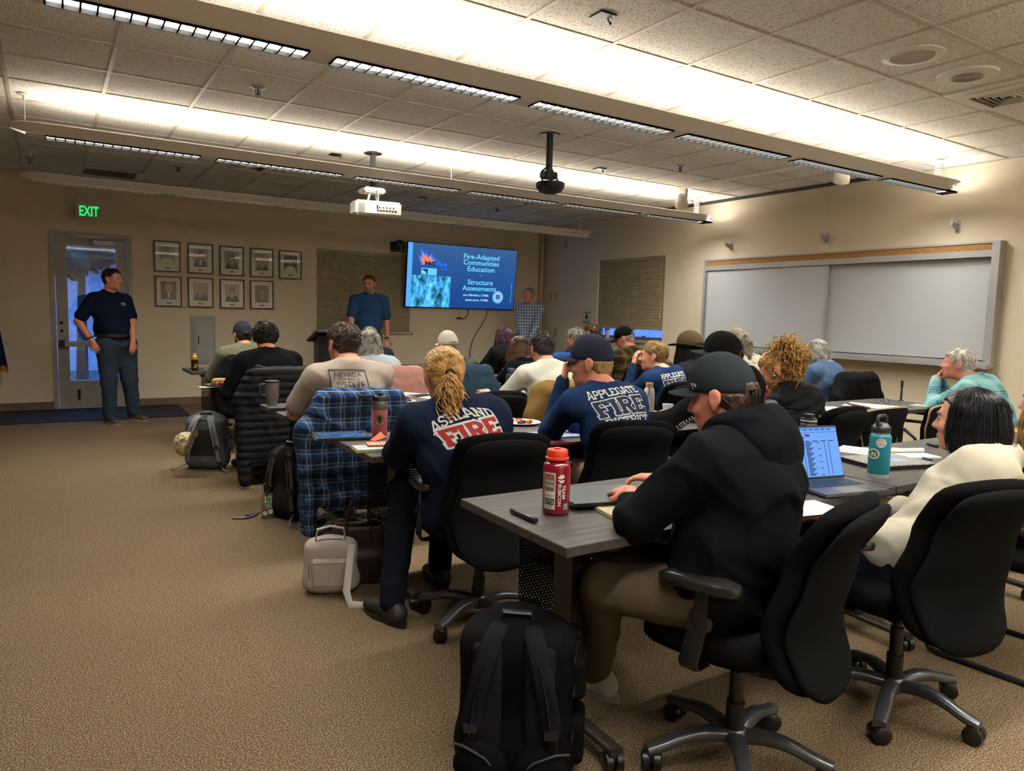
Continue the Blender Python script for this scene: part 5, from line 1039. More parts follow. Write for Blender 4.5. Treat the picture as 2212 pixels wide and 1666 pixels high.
# extras worn by people
def worn(mb, name, mat, c, **k): return mb.build(name, mat, c['t'], **k)
c = P['s1']; m = MB(); a, b, w = c['arms'][1]; org = c['org']
for k, f in enumerate((.80, .86)):
    q = b+(w-b)*f; ax = nrm(w-b); s1 = nrm(np.cross(ax, V(0, 0, 1))); s2 = np.cross(ax, s1); m.tube([q-org+(s1*math.cos(t)+s2*math.sin(t))*.034 for t in np.linspace(0, 2*PI, 15)], .0065, 6, k)
worn(m, 'wristband', None, c, mats=[plain('band_peach', 'b98a6c', .6), M_BLK]); m = MB(); H = c['H']; rg = sring(H-org+V(0, 0, .095), c['br'], c['bf'], .168*1.25+.016, .12*1.25+.03, 30, 2.1)
m.loft([[Vector(p)+Vector((0, 0, z)) for p in rg] for z in (-.018, .018)], caps=False); worn(m, 'belt', M_BLK, c)
c = P['s2']; m = MB(); a, b, w = c['arms'][0]; q = b+(w-b)*.93; ax = nrm(w-b); s1 = nrm(np.cross(ax, V(0, 1, 0))); s2 = np.cross(ax, s1); m.tube([q-c['org']+(s1*math.cos(t)+s2*math.sin(t))*.033 for t in np.linspace(0, 2*PI, 15)], .009, 6); m.lathe([(0, 0), (.02, 0), (.02, .012), (0, .012)], tuple(q-c['org']+V(0, -.035, 0)), 14); worn(m, 'wristwatch', M_BLK, c)
# brown felt hat
c = P['hat']; h = c['h']; org = c['org']
def post(D, Pp): q = h.loc(Pp); return np.maximum(D, (.03-q[:, 2])*h.s)
hat = sdf_obj('felt_hat', [h.e((0, -.012, .06), (.097, .115, .105), .02)], .008, CL['felt'], c['t'], org, post=post, smooth=2)
m = MB(); m.loft([[Vector(h.p(math.sin(a)*(.095+.075*s), -.012+math.cos(a)*(.112+.075*s), .035+dz+.02*s*s-.028*s*math.cos(a)**2)-org) for a in np.linspace(0, 2*PI, 33)[:-1]] for s, dz in ((0, .004), (.5, .002), (1, 0), (1, -.005), (.5, -.003), (0, -.003))]); m.build('brim', CL['felt'], hat)
m = MB(); m.tube([h.p(math.sin(a)*.099, -.012+math.cos(a)*.117, .046+.012*math.sin(a*1.0))-org for a in np.linspace(0, 2*PI, 33)], .0035, 6); m.build('hat_cord', plain('hat_cord', '6a5a3c', .8), hat)
m = MB(); m.loft([[Vector(h.p(math.sin(R(a))*(.068-.01*abs(s)), .012+math.cos(R(a))*(.092+.012*(1-abs(s))), -.062+s*.038)-org) for a in range(-80, 81, 16)]+[Vector(h.p(math.sin(R(a))*(.064-.01*abs(s)), .008+math.cos(R(a))*(.086+.012*(1-abs(s))), -.062+s*.038)-org) for a in range(80, -81, -16)] for s in (-1, -.5, 0, .5, 1)]); m.build('face_mask', plain('mask_teal', '2f9aa5', .8), c['t'])
# ================================================================ things on the walls
def flat(pl, y=0): return [[(p[0], y, p[1]) for p in q] for q in pl]
def plate(name, polys, mat, parent, M, d=.001):
    """thin flat shapes: polys in (x, z) facing -y of the local frame"""
    mb = MB()
    for q in polys:
        n = len(q); a = sum(q[i][0]*q[(i+1) % n][1]-q[(i+1) % n][0]*q[i][1] for i in range(n)); q = q if a > 0 else q[::-1]
        vs = [M @ Vector((p[0], -d, p[1])) for p in q]+[M @ Vector((p[0], 0, p[1])) for p in q]
        mb.add(vs, [tuple(range(n)), tuple(range(2*n-1, n-1, -1))]+[(i, i+n, (i+1) % n+n, (i+1) % n) for i in range(n)])
    return mb.build(name, mat, parent)
def rect(x0, z0, x1, z1): return [(x0, z0), (x1, z0), (x1, z1), (x0, z1)]
def oval(cx, cz, rx, rz, n=18, a0=0, a1=2*PI): return [(cx+rx*math.cos(a0+(a1-a0)*i/n), cz+rz*math.sin(a0+(a1-a0)*i/n)) for i in range(n+(0 if a1-a0 > 6.2 else 1))]
MI = Matrix.Identity(4)
def TM(y): return Matrix.Translation((0, y, 0))
PORT = [((333, 522), (388, 586), 'a9a59e', '8b8580', 'cfccc4', 'd8d5cf', 'faded grey photo of a person in a light shirt'), ((406, 528), (459, 590), 'b9b4ab', 'b07a62', '2c4a78', 'e0ddd6', 'portrait of a smiling man in a blue jacket'), ((475, 534), (525, 594), '9d988e', 'a8745c', '17181c', 'dcd9d2', 'portrait of a man in a black suit and tie'), ((541, 539), (589, 597), 'a89470', 'b07a62', '23322c', 'd5d1c6', 'portrait of a man in a dark green suit'), ((604, 544), (649, 601), '4c4a48', 'a8745c', 'c9c4ba', 'd0ccc2', 'portrait of a person in a pale shirt'),
 ((336, 599), (391, 660), '47502f', 'c08a74', '1d222c', 'c9c6bf', 'portrait of a man filling the picture, green behind'), ((407, 602), (459, 662), '8d8a86', 'b98068', '15181e', 'd6d3cc', 'portrait of a fair-haired man in dark uniform'), ((477, 606), (525, 664), 'a19d94', 'a87a5c', '14171c', 'dcd9d2', 'portrait of a dark-haired man in dark uniform'), ((542, 609), (588, 665), '5c5f58', 'b58672', '101318', 'd8d5ce', 'portrait of a person in black uniform on green-grey')]
rowsn = ['top row, first from the door', 'top row, second from the door', 'top row, third', 'top row, fourth', 'top row, far right', 'lower row, first from the door', 'lower row, second from the door', 'lower row, third', 'lower row, far right']
for k, (a, b, bgc, sk, su, mt, dsc) in enumerate(PORT):
    A, B = PY(*a, YF), PY(*b, YF); w, h = .335/2, .42/2; cx, cz = (A.x+B.x)/2, (A.z+B.z)/2
    t = thing('framed_portrait', '%s, %s' % (dsc, rowsn[k]), 'picture', (cx, YF, cz), 0, 'framed portraits on the front wall')
    m = MB(); f = .017
    for q in ((-w, -h, w, -h+f), (-w, h-f, w, h), (-w, -h+f, -w+f, h-f), (w-f, -h+f, w, h-f)): m.box((q[0], -.028, q[1]), (q[2], 0, q[3]))
    m.build('frame', M_BLK, t); MB().box((-w+f, -.014, -h+f), (w-f, -.004, h-f)).build('mat_board', plain('mat_'+mt, mt, .8, 0, .02), t)
    big = 1.35 if k == 5 else 1.; pw, ph = .098, .125; z0 = .012; pc = lambda *c: plain('pict_'+c[0], c[0], .7, 0, .05)
    ph_ = plate('photo', [rect(-pw, z0-ph, pw, z0+ph)], pc(bgc), t, TM(-.0142)); clip = lambda q: [(max(-pw, min(pw, x)), max(z0-ph, min(z0+ph, z))) for x, z in q]
    plate('jacket', [clip([(-.088*big, z0-ph), (.088*big, z0-ph), (.08*big, z0-.062), (.035*big, z0-.028), (-.035*big, z0-.028), (-.08*big, z0-.062)])], pc(su), ph_, TM(-.0155)); plate('collar', [[(-.022, z0-.03), (.022, z0-.03), (.004, z0-ph+.02), (-.004, z0-ph+.02)]], pc('d9d6d0'), ph_, TM(-.0165))
    if k in (2, 3, 6, 7, 8): plate('tie', [[(-.006, z0-.034), (.006, z0-.034), (.008, z0-.1), (0, z0-.115), (-.008, z0-.1)]], pc('15161a'), ph_, TM(-.0172))
    plate('hair', [clip(oval(0, z0+.038*big, .037*big, .047*big))], pc('4a3c30' if k not in (0, 5, 6) else '8f8676'), ph_, TM(-.016)); plate('face', [clip(oval(0, z0+.024*big, .031*big, .042*big))], pc(sk), ph_, TM(-.0178))
    if k in (1, 5): plate('glasses', [oval(-.012, z0+.03, .009, .006), oval(.012, z0+.03, .009, .006)], pc('2a2622'), ph_, TM(-.0185))
    plate('smile', [rect(-.011, z0+.004, .011, z0+.008)], pc('e6e0da'), ph_, TM(-.0185)); plate('nameplate', [rect(-.034, -h+.045, .034, -h+.065)], M_BLK, t, TM(-.0142))
    MB().box((-w+f, -.022, -h+f), (w-f, -.0205, h-f)).build('glass', glassmat('picture_glass', (1, 1, 1, 1), .04), t)
# exit sign
A, B = PY(163, 438, 10.9), PY(221, 477, 10.9); t = thing('exit_sign', 'lit green EXIT sign hanging above the glass door', 'sign', ((A.x+B.x)/2, 10.9, A.z-.19)); w = (B.x-A.x)/2
MB().box((-w, -.022, 0), (w, .022, .2), bev=.008).build('housing', plain('sign_grey', 'c6beb0', .5), t); gm = emit('exit_green', '18d860', .85)
g = font_polys('EXIT', .125, .215, .018); plate('lettering', [[(p[0], p[1]+.037) for p in q] for q in g], gm, t, TM(-.0225)); MB().tube([(0, 0, .2), (0, 0, ZC-(A.z-.19))], .006, 8).build('stem', M_WHITE, t)
# extinguisher cabinet
A, B = PY(411, 682, YF), PY(466, 786, YF); t = thing('extinguisher_cabinet', 'grey fire extinguisher cabinet set in the wall below the portraits', 'cabinet', ((A.x+B.x)/2, YF, B.z)); w, h = (B.x-A.x)/2, A.z-B.z; gm = plain('cabinet_grey', '9b9c9a', .5, 0, .03)
m = MB(); m.box((-w, -.02, 0), (w, 0, h), bev=.004); m.build('frame', gm, t); MB().box((-w+.08, -.026, .06), (w-.04, -.019, h-.06), bev=.003).build('door', plain('cabinet_door', 'a5a6a4', .45, 0, .02), t)
MB().box((-w+.092, -.034, h*.42), (-w+.106, -.024, h*.58), bev=.003).build('handle', M_DARKM, t); pol = []
for i, ch in enumerate('FIRE EXTINGUISHER'):
    if ch != ' ': pol += [[(p[0]-w+.037, p[1]+h-.14-i*.0385) for p in q] for q in font_polys(ch, .024, None, .02)]
plate('lettering', pol, plain('red_letters', '8c2a20', .6), t, TM(-.0205))
# television
TLp, TRp, BRp, BLp = PY(878, 524, YF-.16), PY(1117, 537, YF-.16), PY(1111, 672, YF-.07), PY(877, 662, YF-.07); tw = ((TRp.x-TLp.x)+(BRp.x-BLp.x))/2; tc = (TLp+TRp+BRp+BLp)/4; thh = ((TLp.z-BLp.z)+(TRp.z-BRp.z))/2
tv = thing('television', 'wall-mounted television showing a blue fire education slide', 'television', tuple(tc)); Mt = Matrix.Rotation(math.atan2(.09, thh), 4, 'X'); W2, H2 = tw/2, thh/2
m = MB(); m.box((-W2, 0, -H2), (W2, .045, H2), 0, Mt, bev=.004); m.box((-.35, .045, -.2), (.35, .062, .2), 0, Mt); m.build('casing', M_BLK, tv)
def m_slide():
    m = bpy.data.materials.new('slide_background'); m.use_nodes = True; t = m.node_tree; t.nodes.clear(); tc_ = N(t, 'ShaderNodeTexCoord'); sp = N(t, 'ShaderNodeSeparateXYZ'); L(t, tc_.outputs['Object'], sp.inputs[0])
    c = ramp(t, mth(t, 'ADD', mth(t, 'MULTIPLY', sp.outputs[2], .8), .5), [(.0, lin('123a78')), (.6, lin('234a82')), (1, lin('35557f'))]); e = N(t, 'ShaderNodeEmission'); L(t, c, e.inputs[0]); e.inputs[1].default_value = .72; o = N(t, 'ShaderNodeOutputMaterial'); L(t, e.outputs[0], o.inputs[0]); return m
def m_forest():
    m = bpy.data.materials.new('slide_photo_pixels'); m.use_nodes = True; t = m.node_tree; t.nodes.clear(); co = coords(t, (1, 1, .45)); n = noise(t, co, 9, 6, .75); n2 = noise(t, coords(t, (1, 1, .2)), 4, 3); f = mth(t, 'ADD', mth(t, 'MULTIPLY', n, .75), mth(t, 'MULTIPLY', n2, .3))
    c = ramp(t, f, [(.42, lin('0c1410')), (.5, lin('2a6a8c')), (.57, lin('3fa4e0')), (.68, lin('9fdcff'))]); e = N(t, 'ShaderNodeEmission'); L(t, c, e.inputs[0]); e.inputs[1].default_value = .75; o = N(t, 'ShaderNodeOutputMaterial'); L(t, e.outputs[0], o.inputs[0]); return m
b_ = .012; sx = lambda s: -W2+b_+(tw-2*b_)*s; sz = lambda q: H2-b_-(thh-2*b_)*q
def R2(s0, t0, s1, t1): return rect(sx(s0), sz(t1), sx(s1), sz(t0))
scr = plate('screen', [R2(0, 0, 1, 1)], m_slide(), tv, Mt @ TM(-.0005)); sl = lambda nm, pl, c, d, s=1.: plate(nm, pl, emit('slide_'+c, c, s*.75), scr, Mt @ TM(-.0015-d*.0008), .0005)
sl('slide_band', [R2(0, 0, .04, 1)], '4a96ee', 1); plate('slide_photo', [R2(.04, .5, .385, 1)], m_forest(), scr, Mt @ TM(-.002), .0005)
P2 = lambda L_: [(sx(a), sz(b)) for a, b in L_]
fl = P2([(.115, .34), (.10, .27), (.085, .17), (.105, .21), (.118, .20), (.105, .13), (.11, .065), (.13, .12), (.132, .20), (.14, .17), (.15, .15), (.157, .10), (.165, .16), (.178, .19), (.19, .20), (.196, .18), (.205, .125), (.213, .18), (.235, .22), (.26, .25), (.20, .31), (.15, .345)])
def fan(poly, c): return [[c, poly[i], poly[(i+1) % len(poly)]] for i in range(len(poly))]
ctr = (sx(.165), sz(.27)); sl('slide_flame', fan(fl, ctr), '1f66e0', 1); fl2 = [(ctr[0]+(x-ctr[0])*.72, ctr[1]+(z-ctr[1])*.68-.01) for x, z in fl]; sl('slide_flame', fan(fl2, ctr), 'f0714a', 2)
def stx(txt, s, tcen, hgt, wid, c, d=3, bold=.0, rot=False):
    g = font_polys(txt, hgt, wid, bold); z = sz(tcen)-hgt/2
    pl = [[(sx(s)-p[1]+hgt/2, sz(tcen)+p[0]) if rot else (sx(s)+p[0], z+p[1]) for p in q] for q in g]; return sl('slide_text', pl, c, d)
def serif(txt, s, tcen, hgt, wid, c):
    stx(txt, s, tcen, hgt, wid, c, 3, .012)
stx('MC', .198, .305, .075, .21, '1b2c50', 4, .03); stx('Fire', .295, .305, .075, .20, '1f66e0', 4, .03); stx('LLC', .322, .385, .045, .10, '1f66e0', 4, .02)
sl('slide_badge', [R2(.12, .385, .255, .5-.01)], '62b8e8', 1); sl('slide_badge', [R2(.127, .397, .178, .478)], '14406c', 2)
for i, tx in enumerate(('PREFERRED', 'EDUCATION', 'PROVIDER')): stx(tx, .216, .408+.028*i, .017, .11, '3a86b8', 3)
for i in range(3): sl('slide_badge', [P2([(.130+.012*i, .47), (.138+.012*i, .47), (.138+.012*i, .44-.012*(2-i)+.01), (.130+.012*i, .43-.012*(2-i)+.01)])], '9fdcf4', 3)
for tx, s, tt, h, w in (('Fire-Adapted', .66, .15, .085, .70), ('Communities', .66, .245, .085, .70), ('Education', .66, .35, .085, .53), ('-', .66, .45, .03, .03), ('Structure', .66, .565, .085, .50), ('Assessments', .655, .665, .085, .67), ('Jerry McAdams, CWMS', .625, .78, .036, .50), ('Justice Jones, CWMS', .635, .86, .036, .45)): stx(tx, s, tt, h, w, '6cc4f4' if h > .04 else '9fdcff', 3, .006)
stx('©MC Fire, LLC. All rights reserved.', .965, .72, .017, .34, '7fb4e4', 3, 0, True)
cc = (sx(.838), sz(.80)); sl('slide_seal', [oval(*cc, .108, .108, 30)], '69b4e4', 1); sl('slide_seal', [oval(*cc, .098, .098, 30)], '2f6aa8', 2); sl('slide_seal', [oval(*cc, .092, .092, 30)], '7cc4ee', 3); sl('slide_seal', [rect(cc[0]-.045, cc[1]-.03, cc[0]+.045, cc[1]+.045)], '1d4a86', 4); sl('slide_seal', [oval(cc[0], cc[1]+.01, .022, .03, 12)], 'b04a5c', 5); stx('NFPA', .838, .845, .022, .08, '1d4a86', 5, .02)
for i in range(18): a = 2*PI*i/18; sl('slide_seal', [[(cc[0]+.083*math.cos(a+d1)+r1*math.cos(a), cc[1]+.083*math.sin(a+d1)+r1*math.sin(a)) for d1, r1 in ((0, -.006), (.18, -.006), (.18, .006), (0, .006))]], '2f6aa8', 5)
sp_ = kids(scr)
# merge the many small seal marks so that each slide element stays one mesh
marks = [o for o in sp_ if o.name.startswith('slide_seal')]; merge_into(marks[0], marks[1:]); marks[0].data.polygons.foreach_set('use_smooth', [False]*len(marks[0].data.polygons))
marks = [o for o in kids(scr) if o.name.startswith('slide_badge')]; merge_into(marks[0], marks[1:]); marks[0].data.polygons.foreach_set('use_smooth', [False]*len(marks[0].data.polygons))
def cable(label, pts, r=.006, cat='cable', plug=False, mat=M_BLK):
    o = MB().tube(pts, r, 8)
    if plug: o.tube([pts[-1], tuple(Vector(pts[-1])+Vector((-.07, 0, -.005)))], .014, 8)
    ob = o.build('cable', mat); return tag(ob, label, cat)
cable('short black cable with a plug hanging from the television', [tuple(PY(u, v, YF-.05)) for u, v in ((1011, 668), (1011, 678), (1006, 686), (999, 690), (995, 687))], .008, plug=True)
cable('long black cable hanging from the television to the floor', [tuple(PY(u, v, YF-.03)) for u, v in ((1053, 670), (1050, 685), (1042, 700), (1030, 718), (1020, 738), (1015, 760), (1016, 800), (1020, 850))], .007)
cable('thin pale cord running down the wall above the whiteboard', [tuple(PX(u, v, XR-.012)) for u, v in ((1797, 400), (1796, 440), (1795, 480), (1797, 510), (1799, 522), (1795, 535))], .003, mat=M_WHITE)
A, B = PY(843, 518, YF), PY(869, 546, YF); t = thing('conference_camera', 'black pan-tilt camera on a wall bracket left of the television', 'camera', ((A.x+B.x)/2, YF, B.z)); w = (B.x-A.x)/2; h = A.z-B.z
MB().box((-w, -.02, .03), (-w+.07, 0, h-.03)).build('wall_plate', M_BLK, t); m = MB(); m.box((-w, -.16, .0), (w, -.02, .02)); m.lathe([(0, 0), (.07, 0), (.068, .05), (.055, .055), (0, .055)], (.02, -.1, .02), 20); m.build('base', M_BLK, t)
m = MB(); m.box((-.055, -.15, .08), (-.04, -.06, .17)); m.box((.08, -.15, .08), (.095, -.06, .17)); m.lathe([(0, -.05), (.05, -.045), (.056, 0), (.05, .045), (0, .05)], (0, 0, 0), 20, 0, Matrix.Translation((.02, -.1, .14)) @ Matrix.Rotation(PI/2, 4, 'X')); m.build('head', M_BLK, t)
m = MB(); m.lathe([(0, 0), (.025, 0), (.022, .012), (0, .014)], (0, 0, 0), 16, 0, Matrix.Translation((.02, -.15, .14)) @ Matrix.Rotation(PI/2, 4, 'X')); m.build('lens', plain('lens_glass', '0a0b10', .08, 0, 0), t)
pp = PY(1171, 505, YF-.04); o = MB().box((pp.x-.03, YF-.07, 0), (pp.x+.03, YF-.001, ZC-.01)).build('conduit_channel', plain('conduit_paint', 'b3a68f', .5)); tag(o, 'pale vertical conduit running up the front corner of the room', 'conduit')
def wallplate(label, u, v, w=.075, h=.12, kind='switch', X=XR, cat='switch'):
    p = PX(u, v, X); t = thing('wall_'+kind, label, cat, (XR, p.y, p.z-h/2)); MB().box((-.007, -w/2, 0), (0, w/2, h), bev=.002).build('plate', plain('almond_plate', '9c8f6c' if kind != 'outlet' else 'a39a86', .5), t)
    m = MB(); m.box((-.012, -.012, h*.32), (-.006, .012, h*.68), bev=.002); m.build('rocker' if kind != 'outlet' else 'socket', M_WHITE, t)
wallplate('almond light switch on the right wall, nearer the front corner', 1190, 641); wallplate('almond wall plate right of the light switch', 1202, 641, kind='plate', cat='wall plate'); wallplate('power outlet low on the right wall near the corner', 1200, 718, .08, .14, 'outlet', cat='outlet'); wallplate('small sensor plate high on the right wall near the corner', 1223, 527, .07, .16, 'sensor', cat='sensor')
p = PX(1267, 691, XR); t = thing('wall_notice', 'white paper notice with dark round seal taped left of the window', 'notice', (XR, p.y, p.z)); Mn = Matrix.Rotation(-PI/2, 4, 'Z')
MB().box((-.002, -.12, -.16), (0, .12, .16)).build('paper', plain('paper_white', 'c6c3ba', .8, 0, .02), t); MT = Matrix.Translation((-.0022, 0, 0)) @ Mn; plate('seal', [oval(0, .05, .034, .045)], M_BLK, t, MT)
plate('text_lines', [[(p_[0], p_[1]+z) for p_ in q] for z, tx, w_, hh in ((.115, 'MEETING ROOM RULES', .19, .014), (-.03, 'QUIET PLEASE - CHILDREN', .19, .013), (-.06, 'PRESENT IN BUILDING', .18, .013), (-.11, 'THANK YOU', .08, .009)) for q in font_polys(tx, hh, w_)] if False else [rect(-.095, .112, .095, .126), rect(-.095, -.032, .09, -.019), rect(-.09, -.062, .085, -.049), rect(-.04, -.11, .04, -.102)], plain('faded_print', '5a5854', .8), t, MT)
for u, v, n in ((1581, 532, 'left above the whiteboard'), (1788, 514, 'middle above the whiteboard'), (2070, 489, 'right above the whiteboard')):
    p = PX(u, v, XR); t = thing('wall_bracket', 'small grey metal wall bracket, '+n, 'bracket', (XR, p.y, p.z), 0, 'brackets above the whiteboard'); m = MB(); m.box((-.005, -.02, -.06), (0, .02, .06)); m.build('back_plate', M_ALU, t)
    m = MB(); m.add([(-.005, -.008, .02), (-.13, -.008, .03), (-.13, -.008, .0), (-.005, -.008, -.05), (-.005, .008, .02), (-.13, .008, .03), (-.13, .008, .0), (-.005, .008, -.05)], [(0, 1, 2, 3), (7, 6, 5, 4), (0, 4, 5, 1), (1, 5, 6, 2), (2, 6, 7, 3), (3, 7, 4, 0)]); m.box((-.135, -.012, .0), (-.125, .012, .055)); m.build('arm', M_ALU, t)
# whiteboard
ya, yb, z1, z0 = PX(1524, 600, XR-.07).y, PX(2160, 600, XR-.07).y, PX(1527, 562, XR-.07).z, PX(1519, 752, XR-.07).z; ym = PX(1784, 660, XR-.07).y
wb = thing('whiteboard', 'long two-panel whiteboard with cork strip on the right wall', 'whiteboard', (XR, (ya+yb)/2, z0)); hy = (ya-yb)/2; hz = z1-z0; my = ym-(ya+yb)/2
M_WBS = plain('whiteboard_surface', 'b4b6b8', .22, 0, .01, 1); m = MB(); dpt = -.115
m.box((dpt, -hy, 0), (0, -hy+.07, hz)); m.box((dpt, hy-.045, 0), (0, hy, hz)); m.box((dpt, -hy+.07, hz-.15), (0, hy-.045, hz-.085)); m.box((dpt, -hy+.07, hz-.02), (0, hy-.045, hz)); m.box((dpt, -hy+.07, 0), (0, hy-.045, .05)); m.box((-.02, -hy+.07, .05), (0, hy-.045, hz-.15)); m.build('frame', M_ALU, wb)
MB().box((dpt+.008, -hy+.07, hz-.085), (0, hy-.045, hz-.02)).build('cork_strip', plain('cork', '9a6e3c', .9, 0, .15, 40), wb)
pn = MB().box((-.05, -hy+.1, .06), (-.03, my, hz-.152)).build('fixed_panel', M_WBS, wb); pn = MB().box((-.095, my-.0, .06), (-.08, hy-.06, hz-.152)).build('sliding_panel', M_WBS, wb)
MB().box((-.10, my-.02, .055), (-.075, my+.012, hz-.15)).build('panel_stile', M_ALU, wb); MB().box((-.1, hy-.066, .055), (-.075, hy-.05, hz-.15)).build('panel_stile', M_ALU, wb)
m = MB(); m.box((-.2, -hy+.01, -.012), (-.02, hy-.02, .004)); m.box((-.205, -hy+.01, -.012), (-.195, hy-.02, .02)); m.box((-.21, -hy-.01, -.02), (-.1, -hy+.03, .03), bev=.004); m.build('pen_tray', M_ALU, wb)
# lectern
p = PY(708, 712, 9.2); t = thing('lectern', 'dark lectern between the front tables and the closed shade', 'lectern', (p.x+.12, 9.3, 0)); m = MB(); m.box((-.26, -.2, .0), (.26, .2, .08)); m.box((-.22, -.16, .08), (.22, .16, 1.0)); m.build('body', M_WOOD, t)
m = MB(); Q = Matrix.Translation((0, 0, 1.05)) @ Matrix.Rotation(-.3, 4, 'X'); m.box((-.3, -.24, -.02), (.3, .24, .02), 0, Q, bev=.01); m.build('reading_top', M_WOOD, t); m = MB(); m.loft([[(x, -.21+.04*math.cos(a), .55+.5*math.sin(a)) for a in np.linspace(-PI/2, PI/2, 9)]+[(x, -.16, 1.05), (x, -.16, .05)] for x in (-.27, .27)]); m.build('curved_front', M_BLK, t)
# flag
p = PZ(5, 888, .02); t = thing('state_flag', 'dark blue flag with gold fringe hanging on a pole at the left edge', 'flag', (-.72, 10.75, 0)); MB().tube([(0, 0, .03), (0, 0, 2.35)], .014, 10).build('pole', plain('pole_oak', '7c5a34', .4), t); MB().lathe([(0, 0), (.17, 0), (.175, .03), (.12, .05), (.03, .08), (0, .08)], (0, 0, 0), 26).build('stand', plain('brass_stand', '9c8850', .35, .7), t)
m = MB(); nn = 26; rr = []
for i in range(nn+1):
    s = i/nn; z = 2.25-1.55*s; ring = []; wd = .03+.27*s**.8
    for k in range(25): q = k/24; ring.append((-.02+wd*q*1.05, .05*math.sin(q*19+s*2)*(.3+s), z-.16*q*s+.05*math.sin(q*9)*s))
    rr.append(ring+[(x, y+.006, z_) for x, y, z_ in ring[::-1]])
m.loft(rr, sm=True); fo_ = m.build('flag_cloth', None, t, mats=[cloth('flag_blue', '1b2340', .12), cloth('flag_gold', 'b07f28', .15)])
m = MB(); rr2 = [[(x, y-.004, z_+dz) for x, y, z_ in rr[-1][:25]]+[(x, y+.008, z_+dz) for x, y, z_ in rr[-1][:25][::-1]] for dz in (.0, -.06)]; m.loft(rr2); m.build('fringe', MC['flag_gold'], t)
pol = []
for i, ch in enumerate('OREGON'): pol += [[(p_[0]+.12+.015*i, p_[1]+1.72-i*.10) for p_ in q] for q in font_polys(ch, .075, None, .02)]
g = plate('lettering', pol, MC['flag_gold'], t, TM(-.075), .002)
# ================================================================ ceiling things
def CZp(u, v): return PZ(u, v, ZC)
def cthing(name, label, cat, u, v, group=None): p = CZp(u, v); return thing(name, label, cat, (p.x, p.y, ZC), 0, group)
for u, v, lb in ((557, 187, 'sprinkler head between the two lit pendants, left side'), (1470, 357, 'sprinkler head between the two lit pendants, right side'), (385, 358, 'sprinkler head over the front left, behind the middle pendant'), (1074, 448, 'sprinkler head above the television, near the unlit pendant'), (65, 340, 'sprinkler head at the far left near the front wall')):
    t = cthing('sprinkler', lb, 'sprinkler', u, v, 'ceiling sprinklers'); MB().lathe([(0, -.001), (.055, -.001), (.055, -.006), (.035, -.016), (0, -.016)], (0, 0, 0), 20).build('escutcheon', M_ALU, t); m = MB(); m.tube([(0, 0, -.016), (0, 0, -.06)], .006); m.lathe([(0, -.06), (.02, -.06), (.02, -.063), (0, -.063)], (0, 0, 0), 14); m.tube([(-.015, 0, -.016), (-.015, 0, -.05), (0, 0, -.06), (.015, 0, -.05), (.015, 0, -.016)], .003, 5); m.build('deflector', M_DARKM, t)
for u, v, lb, per in ((1972, 118, 'flush round ceiling speaker with plain grille, upper right', 0), (2090, 160, 'round ceiling speaker with ringed grille beside the air vent', 1)):
    t = cthing('ceiling_speaker', lb, 'speaker', u, v); MB().lathe([(0, -.001), (.17, -.001), (.168, -.010), (.125, -.018), (.12, -.012), (0, -.012)] if not per else [(0, -.001), (.175, -.001), (.172, -.016), (0, -.022)], (0, 0, 0), 36).build('rim', M_WHITE, t)
    m = MB()
    if per:
        for k in range(9): m.tube([((.02+.009*k)*math.cos(a), (.02+.009*k)*math.sin(a), -.0225) for a in np.linspace(0, 2*PI, 25)], .0018, 5)
    else: m.lathe([(0, -.0125), (.119, -.0125), (.119, -.015), (0, -.015)], (0, 0, 0), 30)
    m.build('grille', plain('grille_grey', '9a958a' if not per else '77746a', .6), t)
for u, v, lb in ((2183, 205, 'white four-way air diffuser at the right edge of the ceiling'), (545, 352, 'square air diffuser behind the middle pendant, left side'), (1100, 434, 'square air diffuser over the front, between camera mount and television')):
    p = CZp(u, v); i = round((p.x-GX)/.61-.5); j = round((p.y-GY)/.61-.5); t = thing('air_diffuser', lb, 'vent', (GX+.61*(i+.5), GY+.61*(j+.5), ZC), 0, 'four-way air diffusers'); MB().box((-.292, -.292, -.008), (.292, .292, -.0075)).build('panel', M_WHITE, t)
    MB().box((-.19, -.19, -.0095), (.19, .19, -.0085)).build('throat', plain('vent_dark', '26241f', .8), t)
    for q in range(5):
        a = .19-.036*q; m = MB()
        for s in (-1, 1):
            for Mx in (MI, Matrix.Rotation(PI/2, 4, 'Z')): m.add([Mx @ Vector(v_) for v_ in ((-a, s*a, -.010), (a, s*a, -.010), (a-.014, s*(a-.014), -.032), (-a+.014, s*(a-.014), -.032), (-a, s*a, -.012), (a, s*a, -.012), (a-.014, s*(a-.014), -.034), (-a+.014, s*(a-.014), -.034))], [(0, 1, 2, 3), (7, 6, 5, 4), (0, 3, 7, 4), (1, 5, 6, 2), (3, 2, 6, 7), (0, 4, 5, 1)])
        m.build('vane', M_WHITE, t)
p = CZp(237, 374); i = round((p.x-GX)/.61-.5); j = round((p.y-GY)/.61-.5); t = thing('return_grille', 'long dark return-air grille in the ceiling at the far left', 'vent', (p.x, p.y, ZC)); MB().box((-.36, -.3, -.008), (.36, .3, -.0075)).build('frame', M_WHITE, t); m = MB()
for k in range(22): m.box((-.28, -.22+.02*k, -.014), (.28, -.213+.02*k, -.008))
m.build('louvres', plain('grille_dark', '5b574f', .6), t)
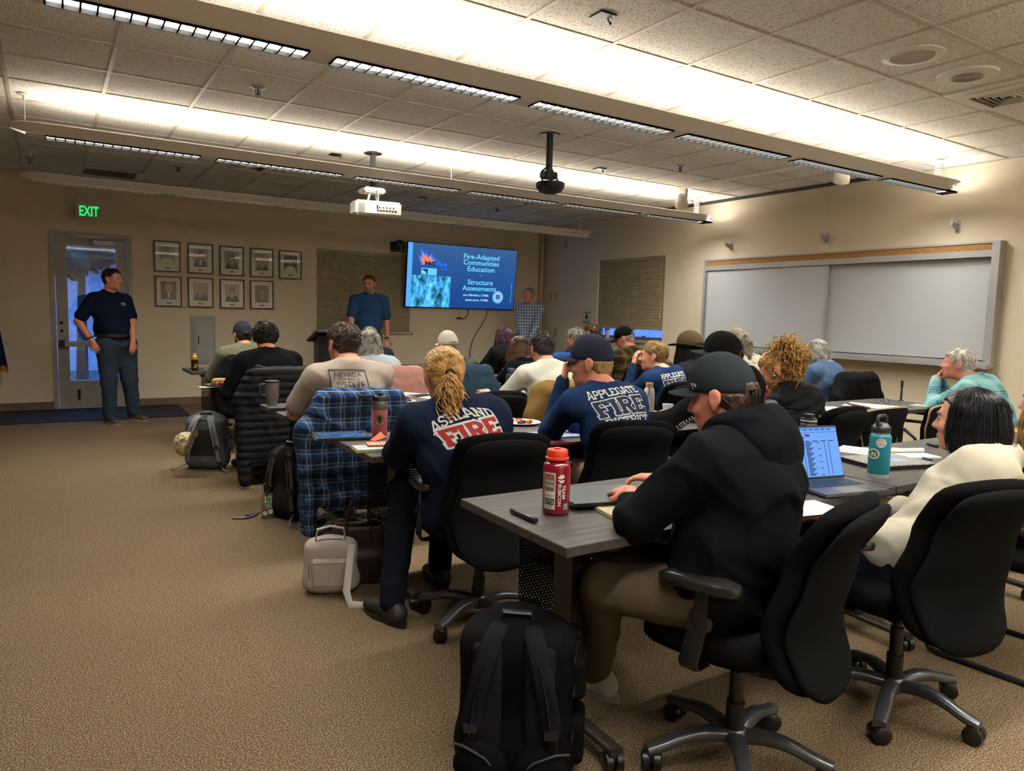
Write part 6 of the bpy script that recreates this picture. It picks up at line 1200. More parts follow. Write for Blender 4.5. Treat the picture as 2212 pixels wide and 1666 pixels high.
for u, v, lb in ((1303, 32, 'black open junction box in the ceiling, nearest the camera'), (724, 333, 'black junction box in the ceiling left of the white projector'), (913, 426, 'black junction box in the ceiling right of the white projector'), (1295, 364, 'black junction box in the ceiling right of the black projector'), (1597, 290, 'black junction box in the ceiling behind the nearest pendant')):
    t = cthing('ceiling_box', lb, 'junction box', u, v, 'black boxes in the ceiling'); MB().box((-.055, -.055, -.012), (.055, .055, -.001), bev=.004).build('plate', M_BLK, t); m = MB(); m.tube([(.03, 0, -.01), (.06, .01, -.035), (.075, .02, -.02), (.06, .03, -.008)], .004, 6); m.build('wire', M_BLK, t)
# projectors
def pole(t, h): MB().tube([(0, 0, 0), (0, 0, -h)], .03, 14).build('pole', M_BLK, t); MB().lathe([(0, -.0005), (.09, -.0005), (.09, -.012), (0, -.012)], (0, 0, 0), 20).build('ceiling_plate', M_BLK, t)
p = CZp(1188, 290); zb = PY(1187, 372, p.y).z; t = thing('projector_mount', 'black ceiling pole with a small dark projector head, centre of the room', 'projector', (p.x, p.y, ZC)); h = ZC-zb; pole(t, h)
m = MB(); m.box((-.07, -.05, -h-.06), (.07, .05, -h), bev=.01); m.tube([(-.02, -.03, -h+.05), (-.12, -.06, -h-.02), (-.1, -.05, -h-.1), (0, -.03, -h-.1)], .009, 6); m.tube([(.03, 0, -h+.03), (.09, 0, -h-.05), (.12, .0, -h-.1)], .008, 6); m.build('bracket', M_DARKM, t)
m = MB(); m.lathe([(0, -.09), (.05, -.088), (.10, -.07), (.125, -.035), (.13, .0), (.12, .01), (0, .014)], (.02, 0, -h-.1), 30); m.build('dome', M_BLK, t)
p = CZp(806, 330); zb = PY(806, 408, p.y).z; t = thing('projector', 'white projector hanging from a black ceiling pole', 'projector', (p.x, p.y, ZC)); h = ZC-zb; pole(t, h); m = MB(); m.box((-.12, -.1, -h-.05), (.1, .1, -h), bev=.012); m.tube([(-.05, -.05, -h-.05), (-.08, -.08, -h-.13)], .01); m.tube([(.05, .05, -h-.05), (.08, .08, -h-.13)], .01); m.build('mount_plate', M_WHITE, t)
Q = Matrix.Translation((.03, 0, -h-.2)) @ Matrix.Rotation(R(-10), 4, 'Z') @ Matrix.Rotation(R(4), 4, 'X'); m = MB(); m.box((-.23, -.17, -.07), (.23, .17, .07), 0, Q, bev=.018); m.build('case', M_WHITE, t)
m = MB()
for k in range(7): m.box((-.02+.03*k, -.172, -.03), (0+.03*k, -.169, -.015), 0, Q)
for k in range(5): m.box((.0+.035*k, -.172, .0), (.014+.035*k, -.169, .014), 0, Q)
m.build('ports', M_BLK, t); m = MB()
for k in range(9): m.box((-.21, -.172, -.045+.011*k), (-.14, -.169, -.04+.011*k), 0, Q)
m.build('vent_slots', plain('slot_grey', '8a8780', .6), t); m = MB(); m.tube([(0, -.09, -h-.02), (.0, -.15, -h-.1), (-.03, -.2, -h-.19), (-.02, -.18, -h-.22)], .007, 6); m.build('cord', M_BLK, t)
# spot lights on a track
trk = MB().box((6.5, 4.0, ZC-.035), (6.54, 6.62, ZC)).build('light_track', M_WHITE); tag(trk, 'white ceiling track carrying the spot lights', 'track'); 
for u, v, y, lb in ((1478, 437, 6.45, 'white spot light on the far end of the ceiling track'), (1835, 382, 4.35, 'white spot light on the near end of the ceiling track')):
    z = PY(u, v, y).z; x = 6.52; t = thing('spot_light', lb, 'spotlight', (x, y, ZC-.035), 0, 'spot lights on the track'); dz = z-(ZC-.035)
    MB().box((-.025, -.05, dz*.75), (.02, .05, 0), bev=.004).build('driver_box', M_WHITE, t); Q = Matrix.Translation((-.05, -.02, dz)) @ Matrix.Rotation(R(205), 4, 'X') @ Matrix.Rotation(R(25), 4, 'Y')
    m = MB(); m.lathe([(0, -.09), (.04, -.085), (.06, -.05), (.075, .03), (.078, .07), (.066, .07), (.06, .04), (0, .035)], (0, 0, 0), 24, 0, Q); m.build('shade', M_WHITE, t); MB().lathe([(0, .045), (.055, .045), (.055, .05), (0, .05)], (0, 0, 0), 20, 0, Q).build('bulb', plain('unlit_lens', '3a3a40', .15), t)
sr = MB().box((XR-.16, 4.6, ZC-.03), (XR-.10, 8.2, ZC-.0005)).build('ceiling_slot', plain('slot_black', '2a2926', .6)); tag(sr, 'dark slot rail in the ceiling along the right wall', 'rail')
# ================================================================ bags on the floor
def backpack(label, loc, rz, size, cols, lean=-.08, vox=.009, group=None, extra=True):
    w, d, h = size; t = thing('backpack', label, 'backpack', loc, rz, group); Q = Matrix.Rotation(lean, 4, 'X'); q = lambda x, y, z: V(*(Q @ Vector((x, y, z))))
    main = plain('bag_'+cols[0], cols[0], .85, 0, .18, 9, 320, .002, 0, .08); sec = plain('bag_'+cols[1], cols[1], .85, 0, .15, 9, 320, .002, 0, .08)
    def post(D, P): return np.maximum(D+.004*wob(P, 26, 2), .002-P[:, 2])
    P = [box_(q(0, 0, h*.46), (w*.5, d*.36, h*.44), .06, np.array(Q.to_3x3()).T.T, .04), ell_(q(0, 0, h*.72), (w*.45, d*.38, h*.27), None, .05), ell_(q(0, 0, h*.2), (w*.52, d*.44, h*.2), None, .06)]
    b = sdf_obj('main_compartment', P, vox, main, t, post=post)
    P = [box_(q(0, d*.42, h*.30), (w*.40, d*.16, h*.22), .04, None, .04)]; pk = sdf_obj('front_pocket', P, vox, sec if extra else main, t, post=post)
    for s in (-1, 1):
        pt = [q(s*w*.14, -d*.30, h*.90), q(s*w*.19, -d*.50, h*.84), q(s*w*.27, -d*.58, h*.66), q(s*w*.33, -d*.52, h*.46), q(s*w*.36, -d*.50, h*.30), q(s*w*.40, -d*.44, h*.14)]
        rings = []; pts = [Vector(p) for p in pt]; n_ = 16; cr = []
        for i in range(n_+1):
            u_ = i/n_*(len(pts)-1); k = min(int(u_), len(pts)-2); f = u_-k; p0, p1, p2, p3 = pts[max(k-1, 0)], pts[k], pts[k+1], pts[min(k+2, len(pts)-1)]
            cr.append(.5*((2*p1)+(p2-p0)*f+(2*p0-5*p1+4*p2-p3)*f*f+(3*p1-p0-3*p2+p3)*f**3))
        for i, p in enumerate(cr):
            dr = (cr[min(i+1, n_)]-cr[max(i-1, 0)]).normalized(); x = Vector((1, 0, 0)); x = (x-dr*x.dot(dr)).normalized(); y = dr.cross(x); ww = w*(.085 if i < n_*.7 else .05); rings.append(sring(p, x, y, ww, .009, 12, 3))
        st = MB().loft(rings).build('shoulder_strap', sec, t)
        m = MB(); m.tube([cr[5]+Vector((0, -.012, 0)), cr[8]+Vector((0, -.013, 0)), cr[12]+Vector((0, -.012, 0))], .006, 5, 0, .5); m.box(tuple(cr[11]-Vector((.018, .02, .012))), tuple(cr[11]+Vector((.018, .004, .012)))); m.build('strap_buckle', M_BLK, st)
        m = MB(); a = q(s*w*.42, -d*.40, h*.10); m.tube([a, a+V(s*.03, -.05, -h*.04), a+V(s*.06, -.08, -h*.085+.004), a+V(s*.10, -.07, -h*.1+.012)], .010, 6, 0, .3); m.build('loose_strap', M_BLK, t)
    m = MB(); m.tube([q(-.05, -d*.2, h*.90), q(-.04, -d*.24, h*.97), q(.04, -d*.24, h*.97), q(.05, -d*.2, h*.90)], .011, 8, 0, .5); m.build('carry_handle', M_BLK, t)
    for k, zz in enumerate((.32, .56, .74)): m = MB(); m.loft([sring(q(s*w*.515, y*d, h*zz), (0, 0, 1), (1, 0, 0), .012, .004, 8, 3) for s in (1,) for y in (-.3, 0, .3, .48)]); m.box(tuple(q(w*.5, d*.18, h*zz-.014)), tuple(q(w*.5, d*.18, h*zz+.014)+V(.016, .035, 0))); m.build('side_strap', M_BLK, t)
    m = MB(); m.tube([q(w*.30*math.cos(a), d*.30+.0, h*(.60+.31*math.sin(a))) for a in np.linspace(0, PI, 15)], .0055, 6); m.build('zipper', M_DARKM, t)
    return t, q
t, q = backpack('large black backpack standing on the carpet, straps facing the camera', (1.13, 1.70, 0), R(-40), (.33, .25, .53), ('0a0b0d', '17181b'), vox=.008)
dk = plain('bag_0a0b0d', '0a0b0d'); gy = plain('bag_piping', '35383c', .6)
for s in (-1, 1):
    sdf_obj('back_padding', [box_(q(s*.075, -.105, .27), (.045, .018, .17), .02, None, .02)], .008, plain('bag_17181b', '17181b'), t)
    sdf_obj('lumbar_pad', [ell_(q(s*.085, -.115, .09), (.08, .03, .07), None, .03)], .008, dk, t)
    m = MB(); m.tube([q(s*.02, -.13, .07), q(s*.07, -.145, .125), q(s*.13, -.14, .15), q(s*.165, -.11, .14)], .0035, 5); m.build('piping', gy, t)
for zz, hh in ((.14, .07), (.32, .06)):
    sdf_obj('side_pouch', [box_(q(.175, .03, zz), (.028, .07, hh), .02, None, .02)], .008, dk, t)
for k in range(4): m = MB(); m.box(tuple(q(.10, .12, .12+.09*k)+V(-.1, .05, 0)), tuple(q(.10, .12, .12+.09*k)+V(.1, .056, .022))); m.build('webbing', plain('bag_17181b', '17181b'), t)
MB().box(tuple(q(.172, .06, .17)), tuple(q(.178, .085, .20))).build('yellow_tab', plain('tab_yellow', 'c79a1c', .6), t)
t, q = backpack('grey backpack on the floor by the fourth-row table leg', (1.12, 6.56, 0), R(-28), (.33, .26, .50), ('56595b', '808385'), vox=.011)
gb = t; m = MB(); m.loft([[q(x_*.10, -.10-.01, z_) for x_, z_ in ((-1, .12), (1, .12), (1, .36), (.6, .42), (-.6, .42), (-1, .36))], [q(x_*.10, -.118, z_) for x_, z_ in ((-1, .12), (1, .12), (1, .36), (.6, .42), (-.6, .42), (-1, .36))]], sm=False); m.build('back_padding', M_BLK, t)
t, q = backpack('dark brown-black daypack slumped on the floor behind the steel bottle', (1.30, 4.72, 0), R(-62), (.30, .22, .52), ('232122', '4a423f'), lean=-.16, vox=.011)
m = MB(); m.tube([(1.16, 4.95, .01), (1.1, 4.86, .012), (1.04, 4.84, .01), (.98, 4.88, .01)], .016, 6, 0, .3); o = m.build('waist_strap', plain('bag_3c3634', '3c3634'), t); o.matrix_parent_inverse = t.matrix_basis.inverted()
# camouflage cap clipped to the grey backpack
def m_camo():
    m, t_, b = nodes('desert_camo'); co = coords(t_); L(t_, ramp(t_, noise(t_, co, 26, 2), [(.38, lin('6a6450')), (.44, lin('b9ad86')), (.6, lin('cbbd94')), (.68, lin('8d8564'))]), b.inputs['Base Color']); b.inputs['Roughness'].default_value = .9; return m
hc = Head(V(.965, 6.36, .235), 200, 55, -35, 1.0); ct = thing('baseball_cap', 'tan camouflage cap hanging upside down from the grey backpack', 'cap', (.965, 6.36, .12)); ballcap(hc, m_camo(), ct, V(.965, 6.36, .12))
# handbags by the second row
hb = thing('handbag', 'pale lilac-white handbag with zips standing on the carpet by the shoe', 'handbag', (1.13, 3.36, 0), R(-22)); mh = plain('bag_offwhite_leather', 'a89c96', .55, 0, .06, 6, 200, .001)
def post(D, P): return np.maximum(D+.003*wob(P, 30, 1), .002-P[:, 2])
sdf_obj('body', [box_((0, 0, .14), (.125, .055, .125), .04, None, .03), ell_((0, 0, .2), (.11, .05, .085), None, .04), ell_((0, 0, .07), (.135, .065, .07), None, .04)], .007, mh, hb, post=post); sdf_obj('front_pocket', [box_((0, -.058, .115), (.09, .014, .075), .02, None, .02)], .006, mh, hb, post=post)
m = MB(); m.tube([(-.10, -.06, .09), (-.10, -.045, .22), (-.05, -.035, .275), (.05, -.035, .275), (.10, -.045, .22), (.10, -.06, .09)], .003, 5); m.tube([(-.085, -.074, .17), (.085, -.074, .17)], .003, 5); m.box((.08, -.085, .13), (.09, -.07, .17)); m.build('zipper', plain('zip_silver', '8e8780', .35, .7), hb)
m = MB(); m.tube([(-.07, -.03, .27), (-.06, -.05, .33), (0, -.05, .345), (.06, -.04, .33), (.07, -.03, .27)], .009, 8, 0, .5); m.build('handle', mh, hb)
m = MB(); m.tube([(.10, -.05, .25), (.09, -.12, .16), (.08, -.16, .06), (.10, -.20, .012), (.2, -.22, .008), (.3, -.12, .008), (.26, 0, .01)], .017, 6, 0, .25); m.build('strap', mh, hb)
tb = thing('tote_bag', 'dark brown leather tote bag with two tall handles behind the pale handbag', 'handbag', (1.30, 3.44, 0), R(-20)); mt = plain('bag_brown_leather', '2e1a16', .5, 0, .15, 8)
sdf_obj('body', [box_((0, 0, .15), (.13, .05, .15), .02, None, .02), box_((0, 0, .08), (.14, .06, .08), .03, None, .04)], .008, mt, tb, cut=[box_((0, 0, .32), (.11, .034, .12), .02)], post=post)
for s in (-1, 1): m = MB(); m.tube([(-.06, s*.05, .22), (-.06, s*.05, .34), (-.035, s*.045, .42), (0, s*.04, .44), (.035, s*.045, .42), (.06, s*.05, .34), (.06, s*.05, .22)], .009, 8, 0, .5); m.build('handle', mt, tb)
# ================================================================ jackets on chair backs
def draped(name, label, ci, mat, z0=.3, sleeves=((.26, .35), (.26, .35)), puffer=False, thick=.05, wide=.25, hood=False, vox=.011, cat='jacket', amp=.010, ex=0., front=True, hem=0.):
    ci = ci-1 if ci > 2 else ci; co = CHO[ci]; x, y = co.location.x, co.location.y; rz = co.rotation_euler[2]; t = thing(name, label, cat, (x, y, 0), rz); P = []
    P += [box_((0, -.295, .77), (wide, thick+.035, .14), .05, None, .05), box_((0, -.315, (z0+.8)/2), (wide+.015, thick, (.8-z0)/2+.02), .03, None, .05), cap_((-wide*.72, -.315, .885), (wide*.72, -.315, .885), .055, None, .04)]
    if hem: P.append(box_((ex, -.33, z0), (wide*.9, thick*.8, hem), .03, None, .05))
    for s, (sx_, zl) in zip((-1, 1), sleeves):
        if zl is None: continue
        P += [cap_((s*wide*.85, -.28, .84), (s*(sx_+.03), -.30, .70), .075, .065, .05), cap_((s*(sx_+.03), -.30, .70), (s*(sx_+.02), -.33, zl), .062, .05, .03)]
    if hood: P += [ell_((0, -.33, .88), (.15, .075, .11), None, .04), ell_((0, -.36, .78), (.11, .05, .10), None, .04)]
    fo = folds(amp, 20, ci)
    def post(D, Pp):
        D = fo(D, Pp)
        if puffer: D = D-.016*np.abs(np.sin(Pp[:, 2]*PI/.058+.5*wob(Pp, 7, 2)))**.5+.011
        e_ = z0+.03*wob(Pp, 10, ci); side = np.abs(Pp[:, 0]) < wide*.95
        return D
    sdf_obj('jacket_body', P, vox, mat, t, post=post, cut=[box_((0, -.13, .5), (.21, .115, .34), .02)]); m = MB(); m.tube([(-.08, -.27, .925), (0, -.255, .915), (.08, -.27, .925)], .012, 6); m.build('collar', mat, t); return t
PLAID = plaid('blue_flannel', '29456b', [(0, .34, '131c30', .8), (.5, .035, 'a9b0a0', .55), (.25, .022, 'b4a888', .4), (.72, .04, '0e1526', .8)], .085, wob_=.25)
draped('flannel_shirt', 'blue and cream plaid flannel shirt hanging over the chair in the third row', 7, PLAID, .30, ((.27, .16), (.22, .30)), wide=.235, thick=.045, hood=False, amp=.014, vox=.009, cat='shirt', hem=.06)
draped('puffer_jacket', 'black quilted puffer jacket hanging over the fourth-row aisle chair', 14, cloth('black_nylon_quilt', '1b1c1f', .12, 300, 0, .55), .22, ((.27, .07), (.24, .30)), puffer=True, wide=.25, vox=.010)
draped('jacket', 'dusty pink jacket hanging over the chair behind the grey-haired woman', 16, cloth('dusty_pink_fleece', 'a5766c', .07), .45, ((.26, .48), (.27, .55)), wide=.24)
draped('jacket', 'black jacket hanging over the chair behind the man in the grey cap', 21, CL['black'], .35, ((.26, .4), (.26, .45)), wide=.24, vox=.013)
draped('jacket', 'dark jacket over the chair back under the blue knit sweater woman', 13, CL['black'], .4, ((.25, .5), (.25, .5)), wide=.22, vox=.013)
draped('jacket', 'mustard brown canvas jacket over the chair of the man in off-white', 9, cloth('mustard_canvas', '6d5530', .1), .42, ((.22, .5), (.22, .5)), wide=.20)
draped('jacket', 'dark teal jacket over the chair behind the long grey-brown ponytail', 12, cloth('teal_nylon', '1d3a40', .1), .42, ((.25, .5), (.25, .5)), wide=.23, vox=.012)
draped('jacket', 'steel blue jacket over the chair below the white cap', 17, cloth('steel_blue_fleece', '2c3f4e', .1), .42, ((.22, .5), (.22, .5)), wide=.19, vox=.012)
draped('jacket', 'charcoal jacket over the chair of the woman with long brown hair', 19, CL['dark'], .42, ((.25, .5), (.25, .5)), wide=.23, vox=.012)
# ================================================================ things on the tables
def T3(u, v): p = PZ(u, v, TH); return (p.x, p.y, TH)
def put(name, label, cat, u, v, rz=0, group=None, dz=.0): x, y, z = T3(u, v); return thing(name, label, cat, (x, y, z+dz), R(rz), group)
def lathe_part(t, name, prof, mat, n=28, **k): return MB().lathe(prof, (0, 0, 0), n).build(name, mat, t)
def sheet(label, u, v, rz, w=.216, h=.28, col='c4c4c2', lines=8, name='paper_sheet', group='loose papers on the tables', bent=0, cat='paper'):
    t = put(name, label, cat, u, v, rz, group); MB().box((-w/2, -h/2, 0), (w/2, h/2, .0012)).build('page', plain('pg_'+col, col, .8, 0, .02), t)
    if lines:
        m = MB()
        for k in range(lines): m.box((-w*.4, h*.38-k*h*.085, .0012), (w*(.36-.12*((k*37) % 3)), h*.38-k*h*.085+.0035, .0016))
        m.build('print_lines', plain('ink_grey', '62646a', .8), t)
    return t
# red bottle with stickers
t = put('water_bottle', 'red wide-mouth water bottle with stickers at the front table corner', 'bottle', 1200, 1108)
mr = plain('bottle_crimson', '7c1022', .22, 0, .06, 4, coat=.4); b = lathe_part(t, 'body', [(0, .0005), (.038, .0005), (.043, .005), (.0445, .012), (.0445, .150), (.042, .162), (.031, .170), (.031, .182)], mr, 36)
lathe_part(t, 'lid', [(0, .212), (.010, .212), (.010, .208), (.031, .207), (.034, .203), (.034, .184), (.038, .182), (.038, .176), (.0, .176)], plain('lid_orange_red', 'c2321c', .4, 0, .04), 36)
vd = Vector((-t.location.x, -t.location.y, 0)).normalized(); vr = Vector((-vd.y, vd.x, 0)); M_STK = plain('sticker_white', 'c9c6bf', .5, 0, .03)
def stk(polys, mat, du, z, offd, tg=b, cell=.006, tt=None, name='sticker'): return decal(name, polys, mat, tg, Vector(tg.parent.location)+Vector((0, 0, z))+vr*du, tuple(vr), (0, 0, 1), tuple(-vd), offd, tg, cell)
RC = lambda a, b_, c, d: [Vector((a, b_)), Vector((c, b_)), Vector((c, d)), Vector((a, d))]
stk([RC(-.041, .022, -.003, .138)], M_STK, 0, 0, .0006); stk([RC(-.040, .079, -.006, .134)], plain('sticker_brown', '6e5a4c', .6), 0, 0, .0009); stk([RC(-.040, .118, -.012, .126)], plain('sticker_flag_red', 'b0503c', .6), 0, 0, .0012); stk([RC(-.040, .036, -.006, .056)], M_BLK, 0, 0, .0009)
stk(off(font_polys('OUTTA', .013, .030, .01), -.023, .0395), M_STK, 0, 0, .0014); stk(off(font_polys('STRAIGHT', .008, .030), -.023, .061), M_BLK, 0, 0, .0012); stk(off(font_polys('CORE', .008, .026), -.023, .026), M_BLK, 0, 0, .0012); stk(off(font_polys('OREGON', .008, .026, .02), -.023, .107)+off(font_polys('WHERE', .009, .028, .02), -.023, .092), M_STK, 0, 0, .0015)
rot = lambda pl: [[Vector((p[1], -p[0])) for p in q_] for q_ in pl]
stk(off(rot(font_polys('TEAM', .010, .045, .02)), .019, .078), M_STK, 0, 0, .0008, name='lettering'); stk(off(rot(font_polys('RUBICON', .010, .070, .02)), .006, .068), M_STK, 0, 0, .0008, name='lettering'); stk([[Vector(p) for p in ((.004, .122), (.012, .133), (.022, .133), (.026, .124), (.016, .119))], [Vector(p) for p in ((.004, .117), (.016, .115), (.026, .117), (.022, .107), (.012, .107))]], M_STK, 0, 0, .0008, name='emblem'); stk([RC(.024, .020, .036, .040)], plain('sticker_teal', '5d8a8a', .6), 0, 0, .0006)
def pen(label, a, b_, r, mat, cap_m=None, name='pen', group=None):
    A, B = Vector(T3(*a)), Vector(T3(*b_)); c = (A+B)/2; t = thing(name, label, 'pen', tuple(c), 0, group); d = (B-A)/2; up = Vector((0, 0, r+.0005)); m = MB(); m.tube([-d+up, -d*.9+up, d*.3+up], [r*.7, r, r], 12); m.build('barrel', mat, t); m = MB(); m.tube([d*.3+up, d*.96+up, d+up], [r*1.08, r*1.08, r*.9], 12); m.build('cap', cap_m or mat, t); return t
pen('thick black marker pen lying at the corner of the front table', (1104, 1108), (1158, 1132), .009, M_BLK, plain('marker_cap', '1c1a22', .3), 'marker_pen')
pen('black pen lying on the third-row aisle table by the steel mug', (613, 882), (636, 890), .007, M_BLK); pen('blue pen lying on the third-row aisle table', (630, 880), (650, 882), .005, plain('pen_blue', '28457c', .4))
pen('dark red pencil case lying across the papers before the white-haired man', (1830, 874), (1878, 884), .008, plain('pencil_red', '6e3a2c', .6), name='pencil'); pen('blue pen lying on papers beside the speckled laptop', (1990, 990), (2014, 996), .004, plain('pen_blue', '28457c', .4))
pen('black marker lying behind the woman with the black bob', (2003, 962), (2026, 968), .008, M_BLK, name='marker_pen')
# closed laptop under the hands of the man in the hoodie, notebook under it
t = put('notebook', 'cream notebook edge showing under the grey tablet folder', 'notebook', 1335, 1100, -12); MB().box((-.08, -.10, 0), (.08, .10, .012)).build('pages', plain('pages_cream', 'b9ac86', .8), t); MB().box((-.083, -.103, 0), (.083, .103, .002)).build('cover', plain('cover_green', '4c6a3c', .7), t)
t = put('tablet', 'closed dark grey tablet folder on the front table beside the red bottle', 'tablet', 1300, 1082, -14, dz=.0125); m = MB(); m.box((-.155, -.115, .0), (.155, .115, .012), bev=.005); m.build('body', M_BLK, t); MB().box((-.15, -.11, .0122), (.15, .11, .0135)).build('cover', plain('tablet_slate', '4a5355', .35, 0, .1, 4), t)
# open laptop with a spreadsheet
t = put('laptop', 'open silver laptop with a bright spreadsheet on its screen', 'laptop', 1806, 1058, -12); SPC = plain('laptop_space_grey', '5c5e62', .35, .6, .03)
MB().box((-.155, -.11, .004), (.155, .11, .016), bev=.004).build('base', SPC, t); m = MB()
for r_ in range(6):
    for c_ in range(14): m.box((-.135+.0195*c_, -.01+.0175*r_, .0162), (-.119+.0195*c_, .0045+.0175*r_, .0172))
m.build('keyboard', plain('keys_dark', '20344a', .5), t); MB().box((-.055, -.1, .0161), (.055, -.025, .0164)).build('trackpad', plain('trackpad_grey', '66676b', .3, .3), t)
Q = Matrix.Translation((0, .112, .012)) @ Matrix.Rotation(R(-18), 4, 'X'); m = MB(); m.box((-.155, 0, 0), (.155, .007, .215), 0, Q, bev=.003); lid = m.build('screen_lid', M_BLK, t)
scr2 = plate('display', [rect(-.149, .012, .149, .208)], emit('display_blue_white', '6f9fe8', .6), lid, Q @ TM(-.0006)); hd_ = [rect(-.149, .186, .149, .190), rect(-.02, .176, .0, .183)]
rows = []
for k in range(26):
    z = .145-.0051*k
    for x0_, x1_ in ((-.14, -.118), (-.10, -.096), (-.08, -.055+.006*(k % 3)), (-.032, -.028), (-.018, .018-.006*(k % 4)), (.075, .079), (.095, .099)): rows.append(rect(x0_, z, x1_, z+.0028))
    if k % 5 == 0: rows.append(rect(.04, z, .056, z+.0022))
rows += [rect(-.14+.03*i, .197, -.12+.03*i, .200) for i in range(9)]+[rect(-.14+.022*i, .167, -.126+.022*i, .170) for i in range(6)]+[rect(-.06+.04*i, .151, -.035+.04*i, .154) for i in range(5)]
plate('spreadsheet', rows, emit('display_text', '12203c', .3), scr2, Q @ TM(-.0026), .0003); plate('toolbar', hd_+[rect(-.149, .202, .149, .208)], emit('display_bar', '4a74b8', .8), scr2, Q @ TM(-.0020), .0003); plate('window_title', [rect(-.012, .172, .008, .180)], emit('display_chip', '7a2a3c', .5), scr2, Q @ TM(-.0032), .0003)
sheet('white sheet under the near corner of the open laptop', 1742, 1098, -12, .216, .16, lines=0)
# teal bottle
t = put('water_bottle', 'teal steel bottle with black handle lid and two round stickers', 'bottle', 1896, 1030); mt = plain('bottle_teal', '12707c', .35, 0, .05, 5); b2 = lathe_part(t, 'body', [(0, .016), (.0405, .016), (.0415, .02), (.0415, .168), (.037, .178), (.034, .180)], mt, 36); lathe_part(t, 'steel_base', [(0, .0005), (.040, .0005), (.0405, .016), (0, .016)], M_ALU, 36); lathe_part(t, 'steel_neck', [(.0335, .178), (.0335, .188), (.03, .188)], M_ALU, 30)
lathe_part(t, 'lid', [(0, .226), (.022, .226), (.034, .212), (.037, .208), (.037, .188), (0, .188)], M_BLK, 30); m = MB(); m.tube([(-.028, 0, .215), (-.03, 0, .245), (-.022, 0, .254), (.022, 0, .254), (.03, 0, .245), (.028, 0, .215)], .0065, 8, 0, 1.3); m.build('handle', M_BLK, t)
vd = Vector((-t.location.x, -t.location.y, 0)).normalized(); vr = Vector((-vd.y, vd.x, 0))
stk(disc(.019), M_STK, .004, .147, .0008, b2); stk([[Vector((.004*math.cos(a), .004*math.sin(a)+.002)), Vector((.014*math.cos(a-.09), .014*math.sin(a-.09)+.002)), Vector((.014*math.cos(a+.09), .014*math.sin(a+.09)+.002))] for a in np.linspace(.2, 2.9, 9)], plain('sticker_orange', 'a8642c', .6), .004, .148, .0012, b2, 0); stk([RC(-.013+.005*i, -.012, -.011+.005*i, -.003-.002*(i % 2)) for i in range(6)]+off(font_polys('DE LA MAYO', .004, .028), 0, -.002), M_BLK, .004, .147, .0012, b2, 0)
stk(disc(.0215), M_STK, -.021, .100, .0008, b2); stk(disc(.0165), plain('sticker_olive', '4c5c34', .6), -.021, .100, .0012, b2); stk(off(font_polys('EJ', .013, .016, .03), 0, -.007), M_STK, -.021, .100, .0017, b2, 0)
# speckled laptop and papers
def m_speck():
    m, t_, b = nodes('speckled_cover'); co = coords(t_); L(t_, ramp(t_, noise(t_, co, 190, 1), [(.46, lin('1a1a1c')), (.54, lin('a9a8a4'))]), b.inputs['Base Color']); b.inputs['Roughness'].default_value = .4; return m
t = put('laptop', 'closed laptop in a black and white speckled cover behind the teal bottle', 'laptop', 1915, 1003, -14); m = MB(); m.box((-.165, -.12, .0), (.165, .12, .016), bev=.006); m.build('base', M_BLK, t); MB().box((-.165, -.12, .0162), (.165, .12, .021), bev=.002).build('cover', m_speck(), t); MB().box((.0, -.05, .0212), (.075, .03, .0215)).build('label_strip', plain('strip_blue', '7f93b0', .6), t)
sheet('printed white sheet lying left of the speckled laptop', 1875, 976, 20); sheet('printed page lying behind the bob-haired woman, towards the right edge', 2165, 996, 25); sheet('second printed page fanned at the right edge of the front tables', 2190, 975, 5); t = put('grommet_cover', 'round white cable grommet set in the front table', 'grommet', 1938, 971); lathe_part(t, 'ring', [(0, .0005), (.034, .0005), (.033, .003), (0, .003)], M_WHITE, 28)
t = put('notepad', 'spiral notepad with curled pages in front of the bob-haired woman', 'notepad', 1968, 985, -20); MB().box((-.11, -.07, 0), (.11, .07, .006)).build('pages', plain('pg_c4c4c2', 'c4c4c2'), t); m = MB(); m.tube([(-.11, .05, .016), (.11, .05, .016)], .012, 12); m.build('rolled_page', plain('pg_c4c4c2', 'c4c4c2'), t)
t = put('notebook', 'pink and orange notebooks stacked at the right edge of the second row', 'notebook', 2196, 936, 8); MB().box((-.12, -.09, 0), (.12, .09, .012)).build('lower_book', plain('pad_pink', 'a87c88', .7), t); MB().box((-.11, -.08, .0125), (.06, .08, .02)).build('upper_book', plain('pad_orange', 'c07a30', .7), t)
# phone held on the lap of the woman in fleece
p = P['p2']; ph = thing('smartphone', 'black smartphone in the lap hand of the woman in cream fleece', 'phone', tuple(p['arms'][0][2]+hdir(14)*.12+V(0, 0, .03)), R(10)); MB().box((-.038, -.075, -.006), (.038, .075, .004), bev=.004).build('case', M_BLK, ph); MB().box((-.034, -.07, .0042), (.034, .07, .0048)).build('screen', plain('phone_glass', '10141c', .08, 0, 0), ph)
